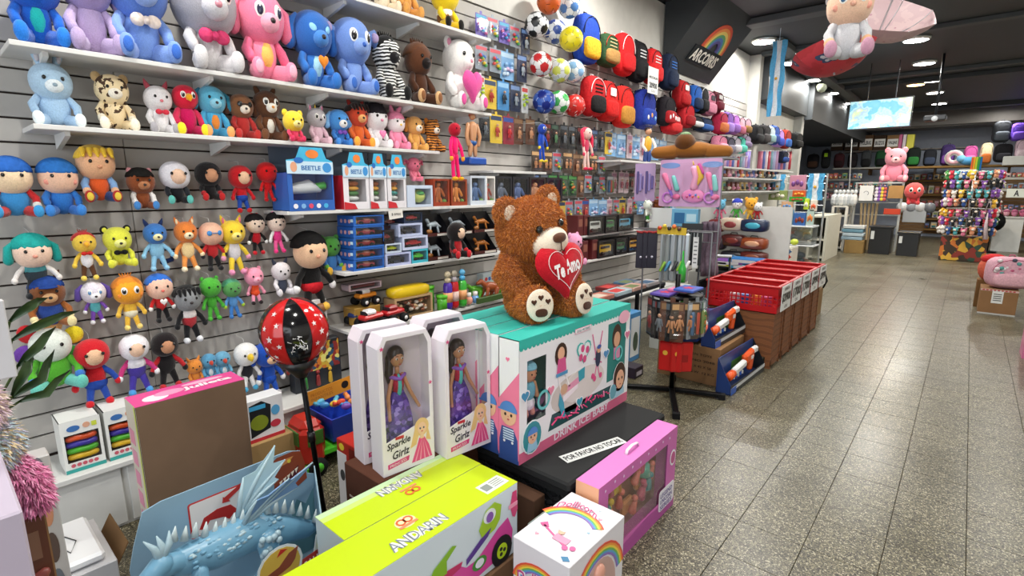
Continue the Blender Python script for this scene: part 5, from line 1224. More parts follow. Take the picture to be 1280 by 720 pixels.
def plates(m):
    for k in range(17):
        y=-.17+k*.03+dy;z=.345+max(0,4-k)*.014-max(0,k-8) ** 2*.0022-(.01 if k<2 else 0)
        m.tube([(.145,y,z-.02),(.14,y+.012,z+.028)],[.015,.0015],DL,n=6)
    for k in range(70):
        a=random.uniform(.15,1.3);y=random.uniform(-.14,.17)+dy;r0=.07-max(0,y-.05)*.15
        m.sph((.145+r0*cos(a),y,.268-max(0,y-.05)*.3+r0*sin(a)),(.006,.011,.007),DB if k % 3 else DW,n=6,k=4)
PT(d,'back_plates',plates)
for (y,a) in ((-.12,-1),(.10,1)):
    l=PT(d,'leg',lambda m: (m.limb([(.2,y+dy,.25),(.225,y+a*.0+dy,.17),(.22,y+a*-.05+dy,.12)],[.04 if a>0 else .026,.034 if a>0 else .02,.016],DB,n=12),[m.tube([(.225,y-a*.055+dy+q*.015,.105),(.245,y-a*.08+dy+q*.03,.09)],[.009,.003],DB,n=6) for q in (-1,0,1)]))
    if a>0: PT(l,'scales',lambda m: [m.sph((.235+.015*sin(k),y+dy+(k % 4-1.5)*.018,.275-(k // 4)*.022),(.012,.012,.013),DW,n=8,k=5) for k in range(22)])
d.scale=(1.0,1.08,1.05);d.location=(0,-.045,.095)
def wing(m,base,dirs,col):
    B0=Vector(base);pts=[B0];tips=[B0+Vector(q) for q in dirs]
    for i in range(len(tips)-1):
        a,b=tips[i],tips[i+1];mid=(a+b)/2*.82+B0*.18
        n=(a-B0).cross(b-B0).normalized()*.003
        m.add([B0-n,a-n,mid-n,b-n,B0+n,a+n,mid+n,b+n],[(0,1,2,3),(7,6,5,4),(0,4,5,1),(1,5,6,2),(2,6,7,3),(3,7,4,0)],col)
    for q in tips: m.tube([B0,(B0+q)/2+Vector((0,0,.008)),q],[.011,.008,.003],DW,n=7)
PT(d,'wing',lambda m: wing(m,(.12,.02,.34),[(-.03,.04,.13),(-.05,.17,.20),(-.04,.2,.13),(-.02,.16,.07)],'#9fc0d0:plastic'))
PT(d,'wing',lambda m: wing(m,(.17,.02,.33),[(.03,.04,.09),(.03,.16,.12),(.02,.26,.14),(.01,.2,.06)],'#6f93bd:plastic'))
# ------------------------------------------------------------ things along the left foot of the picture
t,hx,hy,h=carton('toy_box','red and white box with black dot standing left of the brown carton','box',-2.40,-2.12,1.33,1.66,0,.40,'#b3271f:card')
PT(t,'print',lambda m: (m.poly(FN(hx,hy),rct(0,0,.09,.33),'#e2e0e2:card'),m.poly(FN(hx,hy),ell(.045,.2,.022,.032),'#3a3d42:card',z=.001),m.poly(FX(hx,hy),rct(0,.0,.33,.12),'#e2e0e2:card'),m.poly(FN(hx,hy),ell(.05,.365,.025,.02),'#e8d23a:card',z=.001),m.poly(FN(hx,hy),rct(.12,.18,.26,.38),'#7a1713:card',z=.001)))
t=thing('dump_truck','plastic dump truck with red cab and blue tray full of toy fish','toy truck',(-2.885,1.6,0))
RED='#b52a1f:plastic';BLU='#1d3fae:plastic';GRN='#4fc32c:plastic'
def f(m):
    m.box((0,-.2,.19),(.24,.16,.26),RED,bev=.04);m.box((0,-.2,.31),(.2,.14,.08),RED,bev=.035)
PT(t,'cab',f)
PT(t,'cab_windows',lambda m: (m.box((0,-.283,.25),(.16,.01,.09),'#3f6a2c:gloss',bev=.004),m.box((.122,-.2,.25),(.008,.1,.09),'#3f6a2c:gloss',bev=.004)))
PT(t,'chassis',lambda m: (m.box((0,.06,.12),(.2,.6,.05),GRN,bev=.012),m.box((0,-.27,.06),(.25,.06,.05),GRN,bev=.012)))
for y in (-.2,.12,.28):
    for q in (-1,1): w_=PT(t,'wheel',lambda m: m.cyl((q*.085,y,.06),(q*.135,y,.06),.06,'#17181a:matte',n=18));PT(w_,'hub',lambda m: m.cyl((q*.13,y,.06),(q*.142,y,.06),.03,GRN,n=12))
def f(m):
    hx,hy=.15,.22
    b0=[(-.11,-.08,.17),(.11,-.08,.17),(.11,.32,.17),(-.11,.32,.17)];t0=[(-.16,-.11,.34),(.16,-.11,.34),(.17,.40,.36),(-.17,.40,.36)]
    ti=[(x*.92,y*.97+.005,z) for x,y,z in t0];bi=[(x*.9,y,z+.01) for x,y,z in b0]
    m.add(b0+t0+ti+bi,[(0,3,2,1)]+[(i,(i+1) % 4,4+(i+1) % 4,4+i) for i in range(4)]+[(4+i,4+(i+1) % 4,8+(i+1) % 4,8+i) for i in range(4)]+[(8+i,8+(i+1) % 4,12+(i+1) % 4,12+i) for i in range(4)]+[(12,13,14,15)],BLU)
PT(t,'tray',f)
rr=random.Random(2)
fishc=['#4a9ad8','#e8b43a','#d8452c','#e88a4a','#7a4aa8','#5fb8d8','#f0d24a']
fish0={}
for k in range(22):
    c=fishc[k % 7];p=(rr.uniform(-.12,.12),rr.uniform(-.04,.33),.33+rr.uniform(0,.06))
    nm={'#4a9ad8': 'blue','#e8b43a': 'amber','#d8452c': 'red','#e88a4a': 'orange','#7a4aa8': 'violet','#5fb8d8': 'pale blue','#f0d24a': 'yellow'}[c]
    if c not in fish0:
        q=thing('toy_fish',nm+' plastic toy fish heaped in the blue truck tray','toy fish',tuple(Vector((-2.885,1.6,0))+Vector(p)),rr.uniform(0,6),'toy fish heaped in the truck')
        PT(q,'fish_body',lambda m: m.sph((0,0,0),(.032,.018,.022),c+':plastic',n=10,k=7));PT(q,'tail',lambda m: m.tube([(-.025,0,0),(-.052,0,.004)],[.006,.017],c+':plastic',n=6));fish0[c]=q
    else: dup(fish0[c],tuple(Vector((-2.885,1.6,0))+Vector(p)),rr.uniform(0,6))
t=thing('header_card','orange card strip with a black round emblem behind the truck','sign',(-3.0,1.33,.40),0)
a=onX(388,502,-3.0);b=onX(438,482,-3.0)
t.location=tuple(onX(386,506,-3.0));U=(onX(439,484,-3.0)-onX(386,506,-3.0)).normalized();L_=(onX(439,484,-3.0)-onX(386,506,-3.0)).length
t.rotation_euler=(math.atan2(U.z,U.y),0,0)
PT(t,'card',lambda m: m.poly(((0,0,0),(0,1,0),(0,0,1)),rct(0,-.01,L_,.085),'#e2982f:card',d=.004));PT(t,'emblem',lambda m: m.poly(((.004,0,0),(0,1,0),(0,0,1)),ell(L_-.045,.04,.026),'#17181a:card'))
PT(t,'lettering',lambda m: (text(m,((.004,0,0),(0,1,0),(0,0,1)),'PRODUCTOS',.02,.042,.15,.02,'#b8641c:card',z=.001),text(m,((.004,0,0),(0,1,0),(0,0,1)),'INFANTILES',.02,.012,.15,.02,'#b8641c:card',z=.001)))
# stacking toy boxes on the ledge
def stack_box(y0,y1,label):
    t,hx,hy,h=window_box('stacking_toy_box',label,'boxed toy',-3.27,-3.10,y0,y1,.361,.62,'#e6e7e4:card',(.012,.05,y1-y0-.012,.19),'boxed rainbow stacking toys on the ledge',inside='#22282c:card')
    PT(t,'base_panel',lambda m: m.poly(FX(hx,hy),rct(0,0,2*hy,.018),'#2f9a94:card',z=.002));
    PT(t,'header_print',lambda m: (m.poly(FX(hx,hy),ell(.05,.22,.025,.015),'#3f6fb0:card',z=.002),m.poly(FX(hx,hy),ell(.1,.225,.014,.014),'#d8a488:card',z=.002),m.poly(FX(hx,hy),rct(.12,.212,.14,.235),'#c8d44a:card',z=.002)))
    PT(t,'base_print',lambda m: [m.poly(FX(hx,hy),ell(.03+k*.022,.035,.009),'#c85a6a:card',z=.002) for k in range(5)])
    for k,c in enumerate(['#e0b42a','#4fb02e','#3a2f9c','#d8511f']):
        PT(t,'stacking_layer',lambda m: m.limb([(.06,-hy+.03,.068+k*.031),(.07,-.02,.072+k*.031),(.06,.02,.064+k*.031),(.065,hy-.03,.07+k*.031)],.015,c+':plastic',n=8))
stack_box(.32,.475,'boxed stacking toy with orange to yellow layers, left on the ledge');stack_box(.49,.63,'boxed stacking toy with orange to yellow layers, right on the ledge')
# small cardboard box with a picture box on it beside the tall carton
t,hx,hy,h=carton('cardboard_box','low beige cardboard box on the floor right of the tall carton','box',-3.06,-2.86,1.06,1.33,0,.29,'#a08358:kraft')
t,hx,hy,h=carton('toy_box','white toy box with cut-out edge and green toys, on the beige box','boxed toy',-3.0,-2.89,1.08,1.28,.2905,.54,'#e4e6ea:card')
PT(t,'print',lambda m: (m.poly(FX(hx,hy),[(.01,.03),(.12,.06),(.13,.2),(.08,.235),(.01,.22)],'#1d2226:card'),m.poly(FX(hx,hy),ell(.06,.11,.05,.045),'#7f8f2a:card',z=.001),m.poly(FX(hx,hy),rct(.01,.19,.1,.215),'#3fa6d8:card',z=.001),m.poly(FX(hx,hy),ell(.155,.16,.025,.03),'#5aa6d8:card',z=.001),m.poly(FX(hx,hy),ell(.15,.08,.03,.022),'#c23a4c:card',z=.001),m.poly(FX(hx,hy),rct(0,0,.2,.02),'#c2303c:card',z=.001)))
# comic print pack and beige gift box behind the ball
t,hx,hy,h=carton('picture_box','flat box with a busy comic print standing behind the punching ball','box',-3.3,-3.22,1.52,1.86,.361,.69,'#20262e:card')
CM=speckle('comic_print',[(0,'#c8a83a'),(.2,'#8f2f2c'),(.4,'#e0d87a'),(.55,'#2f4f6a'),(.7,'#c8772f'),(.85,'#202428')],38,rough=.4,bumps=0,kind='pieces')
PT(t,'print',lambda m: m.poly(FX(hx,hy),rct(.01,.13,2*hy-.01,h-.01),CM))
for k,(c,cc) in enumerate((('#2f7f3a','green'),('#8f2a2c','red'),('#c8a02f','amber'))): PT(t,'pictured_figure',lambda m: (m.limb([(hx+.005,-.1+k*.09,.03),(hx+.006,-.1+k*.09,.09)],[.016,.012],c+':plastic',n=8),m.sph((hx+.006,-.1+k*.09,.118),.014,c+':plastic',n=8,k=6)))
t,hx,hy,h=carton('toy_box','white window box with brown toy food hanging behind the boy doll','boxed toy',-3.3,-3.2,1.43,1.77,.72,.98,'#d9d6d6:card')
PT(t,'print',lambda m: (m.poly(FX(hx,hy),rct(.04,.03,.3,.15),'#3a4a3a:card'),[m.poly(FX(hx,hy),ell(.08+k*.08,.09,.03),c+':card',z=.001) for k,c in enumerate(['#4f8f3c','#c86a3a','#8f5a3a'])]))
PT(t,'toy_food',lambda m: [m.sph((hx+.01,-.12+k*.12,.2),(.03,.045,.035),'#8a5a32:plastic',n=10,k=7) for k in range(3)])
t,hx,hy,h=carton('playset_box','white and red boxed playset with green wheel behind the doll boxes','boxed toy',-3.26,-3.06,1.98,2.5,.361,.62,'#dfe2e4:card')
PT(t,'print',lambda m: (m.poly(FX(hx,hy),[(.08,.03),(.35,.03),(.35,.2),(.2,.2)],'#b52f2a:card'),m.poly(FX(hx,hy),arcband(.15,.05,.045,.02,0,2*pi),'#3fb84a:card',z=.002),m.poly(FX(hx,hy),rct(0,.22,.52,.26),'#5a7fb8:card')))
# ------------------------------------------------------------ left edge: boxes, fluffy plush, plant, sign
def loc_at(px,py,X): return onX(px,py,X)
t,hx,hy,h=carton('display_box','pale lilac box with cloud outline at the bottom left edge','box',-1.22,-.93,-.32,.045,0,1.275,'#b9aec0:card')
PT(t,'cloud_print',lambda m: (m.poly(FX(hx,hy),arcband(.31,.96,.075,.068,-.4,3.4),'#8a5a66:card'),m.poly(FX(hx,hy),arcband(.345,.85,.06,.053,-1.3,1.8),'#8a5a66:card'),m.poly(FX(hx,hy),ell(.33,.8,.03,.02),'#4a5f74:card')))
t,hx,hy,h=carton('toy_box','brown printed box with white and blue card behind the lilac box','box',-1.55,-1.32,-.1,.095,0,1.07,'#6a3f2e:card')
PT(t,'print',lambda m: (m.poly(FX(hx,hy),rct(.02,.98,.18,1.04),'#8f6a54:card'),m.limb([(hx+.006,.02,.86),(hx+.006,.06,.93),(hx+.006,.08,.95)],[.012,.02,.01],'#7f3f3a:plastic'),m.limb([(hx+.006,.0,.88),(hx+.006,.05,.9)],.008,'#3a2a2c:plastic'),m.poly(FX(hx,hy),[(.09,.6),(.16,.6),(.15,.8),(.1,.78)],'#1f4fa8:card'),m.poly(FX(hx,hy),[(.16,.6),(.175,.6),(.165,.81),(.15,.8)],'#e8e2d4:card')))
t,hx,hy,h=carton('toy_box','blue toy box with a yellow bolt under the pink fluffy plush','box',-1.52,-1.36,-.06,.085,1.0705,1.2,'#1f4a9c:card')
PT(t,'print',lambda m: (m.poly(FX(hx,hy),[(.09,.04),(.1,.1),(.085,.1),(.08,.03)],'#e0da3a:card'),m.poly(FX(hx,hy),ell(.11,.02,.028,.018),'#e4e6ee:card')))
t,hx,hy,h=carton('packaged_toy','tall clear fronted pack with dark figures behind the pink fluffy plush','boxed toy',-2.0,-1.93,.115,.17,0,.95,'#b8b4b2:card')
PT(t,'print',lambda m: [m.poly(FX(hx,hy),ell(.027,.3+k*.12,.014,.05),['#5a4a44:card','#c88a6a:card','#6a7078:card'][k % 3]) for k in range(6)])
PINKF=['#e58fb8:fur','#f0a6c8:fur','#d97aa8:fur'];PAS=['#d7b6cf:fur','#b9c3d6:fur','#e6cfa8:fur','#a9c4b4:fur','#e8a9c0:fur']
t=thing('fluffy_plush','long haired pastel rainbow plush with a pink paw at left edge','plush toy',(-1.36,.0,1.2755))
for nm_,c_,r_,pl in (('head',(.0,-.005,.10),(.07,.065,.06),['#e3cbd8:fur','#d9bfd0:fur','#ead9c4:fur']),('torso',(-.01,.0,.02),(.08,.075,.06),['#e8d2a8:fur','#b9cdd6:fur','#c5bfd8:fur'])):
    furpart(t,nm_,lambda m: m.sph(c_,r_,pl[0],n=16,k=10),5000,.026,.005,pl,pl[0],.6,4)
furpart(t,'paw',lambda m: m.limb([(.0,.045,-.02),(.01,.075,-.07),(.02,.085,-.11)],[.022,.026,.018],'#e08ab4:fur',n=12),4500,.026,.0045,PINKF,PINKF[0],1.0,5)
t.location=(-1.36,.0,1.205)
t,hx,hy,h=carton('open_carton','white open carton with loose flaps on the floor at left','box',-2.86,-2.45,.17,.36,0,.22,'#b9b8ba:card')
PT(t,'lid',lambda m: (m.box((.0,-.02,.245),(.36,.17,.04),'#e0e0e2:plastic',bev=.012),m.tube([(-.1,-.05,.268),(.02,.0,.268),(.1,-.03,.268),(.0,-.06,.268)],.002,'#1b1c1e:metal',n=5)))
PT(t,'flap',lambda m: m.box((.02,.115,.2),(.3,.004,.12),'#6d5236:kraft',rot=(-.5,0,0)))
t=thing('price_board','pale board with dark and red lettering cut by the left edge','sign',(-1.2,-.13,1.39))
PT(t,'board',lambda m: m.box((0,.107,.07),(.012,.214,.135),'#c9c8cc:plastic',bev=.002));f9=((.006,0,0),(0,1,0),(0,0,1))
PT(t,'lettering',lambda m: (text(m,f9,'PRODUCT',.08,.055,.115,.014,'#24262c:card',bold=.03,z=.001),m.poly(f9,rct(.18,.08,.2,.083),'#b5303a:card')))
# plant with long pointed leaves
t=thing('potted_palm','tall potted plant with long dark pointed leaves before the wall','plant',(-1.75,.02,0))
PT(t,'pot',lambda m: m.lathe([(.09,0),(.12,.22),(.125,.24),(.11,.24),(.105,.2)],'#5a4032:matte'));PT(t,'stem',lambda m: m.tube([(0,0,.2),(.01,.02,.7),(.02,.03,1.18)],[.018,.014,.008],'#3c4a22:matte'))
tips=[((12,402),(36,380),(60,372)),((15,425),(55,400),(100,388)),((22,458),(45,430),(70,408)),((15,497),(50,470),(68,437)),((24,502),(55,488),(88,462)),((15,495),(30,460),(42,440))]
for i,(p,q,r) in enumerate(tips):
    A,Bq,C=[onX(a_[0],a_[1],-1.72+.02*(i % 3))-t.location for a_ in (p,q,r)]
    st=Vector((.02,.03,1.15));P=[A,A*.5+Bq*.5+Vector((.02,0,.004)),Bq+Vector((.03,0,0)),Bq*.5+C*.5,C]
    def f(m):
        vs=[];n_=len(P)
        for k in range(n_):
            d_=(P[min(k+1,n_-1)]-P[max(k-1,0)]).normalized();s_=Vector((1,0,0)).cross(d_).normalized()*([.004,.010,.012,.009,.0008][k])
            vs+=[P[k]-s_,P[k]+s_+Vector((.004,0,0)),P[k]+Vector((-.006,0,0))]
        fs=[]
        for k in range(n_-1): b=k*3;fs+=[(b,b+3,b+5,b+2),(b+2,b+5,b+4,b+1)]
        m.add(vs,fs,'#2f4724:plastic',True);m.tube([st,A],.003,'#3c4a22:matte',n=5)
    PT(t,'leaf',f)
# ------------------------------------------------------------ helpers for the wall
def Yp(px,z,X):
    lo,hi=-600,1400
    for _ in range(40):
        m_=(lo+hi)/2
        if onX(px,m_,X).z>z: lo=m_
        else: hi=m_
    return onX(px,lo,X).y
def backpack(label,px,yt,yb,w,main,pocket=None,trim='#15151a',X=-3.22,stripes=None,logo=None,yaw=0,loc=None,size=None,d=.17,group='backpacks hanging high on the slatted wall',badge=None,handle=True):
    pocket=pocket or main
    if loc is None: a=onX(px,yt,X);b=onX(px,yb,X);h=a.z-b.z;loc=(b.x,b.y,b.z)
    else: h=size
    t=thing('backpack',label,'backpack',loc,R(yaw),group);F_=':fabric'
    PT(t,'body',lambda m: (m.sph((0,0,h*.47),(d*.5,w/2,h*.47),main+F_,n=20,k=12,p=.55)))
    PT(t,'front_pocket',lambda m: m.sph((d*.42,0,h*.28),(d*.26,w*.40,h*.2),pocket+F_,n=16,k=10,p=.5))
    PT(t,'zipper',lambda m: m.tube([(d*.40*cos(a*.0)+.01,w*.43*cos(a),h*.52+h*.36*sin(a)) for a in [pi*i/12 for i in range(13)]],.0045,trim+':matte',n=5))
    if handle: PT(t,'handle',lambda m: m.tube([(-.02,-.03,h*.93),(-.02,-.025,h*.99),(-.02,.025,h*.99),(-.02,.03,h*.93)],.008,trim+F_,n=6))
    for q in (-1,1): PT(t,'strap',lambda m: m.tube([(-d*.35,q*w*.28,h*.9),(-d*.62,q*w*.36,h*.5),(-d*.4,q*w*.3,h*.08)],.014,trim+F_,n=6))
    if stripes: PT(t,'stripes',lambda m: [m.limb([(d*.47+.004,-w*.2,h*.56+k*.035),(d*.47+.004,w*.2,h*.56+k*.035)],.007,stripes+':matte',n=6) for k in range(3)])
    if logo: PT(t,'patch',lambda m: m.poly(((d*.52,-w*.18,h*.58),(0,1,0),(0,0,1)),rrct(0,0,w*.36,h*.18,.01),logo+':matte',d=.006))
    if badge: PT(t,'pocket_patches',lambda m: [m.sph((d*.66,(k-1)*w*.22,h*(.26+.06*(k % 2))),(.008,.022,.03),badge[k % len(badge)]+':plastic',n=8,k=5) for k in range(3)])
    return t
BP=backpack
BP('royal blue backpack with golden yellow front pocket behind the yellow ball',732,14,80,.36,'#1f3f9c','#e0a227')
BP('green, black and tan striped backpack right of the blue and yellow one',758,40,84,.33,'#2d4a2c','#a87f4a',stripes='#c9b48a',trim='#b0301f')
BP('bright red backpack with white zip line, top row beside the black one',778,38,95,.33,'#c81e22',trim='#e8dcdc')
BP('black backpack with three white stripes in the top row',795,48,103,.33,'#17171a',stripes='#e8e8ea')
BP('red backpack with three white stripes, price card in front of it',814,58,106,.33,'#cf2226',stripes='#efe9e8')
BP('dark navy backpack with blue stripes at the end of the top row',834,64,113,.34,'#1b2740',stripes='#3f78c8')
BP('red and black backpack with crossed panels, first in the lower row',740,92,146,.34,'#b81f24','#1c1a1c',trim='#e8e4e4',stripes='#1c1a1c')
BP('plain red backpack with a white patch in the lower row',757,98,152,.32,'#c9201f',logo='#eee8e8')
BP('red backpack with a tan lower pocket in the lower row',777,104,160,.36,'#c9231f','#b98238')
BP('blue backpack with small coloured badges in the lower row',804,108,162,.42,'#23348f','#26409c',badge=['#e8e4da','#f0a43a','#5a9ad0'])
BP('black and red backpack with white tags right of the blue badged one',831,118,158,.36,'#201c22','#a31f26',badge=['#e8e8ea'])
BP('red backpack with white writing near the end of the lower row',838,140,168,.42,'#bd1f26','#c42a2c',logo='#e8c0c0')
BP('deep red backpack with pale panel, high right of the navy one',850,98,135,.34,'#a81d22',logo='#e6dcdc')
BP('second deep red backpack hanging under the high pale panelled one',856,128,160,.36,'#b0222a','#8f1a22')
BP('blue and black backpack left of the slim black ones',866,104,140,.34,'#2458a8','#1b2b4a')
BP('slim black backpack with white piping beside the pink one',874,106,142,.34,'#18181c',trim='#dcdce0')
BP('pink backpack with a dark grey top pocket',883,112,145,.4,'#cf7f98','#d98aa4',trim='#3a3640',logo='#3f3c44')
BP('maroon and white backpack right of the pink one',893,113,140,.4,'#6a1f30','#7a2438',logo='#e2dede')
BP('navy cap shaped bag under the slim black backpack',878,146,165,.5,'#22304f','#3560a8')
BP('small black and white bag over the lying brown bear',866,144,160,.45,'#26262c','#d8d8dc')
for i,(px,yt,yb,c,p,l) in enumerate([(899,138,168,'#b02a4a','#d87a4a','crimson and orange backpack in the pink cluster'),(906,138,168,'#8a5ab8','#b08ae0','glossy violet backpack in the pink cluster'),(914,141,168,'#c07ad0','#9a6ac0','lilac backpack in the pink cluster'),
     (921,144,170,'#d8a8b8','#c06a80','pale pink and grey backpack in the pink cluster'),(929,146,168,'#c8a0b0','#8f6a3a','pink backpack with brown edge ending the cluster'),
     (898,168,190,'#e08aa8','#f0b0c4','pink patterned bag under the violet backpacks'),(908,170,192,'#5a5668','#8a8698','dark grey bag between pink and turquoise bags'),(916,170,192,'#b8b0bc','#d0ccd4','light grey bag beside the turquoise one'),(923,170,192,'#4fb8a4','#5fc8b4','turquoise bag under the pink cluster'),(929,168,186,'#a89ab4','#8a7a9a','mauve bag right of the turquoise one')]):
    BP(l,px,yt,yb,.42,c,p,group='bags on the wall above the lying brown bear')
for i,(px,yt,yb,c,p,l) in enumerate([(944,154,180,'#1d1d20','#26262a','black backpack with silver print, first past the white column'),(953,154,180,'#2b282c','#4a4648','black and brown backpack past the white column'),(960,156,180,'#b8c4cc','#8fb0b4','pale grey backpack past the white column'),
     (965,155,181,'#2f4f9a','#27408a','blue backpack past the white column'),(971,160,184,'#b88ad0','#3a4fb0','lilac and blue backpack past the white column'),(980,160,186,'#a8382c','#3464b0','red backpack with blue pocket past the white column'),
     (977,188,204,'#23283a','#2f4a8a','navy backpack hanging in the lower row past the white column')]):
    BP(l,px,yt,yb,.5,c,p,X=-3.2,group='backpacks on the wall past the white column')
t=BP('round black backpack alone on the grey wall',994,164,186,.7,'#17181a',X=-3.12,group='backpacks on the wall past the white column')
# vertical rolls and tubes under those backpacks
rr=random.Random(11)
for i in range(22):
    px=904+i*3.3+(12 if i>9 else 0);c=['#c9a0c4','#8a7ac0','#d87a94','#5a6ab0','#e0d0d8','#b83a4a','#7aa0b0','#b0b4d8'][i % 8]
    nm=['pink grey','violet','rose','blue','cream','red','pale teal','lavender'][i % 8]
    a=onX(px,196 if i<9 else 189,-3.25);b=onX(px,209 if i<9 else 212,-3.25)
    t=thing('gift_tube',nm+' wrapping tube standing upright under the wall bags','tube',tuple(b),0,'upright wrapping tubes and rolls')
    h=a.z-b.z;PT(t,'tube',lambda m: m.cyl((0,0,0),(0,0,h),.046,c+':card',n=10));PT(t,'cap',lambda m: m.cyl((0,0,h),(0,0,h+.02),.048,'#dcdadf:plastic',n=10))
shelf('pale shelf under the first group of wrapping tubes',Yp(896,1.9,-3.2),Yp(938,1.9,-3.2),onX(915,210,-3.25).z,x1=-3.1)
shelf('pale shelf under the second group of wrapping tubes',Yp(940,1.95,-3.2),Yp(985,1.95,-3.2),onX(960,213,-3.25).z,x1=-3.1)
t=thing('price_card','white price card fixed before the striped red backpack','sign',tuple(onX(812,113,-3.08)))
PT(t,'card',lambda m: m.box((0,.08,.12),(.006,.26,.30),'#e6e6e2:card'));f5=((.003,-.05,-.03),(0,1,0),(0,0,1))
PT(t,'lettering',lambda m: (text(m,f5,'MOCHILAS',.02,.17,.22,.03,'#22242a:card',bold=.03),text(m,f5,'20900',.03,.06,.2,.07,'#22242a:card',bold=.05),text(m,f5,'C/U',.08,.02,.1,.025,'#22242a:card')))

# ------------------------------------------------------------ footballs in nets
ICO=[]
ph_=(1+5 ** .5)/2
for s1_ in (-1,1):
    for s2_ in (-1,1): ICO+=[Vector((0,s1_,s2_*ph_)).normalized(),Vector((s1_,s2_*ph_,0)).normalized(),Vector((s2_*ph_,0,s1_)).normalized()]
import bmesh
def ball(label,px,py,c0,c1,c2=None,X=-3.24,r=.112,seed=0):
    p=onX(px,py,X);t=thing('football',label,'ball',tuple(p),0,'balls hanging in nets');t.rotation_euler=(seed*1.1,seed*.7,seed*.9)
    bm=bmesh.new();bmesh.ops.create_icosphere(bm,subdivisions=4,radius=r)
    v=[tuple(q.co) for q in bm.verts];f0,f1=[],[]
    for f in bm.faces:
        c=f.calc_center_median().normalized();q=max(c.dot(i) for i in ICO);(f1 if q>.925 else f0).append(tuple(w.index for w in f.verts))
    bm.free()
    PT(t,'cover',lambda m: m.add(v,f0,c0+':plastic',True));PT(t,'coloured_panels',lambda m: m.add([tuple(Vector(q)*1.004) for q in v],f1,c1+':plastic',True))
    def seams(m):
        for i in range(12):
            for j in range(i+1,12):
                if (ICO[i]-ICO[j]).length<1.2:
                    a,b=ICO[i],ICO[j];A=(a*.64+b*.36).normalized()*r*1.004;B_=(a*.36+b*.64).normalized()*r*1.004;m.tube([A,(A+B_).normalized()*r*1.006,B_],.002,(c2 or '#55585c')+':matte',n=4)
    PT(t,'seams',seams)
    return t
for i,a in enumerate([('white football with black pentagons, top left of the hanging balls',671,31,'#e6e8ea','#17181b'),('small white ball with blue and black marks beside the black spotted one',694,40,'#dfe4ea','#2c4a94'),
    ('glossy yellow ball in front of the blue backpack',714,49,'#e3d21f','#e8da3a',None,-3.04),('white football with red star panels',676,80,'#e6e2e2','#c22b2f'),('white ball with yellow and blue lines, middle row',699,88,'#e2e6e8','#c8cf5a'),
    ('white ball with light blue lines, right of the middle row',717,89,'#e0e6ec','#7fa8d0'),('blue football with dark blue spots in the bottom row',680,127,'#2f57b0','#13267a','#c8d0e0'),('white and green football, middle of the bottom row',698,128,'#e4e8e2','#35a04a'),
    ('red football with white curves, right end of the bottom row',718,132,'#c3231f','#d8322c','#e8e0e0'),('orange basketball cut by the top edge of the picture',686,2,'#c8581f','#c8581f','#2a1a12'),('white and blue football near the top edge',712,8,'#dfe4ea','#4a78b4')]):
    ball(*a,seed=i)
for i,(px,py) in enumerate([(668,48),(693,54),(713,64),(676,98),(700,104),(717,104),(684,146),(700,146),(720,148),(745,165),(765,168),(790,170)]):
    p=onX(px,py,WX);t=thing('wall_hook','thin white wire hook sticking out under the balls and packs','hook',(p.x-.02,p.y,p.z),0,'white wire hooks')
    PT(t,'rod',lambda m: m.tube([(0,0,0),(.22,0,0),(.235,0,.015)],.004,'#e4e4e4:plastic',n=6))

# ------------------------------------------------------------ blister packs
PK=[]
def pack_proto(desc,w,h,card,blis,figs,style='figure',back=None):
    t=thing('blister_pack',desc,'packaged toy',(0,0,0))
    PT(t,'card',lambda m: (m.poly(((0,-w/2,-h),(0,1,0),(0,0,1)),rrct(0,0,w,h,.008),card+':card',d=.003),m.poly(((.003,-w/2,-h),(0,1,0),(0,0,1)),rct(.008,h*.8,w-.008,h*.95),blis+':card',d=.0008)))
    PT(t,'blister',lambda m: m.box((.02,0,-h*.56),(.032,w*.84,h*.66),'#ffffff:clear',bev=.006))
    def toy(m):
        n=len(figs)
        if style=='figure':
            for k,c in enumerate(figs):
                y=(k-(n-1)/2)*w*.8/max(n,1);s=h*.5;z=-h*.84
                for q in (-1,1):
                    m.limb([(.018,y+q*s*.07,z+s*.38),(.018,y+q*s*.1,z+.02)],s*.055,c+':plastic',n=6);m.limb([(.018,y+q*s*.12,z+s*.74),(.022,y+q*s*.2,z+s*.45)],s*.045,c+':plastic',n=6)
                m.limb([(.018,y,z+s*.7),(.018,y,z+s*.42)],s*.11,c+':plastic',n=8);m.sph((.02,y,z+s*.93),s*.1,'#c89a7c:plastic' if k % 2==0 else c+':plastic',n=8,k=6)
        elif style=='chunks':
            r_=random.Random(len(desc))
            for k in range(9):
                c=figs[k % n];m.sph((.018,r_.uniform(-.34,.34)*w,-h*r_.uniform(.3,.84)),(.014,w*.1,w*.09),c+':plastic',n=8,k=5,p=.7)
        elif style=='long':
            for k,c in enumerate(figs):
                y=(k-(n-1)/2)*w*.8/n;m.limb([(.018,y,-h*.84),(.018,y,-h*.3)],w*.28/n,c+':plastic',n=8)
    PT(t,'toy',toy);PT(t,'hang_tab',lambda m: m.poly(((0,-.015,-.004),(0,1,0),(0,0,1)),rrct(0,0,.03,.03,.006),card+':card',d=.002))
    return t
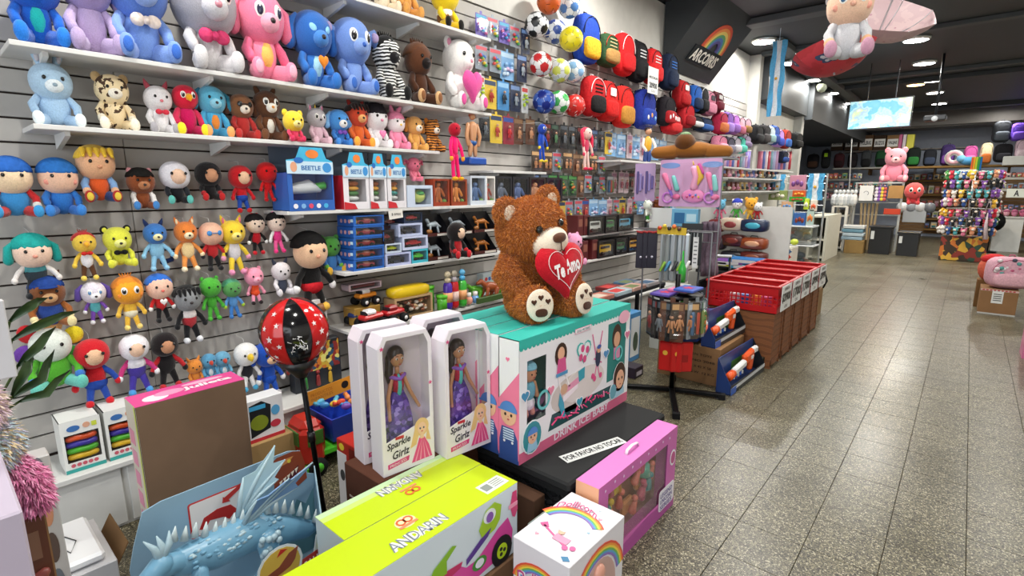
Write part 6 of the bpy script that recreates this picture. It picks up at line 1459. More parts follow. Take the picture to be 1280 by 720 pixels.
protos=dict(
    dark=('black pack with grey figure',.135,.24,'#1b1e24','#5a646e',['#6f7780']),
    darkr=('black pack with dark red figure',.135,.24,'#1d1a1e','#8a2a2a',['#8f2a2c']),
    darkg=('black pack with green figure',.135,.24,'#181c1c','#3a5a4a',['#55805a']),
    blue=('blue pack with dark figure',.16,.25,'#3f86c0','#8ab8dc',['#1c2836']),
    navy=('navy pack with silver figure',.14,.24,'#1f2b4a','#6a88b8',['#9aa4b0']),
    yellow=('yellow pack with red figure',.16,.25,'#d8b93a','#2a3a5a',['#b0342a']),
    red=('red and blue figure pack',.15,.25,'#8f2f3c','#2f4f9a',['#c42c2c']),
    tan=('brown wrestler pack',.14,.24,'#5c3a2a','#8a6a4a',['#c68e66']),
    wrest=('pack with two tan wrestlers',.17,.22,'#4a4038','#c8a070',['#c98f64','#b87a52']),
    green=('green creature pack',.16,.22,'#2f4f3a','#4a8a4a',['#3f8a3c','#d8782c','#4a7a3a'],'chunks'),
    lblue=('light blue accessory pack',.19,.24,'#7fb0dc','#b8d4ec',['#c8dcf0','#8fb8e0','#d8b8d8'],'chunks'),
    pink=('pale pink doll pack',.12,.25,'#d9c4cc','#b88aa4',['#b85a6a']),
    mix=('multicoloured pack',.15,.20,'#8f9aa8','#c84a5a',['#d84a4a','#4a7ad0','#e8c83a','#4aa85a'],'chunks'),
    purple=('violet pack',.15,.2,'#6a5ab0','#3aa0c8',['#8a6ad0','#4a9ad8','#d86aa0'],'chunks'),
    grey=('grey tool pack',.15,.22,'#8a9096','#c8ccd0',['#4a6a8a','#c8503a','#7a8a4a'],'long'),
    green2=('lime tennis ball pack',.1,.24,'#d0d4d8','#c23a3a',['#b8d82a','#b8d82a'],'chunks'))
PR={}
def pk(kind,y,ztop,rowdesc,X=None,sc=1.0,grp=None):
    lab=protos[kind][0]+' '+rowdesc
    X=WX+.055 if X is None else X
    if kind not in PR:
        PR[kind]=pack_proto(*protos[kind]);o=PR[kind];o.location=(X,y,ztop);o['label']=lab
    else: o=dup(PR[kind],(X,y,ztop),0,lab)
    o['group']=grp or ('packs '+rowdesc);o.scale=(1,sc,sc)
    return o
def row(kinds,y0,y1,ztop,rowdesc,X=None,sc=1.0,step=None):
    y=y0;i=0
    while y<y1:
        k=kinds[i % len(kinds)];w=protos[k][1]*sc;pk(k,y+w/2,ztop+rr.uniform(-.006,.006),rowdesc,(WX+.055 if X is None else X)+rr.uniform(0,.03),sc);y+=w+.012;i+=1
row(['purple','mix','purple','mix','navy','mix'],3.36,4.0,3.16,'in the topmost row beside the yellow plush shelf',sc=.9)
row(['mix','mix','lblue','navy','navy'],3.36,4.0,2.92,'right above the white teddy with the pink heart')
row(['green2','yellow','blue','navy'],3.36,4.02,2.66,'between white teddy and the blue football')
row(['dark','yellow','red','tan','tan','dark','darkr','darkg','dark','dark','darkr','dark','navy'],3.38,5.5,2.36,'in the row under the footballs')
row(['lblue','lblue','pink','lblue','pink','pink','lblue'],5.55,7.1,2.36,'in the pale row under the red backpacks',sc=1.15)
row(['wrest','wrest','mix','wrest','tan','wrest','wrest','mix'],4.12,5.5,2.08,'over the green creature packs')
row(['navy','dark','green','green','green','tan','mix','dark','mix','grey','mix'],4.12,5.65,1.85,'in the row just above the big bear\'s head')
row(['pink','pink','pink','darkr','pink','pink'],5.7,6.9,1.90,'in the row left of the pink kites',sc=1.0)
row(['yellow','mix','mix','red','lblue','lblue','pink','mix','yellow','pink'],4.55,6.2,1.575,'in the row over the bus boxes')
row(['mix','lblue','green','pink','mix','green'],6.2,7.4,1.60,'in the row behind the silver packet stand')
row(['dark','darkr','navy','dark','mix','dark'],6.6,8.2,1.35,'low behind the silver packet stand')

# ------------------------------------------------------------ boxes on the beetle shelf (z 1.57)
def sbox(name,label,px0,px1,z0,h,x1,dep,col,win=None,inside='#22262c:card',group=None,cat='boxed toy'):
    y0,y1=Yp(px0,z0+h*.3,x1),Yp(px1,z0+h*.3,x1);w=y1-y0
    if win: return window_box(name,label,cat,x1-dep,x1,y0,y1,z0+.0005,z0+h,col,(w*win[0],h*win[1],w*win[2],h*win[3]),group,inside)
    return carton(name,label,cat,x1-dep,x1,y0,y1,z0+.0005,z0+h,col,group)
def beetle_head(t,hx,hy,h,s=1.0):
    W=2*hy;fr=FX(hx,hy)
    PT(t,'header_card',lambda m: (m.poly(fr,[(0,h*.98),(W,h*.98),(W,h+.07),(W*.86,h+.085),(W*.78,h+.15),(W*.3,h+.15),(W*.2,h+.08),(0,h+.07)],'#43b0d8:card',d=.003),m.poly(fr,ell(W*.55,h+.11,W*.14,.026),'#e8823a:card',z=.004)))
    PT(t,'header_band',lambda m: (m.poly(fr,rct(0,h-.01,W,h+.065),'#c3dcec:card',z=.005),m.poly(fr,ell(W*.14,h+.03,W*.07,.03),'#dca080:card',z=.006),m.poly(fr,ell(W*.86,h+.03,W*.1,.03),'#3f8fd0:card',z=.006),m.poly(fr,ell(W*.25,h+.07,W*.1,.018),'#2a6ab8:card',z=.007)))
    PT(t,'lettering',lambda m: text(m,fr,'BEETLE',W*.3,h+.012,W*.42,.028,'#2f6aa8:card',bold=.03,z=.0065))
    PT(t,'rear_card',lambda m: m.poly(FX(-hx,hy),rct(0,h,W,h+.17),'#5a6470:card',d=.003))
t,hx,hy,h=sbox('beetle_toy_box','large blue boxed toy with pale blue van shaped header card, left on the shelf',361,418,1.57,.235,-3.1,.22,'#2f62b4:card',(.1,.28,.97,.95),'#3f7ac8:card','boxed toys with van shaped header cards')
beetle_head(t,hx,hy,h)
PT(t,'toy_vehicle',lambda m: (m.limb([(0.03,-.1,.13),(.03,.02,.15),(.03,.09,.13)],[.03,.045,.02],'#dfe4e8:plastic'),m.sph((.03,-.11,.12),.025,'#4fb84a:plastic'),m.tube([(.03,.07,.15),(.04,.13,.155)],[.02,.026],'#4fb84a:plastic'),m.sph((.04,0,.155),.015,'#e8823a:plastic')))
PT(t,'base_print',lambda m: [m.poly(FX(hx,hy),ell(.04+.05*k,.03,.015),c+':card',z=.003) for k,c in enumerate(['#e8e8f0','#7fb0e0','#d84a6a','#e8e8f0','#4ab0e0'])])
for i,(a,b,lb) in enumerate(((430,462,'first'),(463,484,'second'),(485,508,'third'))):
    t,hx,hy,h=sbox('beetle_toy_box',['red sided white window box with van header card, beside the big blue one','narrow white window box between two others with van header card','white window box with teal toy and van header card, nearest the pink creature'][i],a,b,1.57,.22,-3.1,.22,'#e3dfe4:card' ,(.2,.22,.88,.9),'#1f2a30:card','boxed toys with van shaped header cards')
    if i==0: PT(t,'side_panel',lambda m: m.poly(FN(hx,hy),rct(0,0,2*hx,h),'#b5202a:card',d=.002))
    PT(t,'toy',lambda m: [m.sph((.04,.01,.07+k*.033),(.04,hy*.5,.018),c+':plastic',n=10,k=6) for k,c in enumerate(['#dfe2e0','#2f8a86' if i==2 else '#3f7a3a','#e8a83a','#b5622c'])])
    PT(t,'corner_print',lambda m: (m.poly(FX(hx,hy),[(0,0),(2*hy*.5,0),(2*hy*.4,.035),(0,.05)],'#c82a34:card',z=.004),))
    beetle_head(t,hx,hy,h)
t,hx,hy,h=sbox('toy_box','white and blue box with a pale green toy under the pink creature',509,541,1.57,.16,-3.1,.2,'#c8d4e8:card',(.3,.12,.93,.85),'#7a9ac0:card')
PT(t,'toy',lambda m: (m.sph((.04,.03,.08),(.04,hy*.5,.05),'#cfdc7a:plastic'),m.sph((.05,.03,.1),(.04,hy*.35,.02),'#4fa85a:plastic')))
figc=[('#9a3a1f','#c86a2f','orange brown'),('#8f3a1c','#e08a3a','amber'),('#1f2a3c','#4a6a9a','dark blue'),('#e4e2de','#a8382c','white'),('#1d1f26','#5a6478','black and grey'),('#1c1e24','#3f5a8f','black and blue'),('#2a2420','#b8825a','black and tan'),('#211f22','#6a4a3a','dark brown')]
for i,(px,c) in enumerate(zip((542,564,588,608,620,641,662,683),figc)):
    w_=20 if i != 3 else 11
    t,hx,hy,h=sbox('figure_box',c[2]+' boxed action figure on the beetle shelf, '+['next to the pale green toy box','second from the pale green toy box','third from the pale green toy box','slimmest of its row','right of the slim white one','behind the bear\'s ear','behind the bear\'s forehead','farthest along its row'][i],px,px+w_,1.57,.21+(.03 if i>1 else 0),-3.12,.1,(c[0] if c[0] != '#1f2a3c' else '#c8d0dc')+':card',(.1,.15,.9,.92),c[0]+':card','boxed action figures')
    PT(t,'figure',lambda m: (m.limb([(.0,0,.06),(.0,0,.13)],hy*.32,c[1]+':plastic'),m.sph((.01,0,.165),hy*.24,c[1]+':plastic'),[m.limb([(.01,q*hy*.35,.13),(.02,q*hy*.6,.08)],hy*.14,c[1]+':plastic',n=6) for q in (-1,1)],[m.limb([(.01,q*hy*.2,.06),(.02,q*hy*.3,.025)],hy*.16,c[1]+':plastic',n=6) for q in (-1,1)],m.sph((.03,hy*.5,.035),.02,'#5f8a3a:plastic')))
t=thing('price_tag','small white price tag clipped on the beetle shelf edge','sign',(-3.085,Yp(494,1.56,-3.09),1.525));PT(t,'tag',lambda m: m.box((0,0,0),(.004,.12,.06),'#e6e2da:card',rot=(.1,0,0)));PT(t,'lettering',lambda m: text(m,((.003,-.06,-.03),(0,1,0),(0,0,1)),'$ 8900',.02,.02,.08,.02,'#2a2a2a:card'))
for i,(px,yb,yt) in enumerate([(590,240,224),(606,241,226)]): pass
# orange figures box + blue based wrestler display above the shelf
t=thing('wrestler_figure','tall bare chested toy wrestler standing on a blue base','toy figure',tuple(onX(591,205,-3.15)))
PT(t,'base',lambda m: m.box((0,0,.02),(.14,.2,.06),'#1f4fa8:plastic',bev=.01));SKN='#c9936a:plastic'
PT(t,'body',lambda m: (m.limb([(0,0,.17),(0,0,.3)],[.028,.042],SKN),m.sph((0,0,.375),.026,SKN),[m.limb([(0,q*.05,.31),(.01,q*.075,.22),(.01,q*.06,.15)],[.018,.016,.013],SKN,n=8) for q in (-1,1)],[m.limb([(0,q*.022,.17),(0,q*.03,.07)],[.024,.016],SKN,n=8) for q in (-1,1)]))
PT(t,'trunks',lambda m: m.sph((0,0,.17),(.032,.045,.028),'#2a5a9c:plastic'));PT(t,'hair',lambda m: m.sph((-.006,0,.388),(.026,.028,.024),'#b5502a:plastic'))
# ------------------------------------------------------------ shelf z 1.15
GC='boxed racing cars in blue packaging'
for k in range(5):
    t,hx,hy,h=sbox('racing_car_box','blue boxed racing car, '+['bottom','second from bottom','middle','second from top','topmost'][k]+' of the five high stack',442,480,1.15+k*.0755,.073,-3.11,.2,'#2a64b8:card',(.08,.2,.96,.9),'#dfe4ea:card',GC)
    PT(t,'toy_car',lambda m: (m.limb([(.05,-hy*.5,.028),(.05,hy*.5,.03)],[.012,.018],['#c8505a','#c8452c','#b8232c','#c8505a','#c85a62'][k]+':plastic',n=8),m.sph((.05,hy*.1,.043),(.018,.03,.012),'#e8a08a:plastic'),m.sph((.055,-hy*.75,.035),(.02,.025,.025),['#2f9a8a','#e0d02a','#e0d02a','#e0d02a','#e0d02a'][k]+':plastic',n=8,k=6)))
    PT(t,'wheels',lambda m: [m.cyl((.06,q*hy*.35,.02),(.075,q*hy*.35,.02),.014,'#17181a:matte',n=10) for q in (-1,1)])
    PT(t,'side_print',lambda m: (m.poly(FN(hx,hy),rct(0,0,2*hx,h),'#2358ac:card'),[m.poly(FN(hx,hy),ell(.05+j*.05,.035,.014),'#d8a0a8:card',z=.001) for j in range(3)],m.poly(FN(hx,hy),rct(.165,.03,.195,.05),'#cfe8f4:card',z=.001)))
y_=0
lay2=[(482,498,0,.085,'#b8c8e8','#c8d84a','pale blue box with a lime toy car'),(482,516,-1,0,'','',''),]
def cbox(label,a,b,z,hh,col,c,truck=False,dx=0):
    t,hx,hy,h=sbox('vehicle_box',label,a,b,z,hh,-3.11+dx,.13,col+':card',(.08,.2,.92,.85),'#2a2c34:card' if not truck else '#e4e6ee:card','small boxed toy vehicles')
    PT(t,'toy_vehicle',lambda m: (m.box((.03,0,hh*.45),(.04,hy*1.2,hh*.22),c+':plastic',bev=.006),m.box((.03,.0,hh*.6),(.035,hy*.6,hh*.18),c+':plastic',bev=.006),[m.cyl((.045,q*hy*.4,hh*.3),(.055,q*hy*.4,hh*.3),hh*.12,'#151517:matte',n=10) for q in (-1,1)]))
cbox('lilac box with a silhouette of black trucks, bottom left of the small vehicle boxes',482,514,1.15,.095,'#b4bce0','#23252c',True)
cbox('turquoise based box with a green vehicle, bottom right of the small vehicle boxes',515,535,1.15,.105,'#3fb0c4','#4fc03a')
cbox('white box with a lime racing car over the truck silhouette box',482,502,1.246,.07,'#c8d4e8','#c8d62a')
cbox('pale blue box with a red vehicle, middle of the small vehicle stack',503,535,1.256,.10,'#c4cce8','#a8282c')
cbox('pale violet box with black train print topping the small vehicle stack',498,528,1.357,.095,'#bcc6e6','#23252c',True)
cbox('dark box with a maroon vehicle behind the small vehicle stack',478,493,1.317,.10,'#2a2024','#7a2a2c')
cbox('dark red car box between the blue stack and the lime racing car box',479,500,1.42,.09,'#3a1c20','#8f2a2c',dx=-.09)
cbox('dark box with a red car at the top next to the violet box',505,528,1.453,.08,'#22304a','#b03038',dx=-.02)
for r_ in range(2):
    for k,(a,b) in enumerate(((536,562),(564,592),(594,622))):
        dsc=['left','middle','right'][k]
        y0,y1=Yp(a,1.25,-3.1),Yp(b,1.25,-3.1);z0=1.1505+r_*.185;w=y1-y0
        t=thing('dinosaur_box','black open dinosaur display box, '+dsc+(' of the lower row' if r_==0 else ' of the upper row'),'boxed toy',(-3.11,(y0+y1)/2,z0),0,'black dinosaur display boxes')
        PT(t,'body',lambda m: (m.box((-.06,0,.003),(.13,w,.006),'#17161a:card'),m.add([(-.125,-w/2,.17),(-.13,-w/2,.17),(-.13,-w/2,0),(0,-w/2,0),(0,-w/2,.03)],[(0,1,2,3,4)],'#1b1a1f:card'),m.add([(-.125,w/2,.17),(-.13,w/2,.17),(-.13,w/2,0),(0,w/2,0),(0,w/2,.03)],[(4,3,2,1,0)],'#1b1a1f:card'),m.box((-.128,0,.088),(.004,w,.172),'#1e1d23:card')))
        PT(t,'front_band',lambda m: (m.box((.0,0,.015),(.004,w,.03),'#4a1f1c:card'),m.poly(((.002,-w/2,0),(0,1,0),(0,0,1)),rct(w*.45,.006,w*.95,.024),'#cfc9c0:card')))
        cc=['#a8b4bc','#8f98a0','#b06a2a'][k]+':plastic'
        PT(t,'dinosaur',lambda m: (m.limb([(-.06,-w*.2,.09),(-.06,w*.1,.095),(-.06,w*.36,.07)],[.018,.024,.006],cc,n=8),m.limb([(-.06,-w*.2,.1),(-.05,-w*.32,.13)],[.012,.014],cc,n=8),[m.limb([(-.05,q*w*.16,.08),(-.045,q*w*.2,.03)],.009,cc,n=6) for q in (-1,1)]))
        PT(t,'lower_toy',lambda m: m.sph((-.03,-w*.3,.04),(.02,.03,.02),'#8f5a2a:plastic',n=8,k=6))
# ------------------------------------------------------------ low shelf z .72: trucks, bricks, bottles, creatures
def truck(label,px,z,c,c2,x=-3.15,s=1.0,py=None):
    y=Yp(px,z+.05,x);t=thing('monster_truck',label,'toy truck',(x,y,z+.0005),R(8),'toy monster trucks on the low shelf')
    for q in (-1,1):
        for p in (-1,1): w_=PT(t,'wheel',lambda m: m.cyl((q*.04,p*.055,.032),(q*.075,p*.055,.032),.032,'#141416:matte',n=14));PT(w_,'rim',lambda m: m.cyl((q*.07,p*.055,.032),(q*.077,p*.055,.032),.015,'#e8e8e8:plastic',n=10))
    PT(t,'chassis',lambda m: m.box((0,0,.05),(.06,.14,.015),'#2a2c30:plastic',bev=.004))
    PT(t,'truck_body',lambda m: (m.box((0,0,.075),(.085,.17,.035),c+':plastic',bev=.012),m.box((0,-.015,.105),(.075,.085,.04),c2+':plastic',bev=.014)))
    PT(t,'windscreen',lambda m: m.box((0,-.06,.105),(.065,.012,.025),'#20242a:gloss',bev=.003))
    t.scale=(s,)*3;return t
truck('white and red monster truck in the lower row of the low shelf',464,.7355,'#c22a2c','#e6e4e6',s=1.05,x=-3.115);truck('red monster truck right of the white and red one',491,.7355,'#b81f26','#8f1a20',s=1.05,x=-3.115)
truck('dark blue toy truck at the left end of the low shelf',450,.7355,'#24346a','#1c2448',x=-3.25)
t,hx,hy,h=sbox('toy_box','yellow based display box under the upper monster truck',444,476,.7355,.13,-3.2,.15,'#a8823a:card',None)
truck('orange and white monster truck in the upper row beside the wall',457,.8665,'#e08a2c','#e4e2de',x=-3.27,s=.95)
truck('small dark toy truck behind the red monster truck',498,.7355,'#4a2c2a','#7a3a30',x=-3.3)
t,hx,hy,h=sbox('toy_box','slim pink grey box with a dark red toy racer over the trucks',436,477,.985,.05,-3.24,.1,'#c9b4bc:card',(.06,.15,.95,.85),'#3a2228:card');PT(t,'toy',lambda m: m.limb([(.02,-hy*.6,.025),(.02,hy*.6,.028)],[.01,.016],'#6a1f2c:plastic'))
t,hx,hy,h=sbox('parts_case','clear case of brown toy parts with a bright yellow lid',494,541,.7355,.16,-3.13,.14,'#b89a72:card',(.05,.1,.95,.9),'#8a6a4a:card',cat='toy case')
PT(t,'lid',lambda m: m.sph((0,0,h+.035),(hx,hy*1.02,.045),'#e6c31c:plastic',p=.5,n=16));PT(t,'toy_parts',lambda m: [m.sph((.03,rr.uniform(-.8,.8)*hy,rr.uniform(.03,.13)),(.02,.02,.014),rr.choice(['#a8623a','#d8b48a','#8a4a2c','#e0d8cc'])+':plastic',n=7,k=5) for _ in range(26)])
for i,(px,c,z_) in enumerate([(546,'small lime green jar behind the bigger lime one',1),(553,'larger lime green jar beside the yellow lidded case',0)]):
    y=Yp(px,.8,-3.14);t=thing('toy_jar',c,'jar',(-3.14-(.1 if z_ else 0),y,.7355));PT(t,'jar',lambda m: m.cyl((0,0,0),(0,0,.1+.07*z_),.045,'#4fae2c:plastic',n=16));PT(t,'lid',lambda m: m.cyl((0,0,.1+.07*z_),(0,0,.125+.07*z_),.05,'#6acc3a:plastic',n=16))
for i,(px,c,l) in enumerate([(560,'#4a2f9a','violet bubble bottle with figure cap, first of three tall ones'),(568,'#c8242a','red bubble bottle with figure cap, middle of three tall ones'),(578,'#3fae3c','green bubble bottle with figure cap, last of three tall ones')]):
    y=Yp(px,.8,-3.12);t=thing('bubble_bottle',l,'bottle',(-3.12,y,.7355),0,'tall bubble bottles');PT(t,'bottle',lambda m: m.lathe([(.034,0),(.038,.03),(.038,.19),(.03,.215),(.02,.22)],c+':gloss',n=16));PT(t,'label_band',lambda m: m.lathe([(.039,.06),(.039,.14)],'#e0a06a:card' if i != 1 else '#e8c8c0:card',n=16))
    PT(t,'figure_cap',lambda m: (m.lathe([(.024,.22),(.026,.25),(.012,.26)],['#c8b89a','#b8b0b8','#4fa8d8'][i]+':plastic',n=12),m.sph((0,0,.285),.028,['#c8bca0','#b0a898','#5fb0dc'][i]+':plastic',n=10,k=7)))
for i,(px,c,l) in enumerate([(586,'#e8a08c','small coral capped bottle right of the green bottle'),(594,'#6aa0dc','small light blue capped bottle near the dinosaur toys')]):
    y=Yp(px,.78,-3.12);t=thing('slime_jar',l,'jar',(-3.12,y,.7355));PT(t,'jar',lambda m: m.sph((0,0,.035),(.035,.035,.04),c+':gloss'));PT(t,'cap',lambda m: m.cyl((0,0,.06),(0,0,.10),.022,'#e8e4e2:plastic'))
for i,(px,c,l,s) in enumerate([(602,'#5fae2c','green toy dinosaur behind the brown one on the low shelf',1),(613,'#9a4a24','orange brown toy dinosaur in its box on the low shelf',1.25),(634,'#6ac82c','lime toy dinosaur nearest the bear on the low shelf',1.1)]):
    y=Yp(px,.82,-3.14);t=thing('toy_dinosaur',l,'toy dinosaur',(-3.14-(.08 if i==0 else 0),y,.7365),R(-15),sc=s);cc=c+':plastic'
    PT(t,'body',lambda m: (m.limb([(0,-.02,.09),(0,.05,.085)],[.034,.03],cc),m.limb([(0,.07,.08),(0,.13,.06),(0,.16,.05)],[.02,.012,.005],cc,n=8)));PT(t,'head',lambda m: (m.limb([(0,-.04,.1),(.0,-.07,.125)],[.022,.018],cc),m.limb([(0,-.075,.13),(0,-.105,.12)],[.02,.013],cc)))
    for q in (-1,1): PT(t,'leg',lambda m: m.limb([(q*.025,.04,.07),(q*.03,.03,.035),(q*.03,.015,.012)],[.02,.014,.01],cc,n=8))
    for q in (-1,1): PT(t,'foreleg',lambda m: m.limb([(q*.025,-.035,.075),(q*.03,-.045,.04),(q*.03,-.055,.012)],[.015,.011,.009],cc,n=8))
t,hx,hy,h=sbox('toy_box','green toned display tray under the orange brown dinosaur',598,630,.7361,.05,-3.05,.03,'#3f5a2c:card')
t,hx,hy,h=sbox('toy_box','pale box with small red and blue toys behind the dinosaurs',604,640,.7361,.2,-3.27,.08,'#c0ccd4:card');PT(t,'print',lambda m: [m.poly(FX(hx,hy),ell(.04+k*.045,.15,.018),c+':card',z=.001) for k,c in enumerate(['#c23a3a','#4a6ab8','#8a3a4a','#3fa04a'])])
# ------------------------------------------------------------ bus boxes beside the bear
for (z,items) in ((.9205,[(748,768,'#e0b81c','yellow school bus','lower'),(770,784,'#2f7f4a','dark green lorry','lower'),(786,802,'#e0a83a','yellow giraffe coloured lorry','lower')]),(1.2005,[(736,755,'#dfe4e0','white and green bus','upper'),(757,771,'#2f8a4a','green container lorry','upper'),(773,792,'#5fb0d4','light blue van','upper')])):
    for (a,b,c,l,r2) in items:
        t,hx,hy,h=sbox('vehicle_box','dark window box with a '+l+' on the '+r2+' bus shelf',a,b,z,.2,-3.1,.16,'#1d1a1c:card',(.06,.12,.94,.92),'#2a2224:card','boxed buses and lorries beside the bear')
        PT(t,'toy_bus',lambda m: (m.box((.03,0,.1),(.07,hy*1.5,.09),c+':plastic',bev=.012),m.box((.07,-hy*.1,.12),(.004,hy*1.1,.03),'#20262a:gloss')));PT(t,'wheels',lambda m: [m.cyl((.06,q*hy*.45,.05),(.075,q*hy*.45,.05),.02,'#141416:matte') for q in (-1,1)])
for k,(px,z) in enumerate(((722,1.2005),(730,1.2005),(728,.9205),(740,.9205))):
    t,hx,hy,h=sbox('toy_box','dark red toy box standing on end '+['leftmost on the upper bus shelf','next to the white and green bus box','leftmost on the lower bus shelf','next to the yellow school bus box'][k],px,px+7,z,.22,-3.12,.15,'#5a1f22:card',None,group='dark red boxes left of the buses');PT(t,'print',lambda m: m.poly(FX(hx,hy),rct(.02,.1,2*hy-.02,.18),'#8f5a4a:card'))
t=s1('small pink plush toy peeking between the bear and the dark red boxes',716,290,z=.9205,X=-3.05,head='#e8a0c4',group='small plush toys')
# flat books and boxes on the table right of the turquoise boxes
t=thing('display_table','dark low display table covered with flat boxes past the turquoise cartons','table',(-2.815,4.9,0));PT(t,'tabletop',lambda m: m.box((0,0,.58),(.36,1.9,.04),'#2a2c30:matte',bev=.005))
for x in (-.16,.16):
    for y in (-.9,.9): PT(t,'leg',lambda m: m.box((x,y,.28),(.04,.04,.56),'#2a2c30:matte'))
for i,(y,w,c,l) in enumerate([(4.15,.28,'#d8d4d0','white flat box with blue picture'),(4.5,.3,'#c87a6a','coral flat box'),(4.86,.32,'#b8ccd4','pale blue flat box'),(5.2,.3,'#e0b0a0','salmon flat box'),(5.55,.3,'#c8c4c8','grey flat box'),(4.3,.28,'#3a4048','black flat box'),(5.0,.28,'#8a3a3a','dark red flat box'),(5.4,.3,'#5a7a9a','steel blue flat box')]):
    z=.6005 if i<5 else .6415;x=-2.73 if i<5 else-2.915
    if i>=5: z=.6005
    t,hx,hy,h=carton('flat_box',l+' lying on the dark display table','box',x-.09,x+.09,y-w/2,y+w/2,z,z+.04,c+':card','flat boxes on the dark table');PT(t,'top_print',lambda m: (m.poly(FT(hx,hy,h),rct(.02,.02,w-.1,.14),['#4a7aa8','#e8d8c8','#d84a4a','#7a8a5a'][i % 4]+':card'),))
t,hx,hy,h=carton('toy_box','blue and white boxed toy standing before the dark table','box',-2.48,-2.36,4.3,4.7,0,.5,'#4a8ac0:card');PT(t,'print',lambda m: (m.poly(FX(hx,hy),rct(.2,.05,.38,.45),'#e0e4e6:card'),m.poly(FX(hx,hy),ell(.12,.3,.06,.1),'#c8dc3a:card',z=.001),m.poly(FX(hx,hy),ell(.3,.2,.05,.1),'#4a5a4a:card',z=.002)))
t,hx,hy,h=carton('toy_box','white boxed toy with green blade print right of the dark table','box',-2.45,-2.3,5.1,5.8,0,.62,'#c8ccc8:card');PT(t,'print',lambda m: (m.poly(FX(hx,hy),[(.05,.1),(.12,.1),(.6,.55),(.5,.56)],'#2f6a2c:card'),m.poly(FX(hx,hy),[(.2,.1),(.25,.1),(.66,.5),(.6,.52)],'#1d2a20:card',z=.001)))
# ------------------------------------------------------------ swivel stand with hanging packs and its black cross foot
SX,SY=-1.72,4.05
t=thing('display_stand','black revolving display stand with hooks, cross shaped foot on the floor','stand',(SX,SY,0))
PT(t,'pole',lambda m: m.cyl((0,0,.02),(0,0,1.02),.02,'#141416:metal',n=12))
for a,l_ in ((-62,.52),(-150,.5),(20,.40),(112,.3)):
    d=Vector((cos(R(a)),sin(R(a)),0));lg=PT(t,'foot_bar',lambda m: m.box((d.x*l_/2,d.y*l_/2,.03),(l_,.045,.035),'#161618:metal',rot=(0,0,R(a)),bev=.006));PT(lg,'rubber_end',lambda m: m.box((d.x*l_,d.y*l_,.022),(.05,.055,.044),'#0e0e10:matte',rot=(0,0,R(a))))
PT(t,'crown',lambda m: (m.cyl((0,0,.84),(0,0,.86),.2,'#1c1c1f:metal',n=20),m.cyl((0,0,.62),(0,0,.63),.16,'#1c1c1f:metal',n=20)))
GS2='packs hanging on the black revolving stand'
st=[(-75,1,.83,'tan','brown carded pack with three wooden looking figures on the stand'),(-48,1,.83,'wrest','clear pack with tan figures, facing the camera on the stand'),(-100,1,.83,'dark','dark pack at the left side of the stand'),(-20,1,.83,'grey','grey pack with thin tools on the right side of the stand'),(15,1,.83,'green','green pack with creatures on the far right of the stand'),(45,1,.83,'mix','multicoloured pack behind on the stand'),(-130,1,.83,'darkr','dark red pack behind on the left of the stand')]
for (a,k,z,kd,l) in st:
    d=Vector((cos(R(a)),sin(R(a)),0));o=dup(PR[kd],(SX+d.x*.21,SY+d.y*.21,z),R(a),l,GS2);o.scale=(1,1.35,1.35)
for (a,l) in ((-75,'red pouch pack hanging lowest on the stand, left one'),(-46,'red pouch pack hanging lowest on the stand, right one')):
    d=Vector((cos(R(a)),sin(R(a)),0));q=thing('red_pack',l,'packaged toy',(SX+d.x*.17,SY+d.y*.17,.50),R(a),GS2)
    PT(q,'pouch',lambda m: m.box((0,0,-.13),(.03,.18,.25),'#b81c1c:plastic',bev=.01));PT(q,'emblem',lambda m: (m.poly(((.015,-.09,-.25),(0,1,0),(0,0,1)),ell(.05,.15,.02),'#d8a83a:card'),m.poly(((.015,-.09,-.25),(0,1,0),(0,0,1)),rct(.09,.08,.14,.14),'#8f1414:card')))
for i,(dx,dy,c,l) in enumerate([(-.06,-.1,'#5a4aa0','violet flat pack lying on top of the stand'),(.02,.05,'#d87aa8','pink flat pack lying on top of the stand'),(.1,-.02,'#3a5ab0','blue flat pack lying on top of the stand')]):
    q,hx,hy,h=carton('flat_pack',l,'packaged toy',SX+dx-.08,SX+dx+.08,SY+dy-.11,SY+dy+.11,.861+i*.021,.88+i*.021,c+':card','flat packs on top of the stand');PT(q,'print',lambda m: m.poly(FT(hx,hy,h),star(.11,.08,.06),'#c8304a:card'))
def hangtoy(name,label,px,py,Y,fn,cat='packaged toy',grp=None):
    p=onY(px,py,Y);t=thing(name,label,cat,tuple(p),R(-40),grp);fn(t);return t
def gbottle(t): PT(t,'bottle',lambda m: m.lathe([(.03,0),(.032,.12),(.02,.15),(.008,.2),(.006,.27)],'#2fa83a:gloss',n=14))
t=hangtoy('bubble_wand','green long necked bottle standing on the stand top',851,368,4.25,gbottle,'bottle')
t.location.z=max(t.location.z,.92)
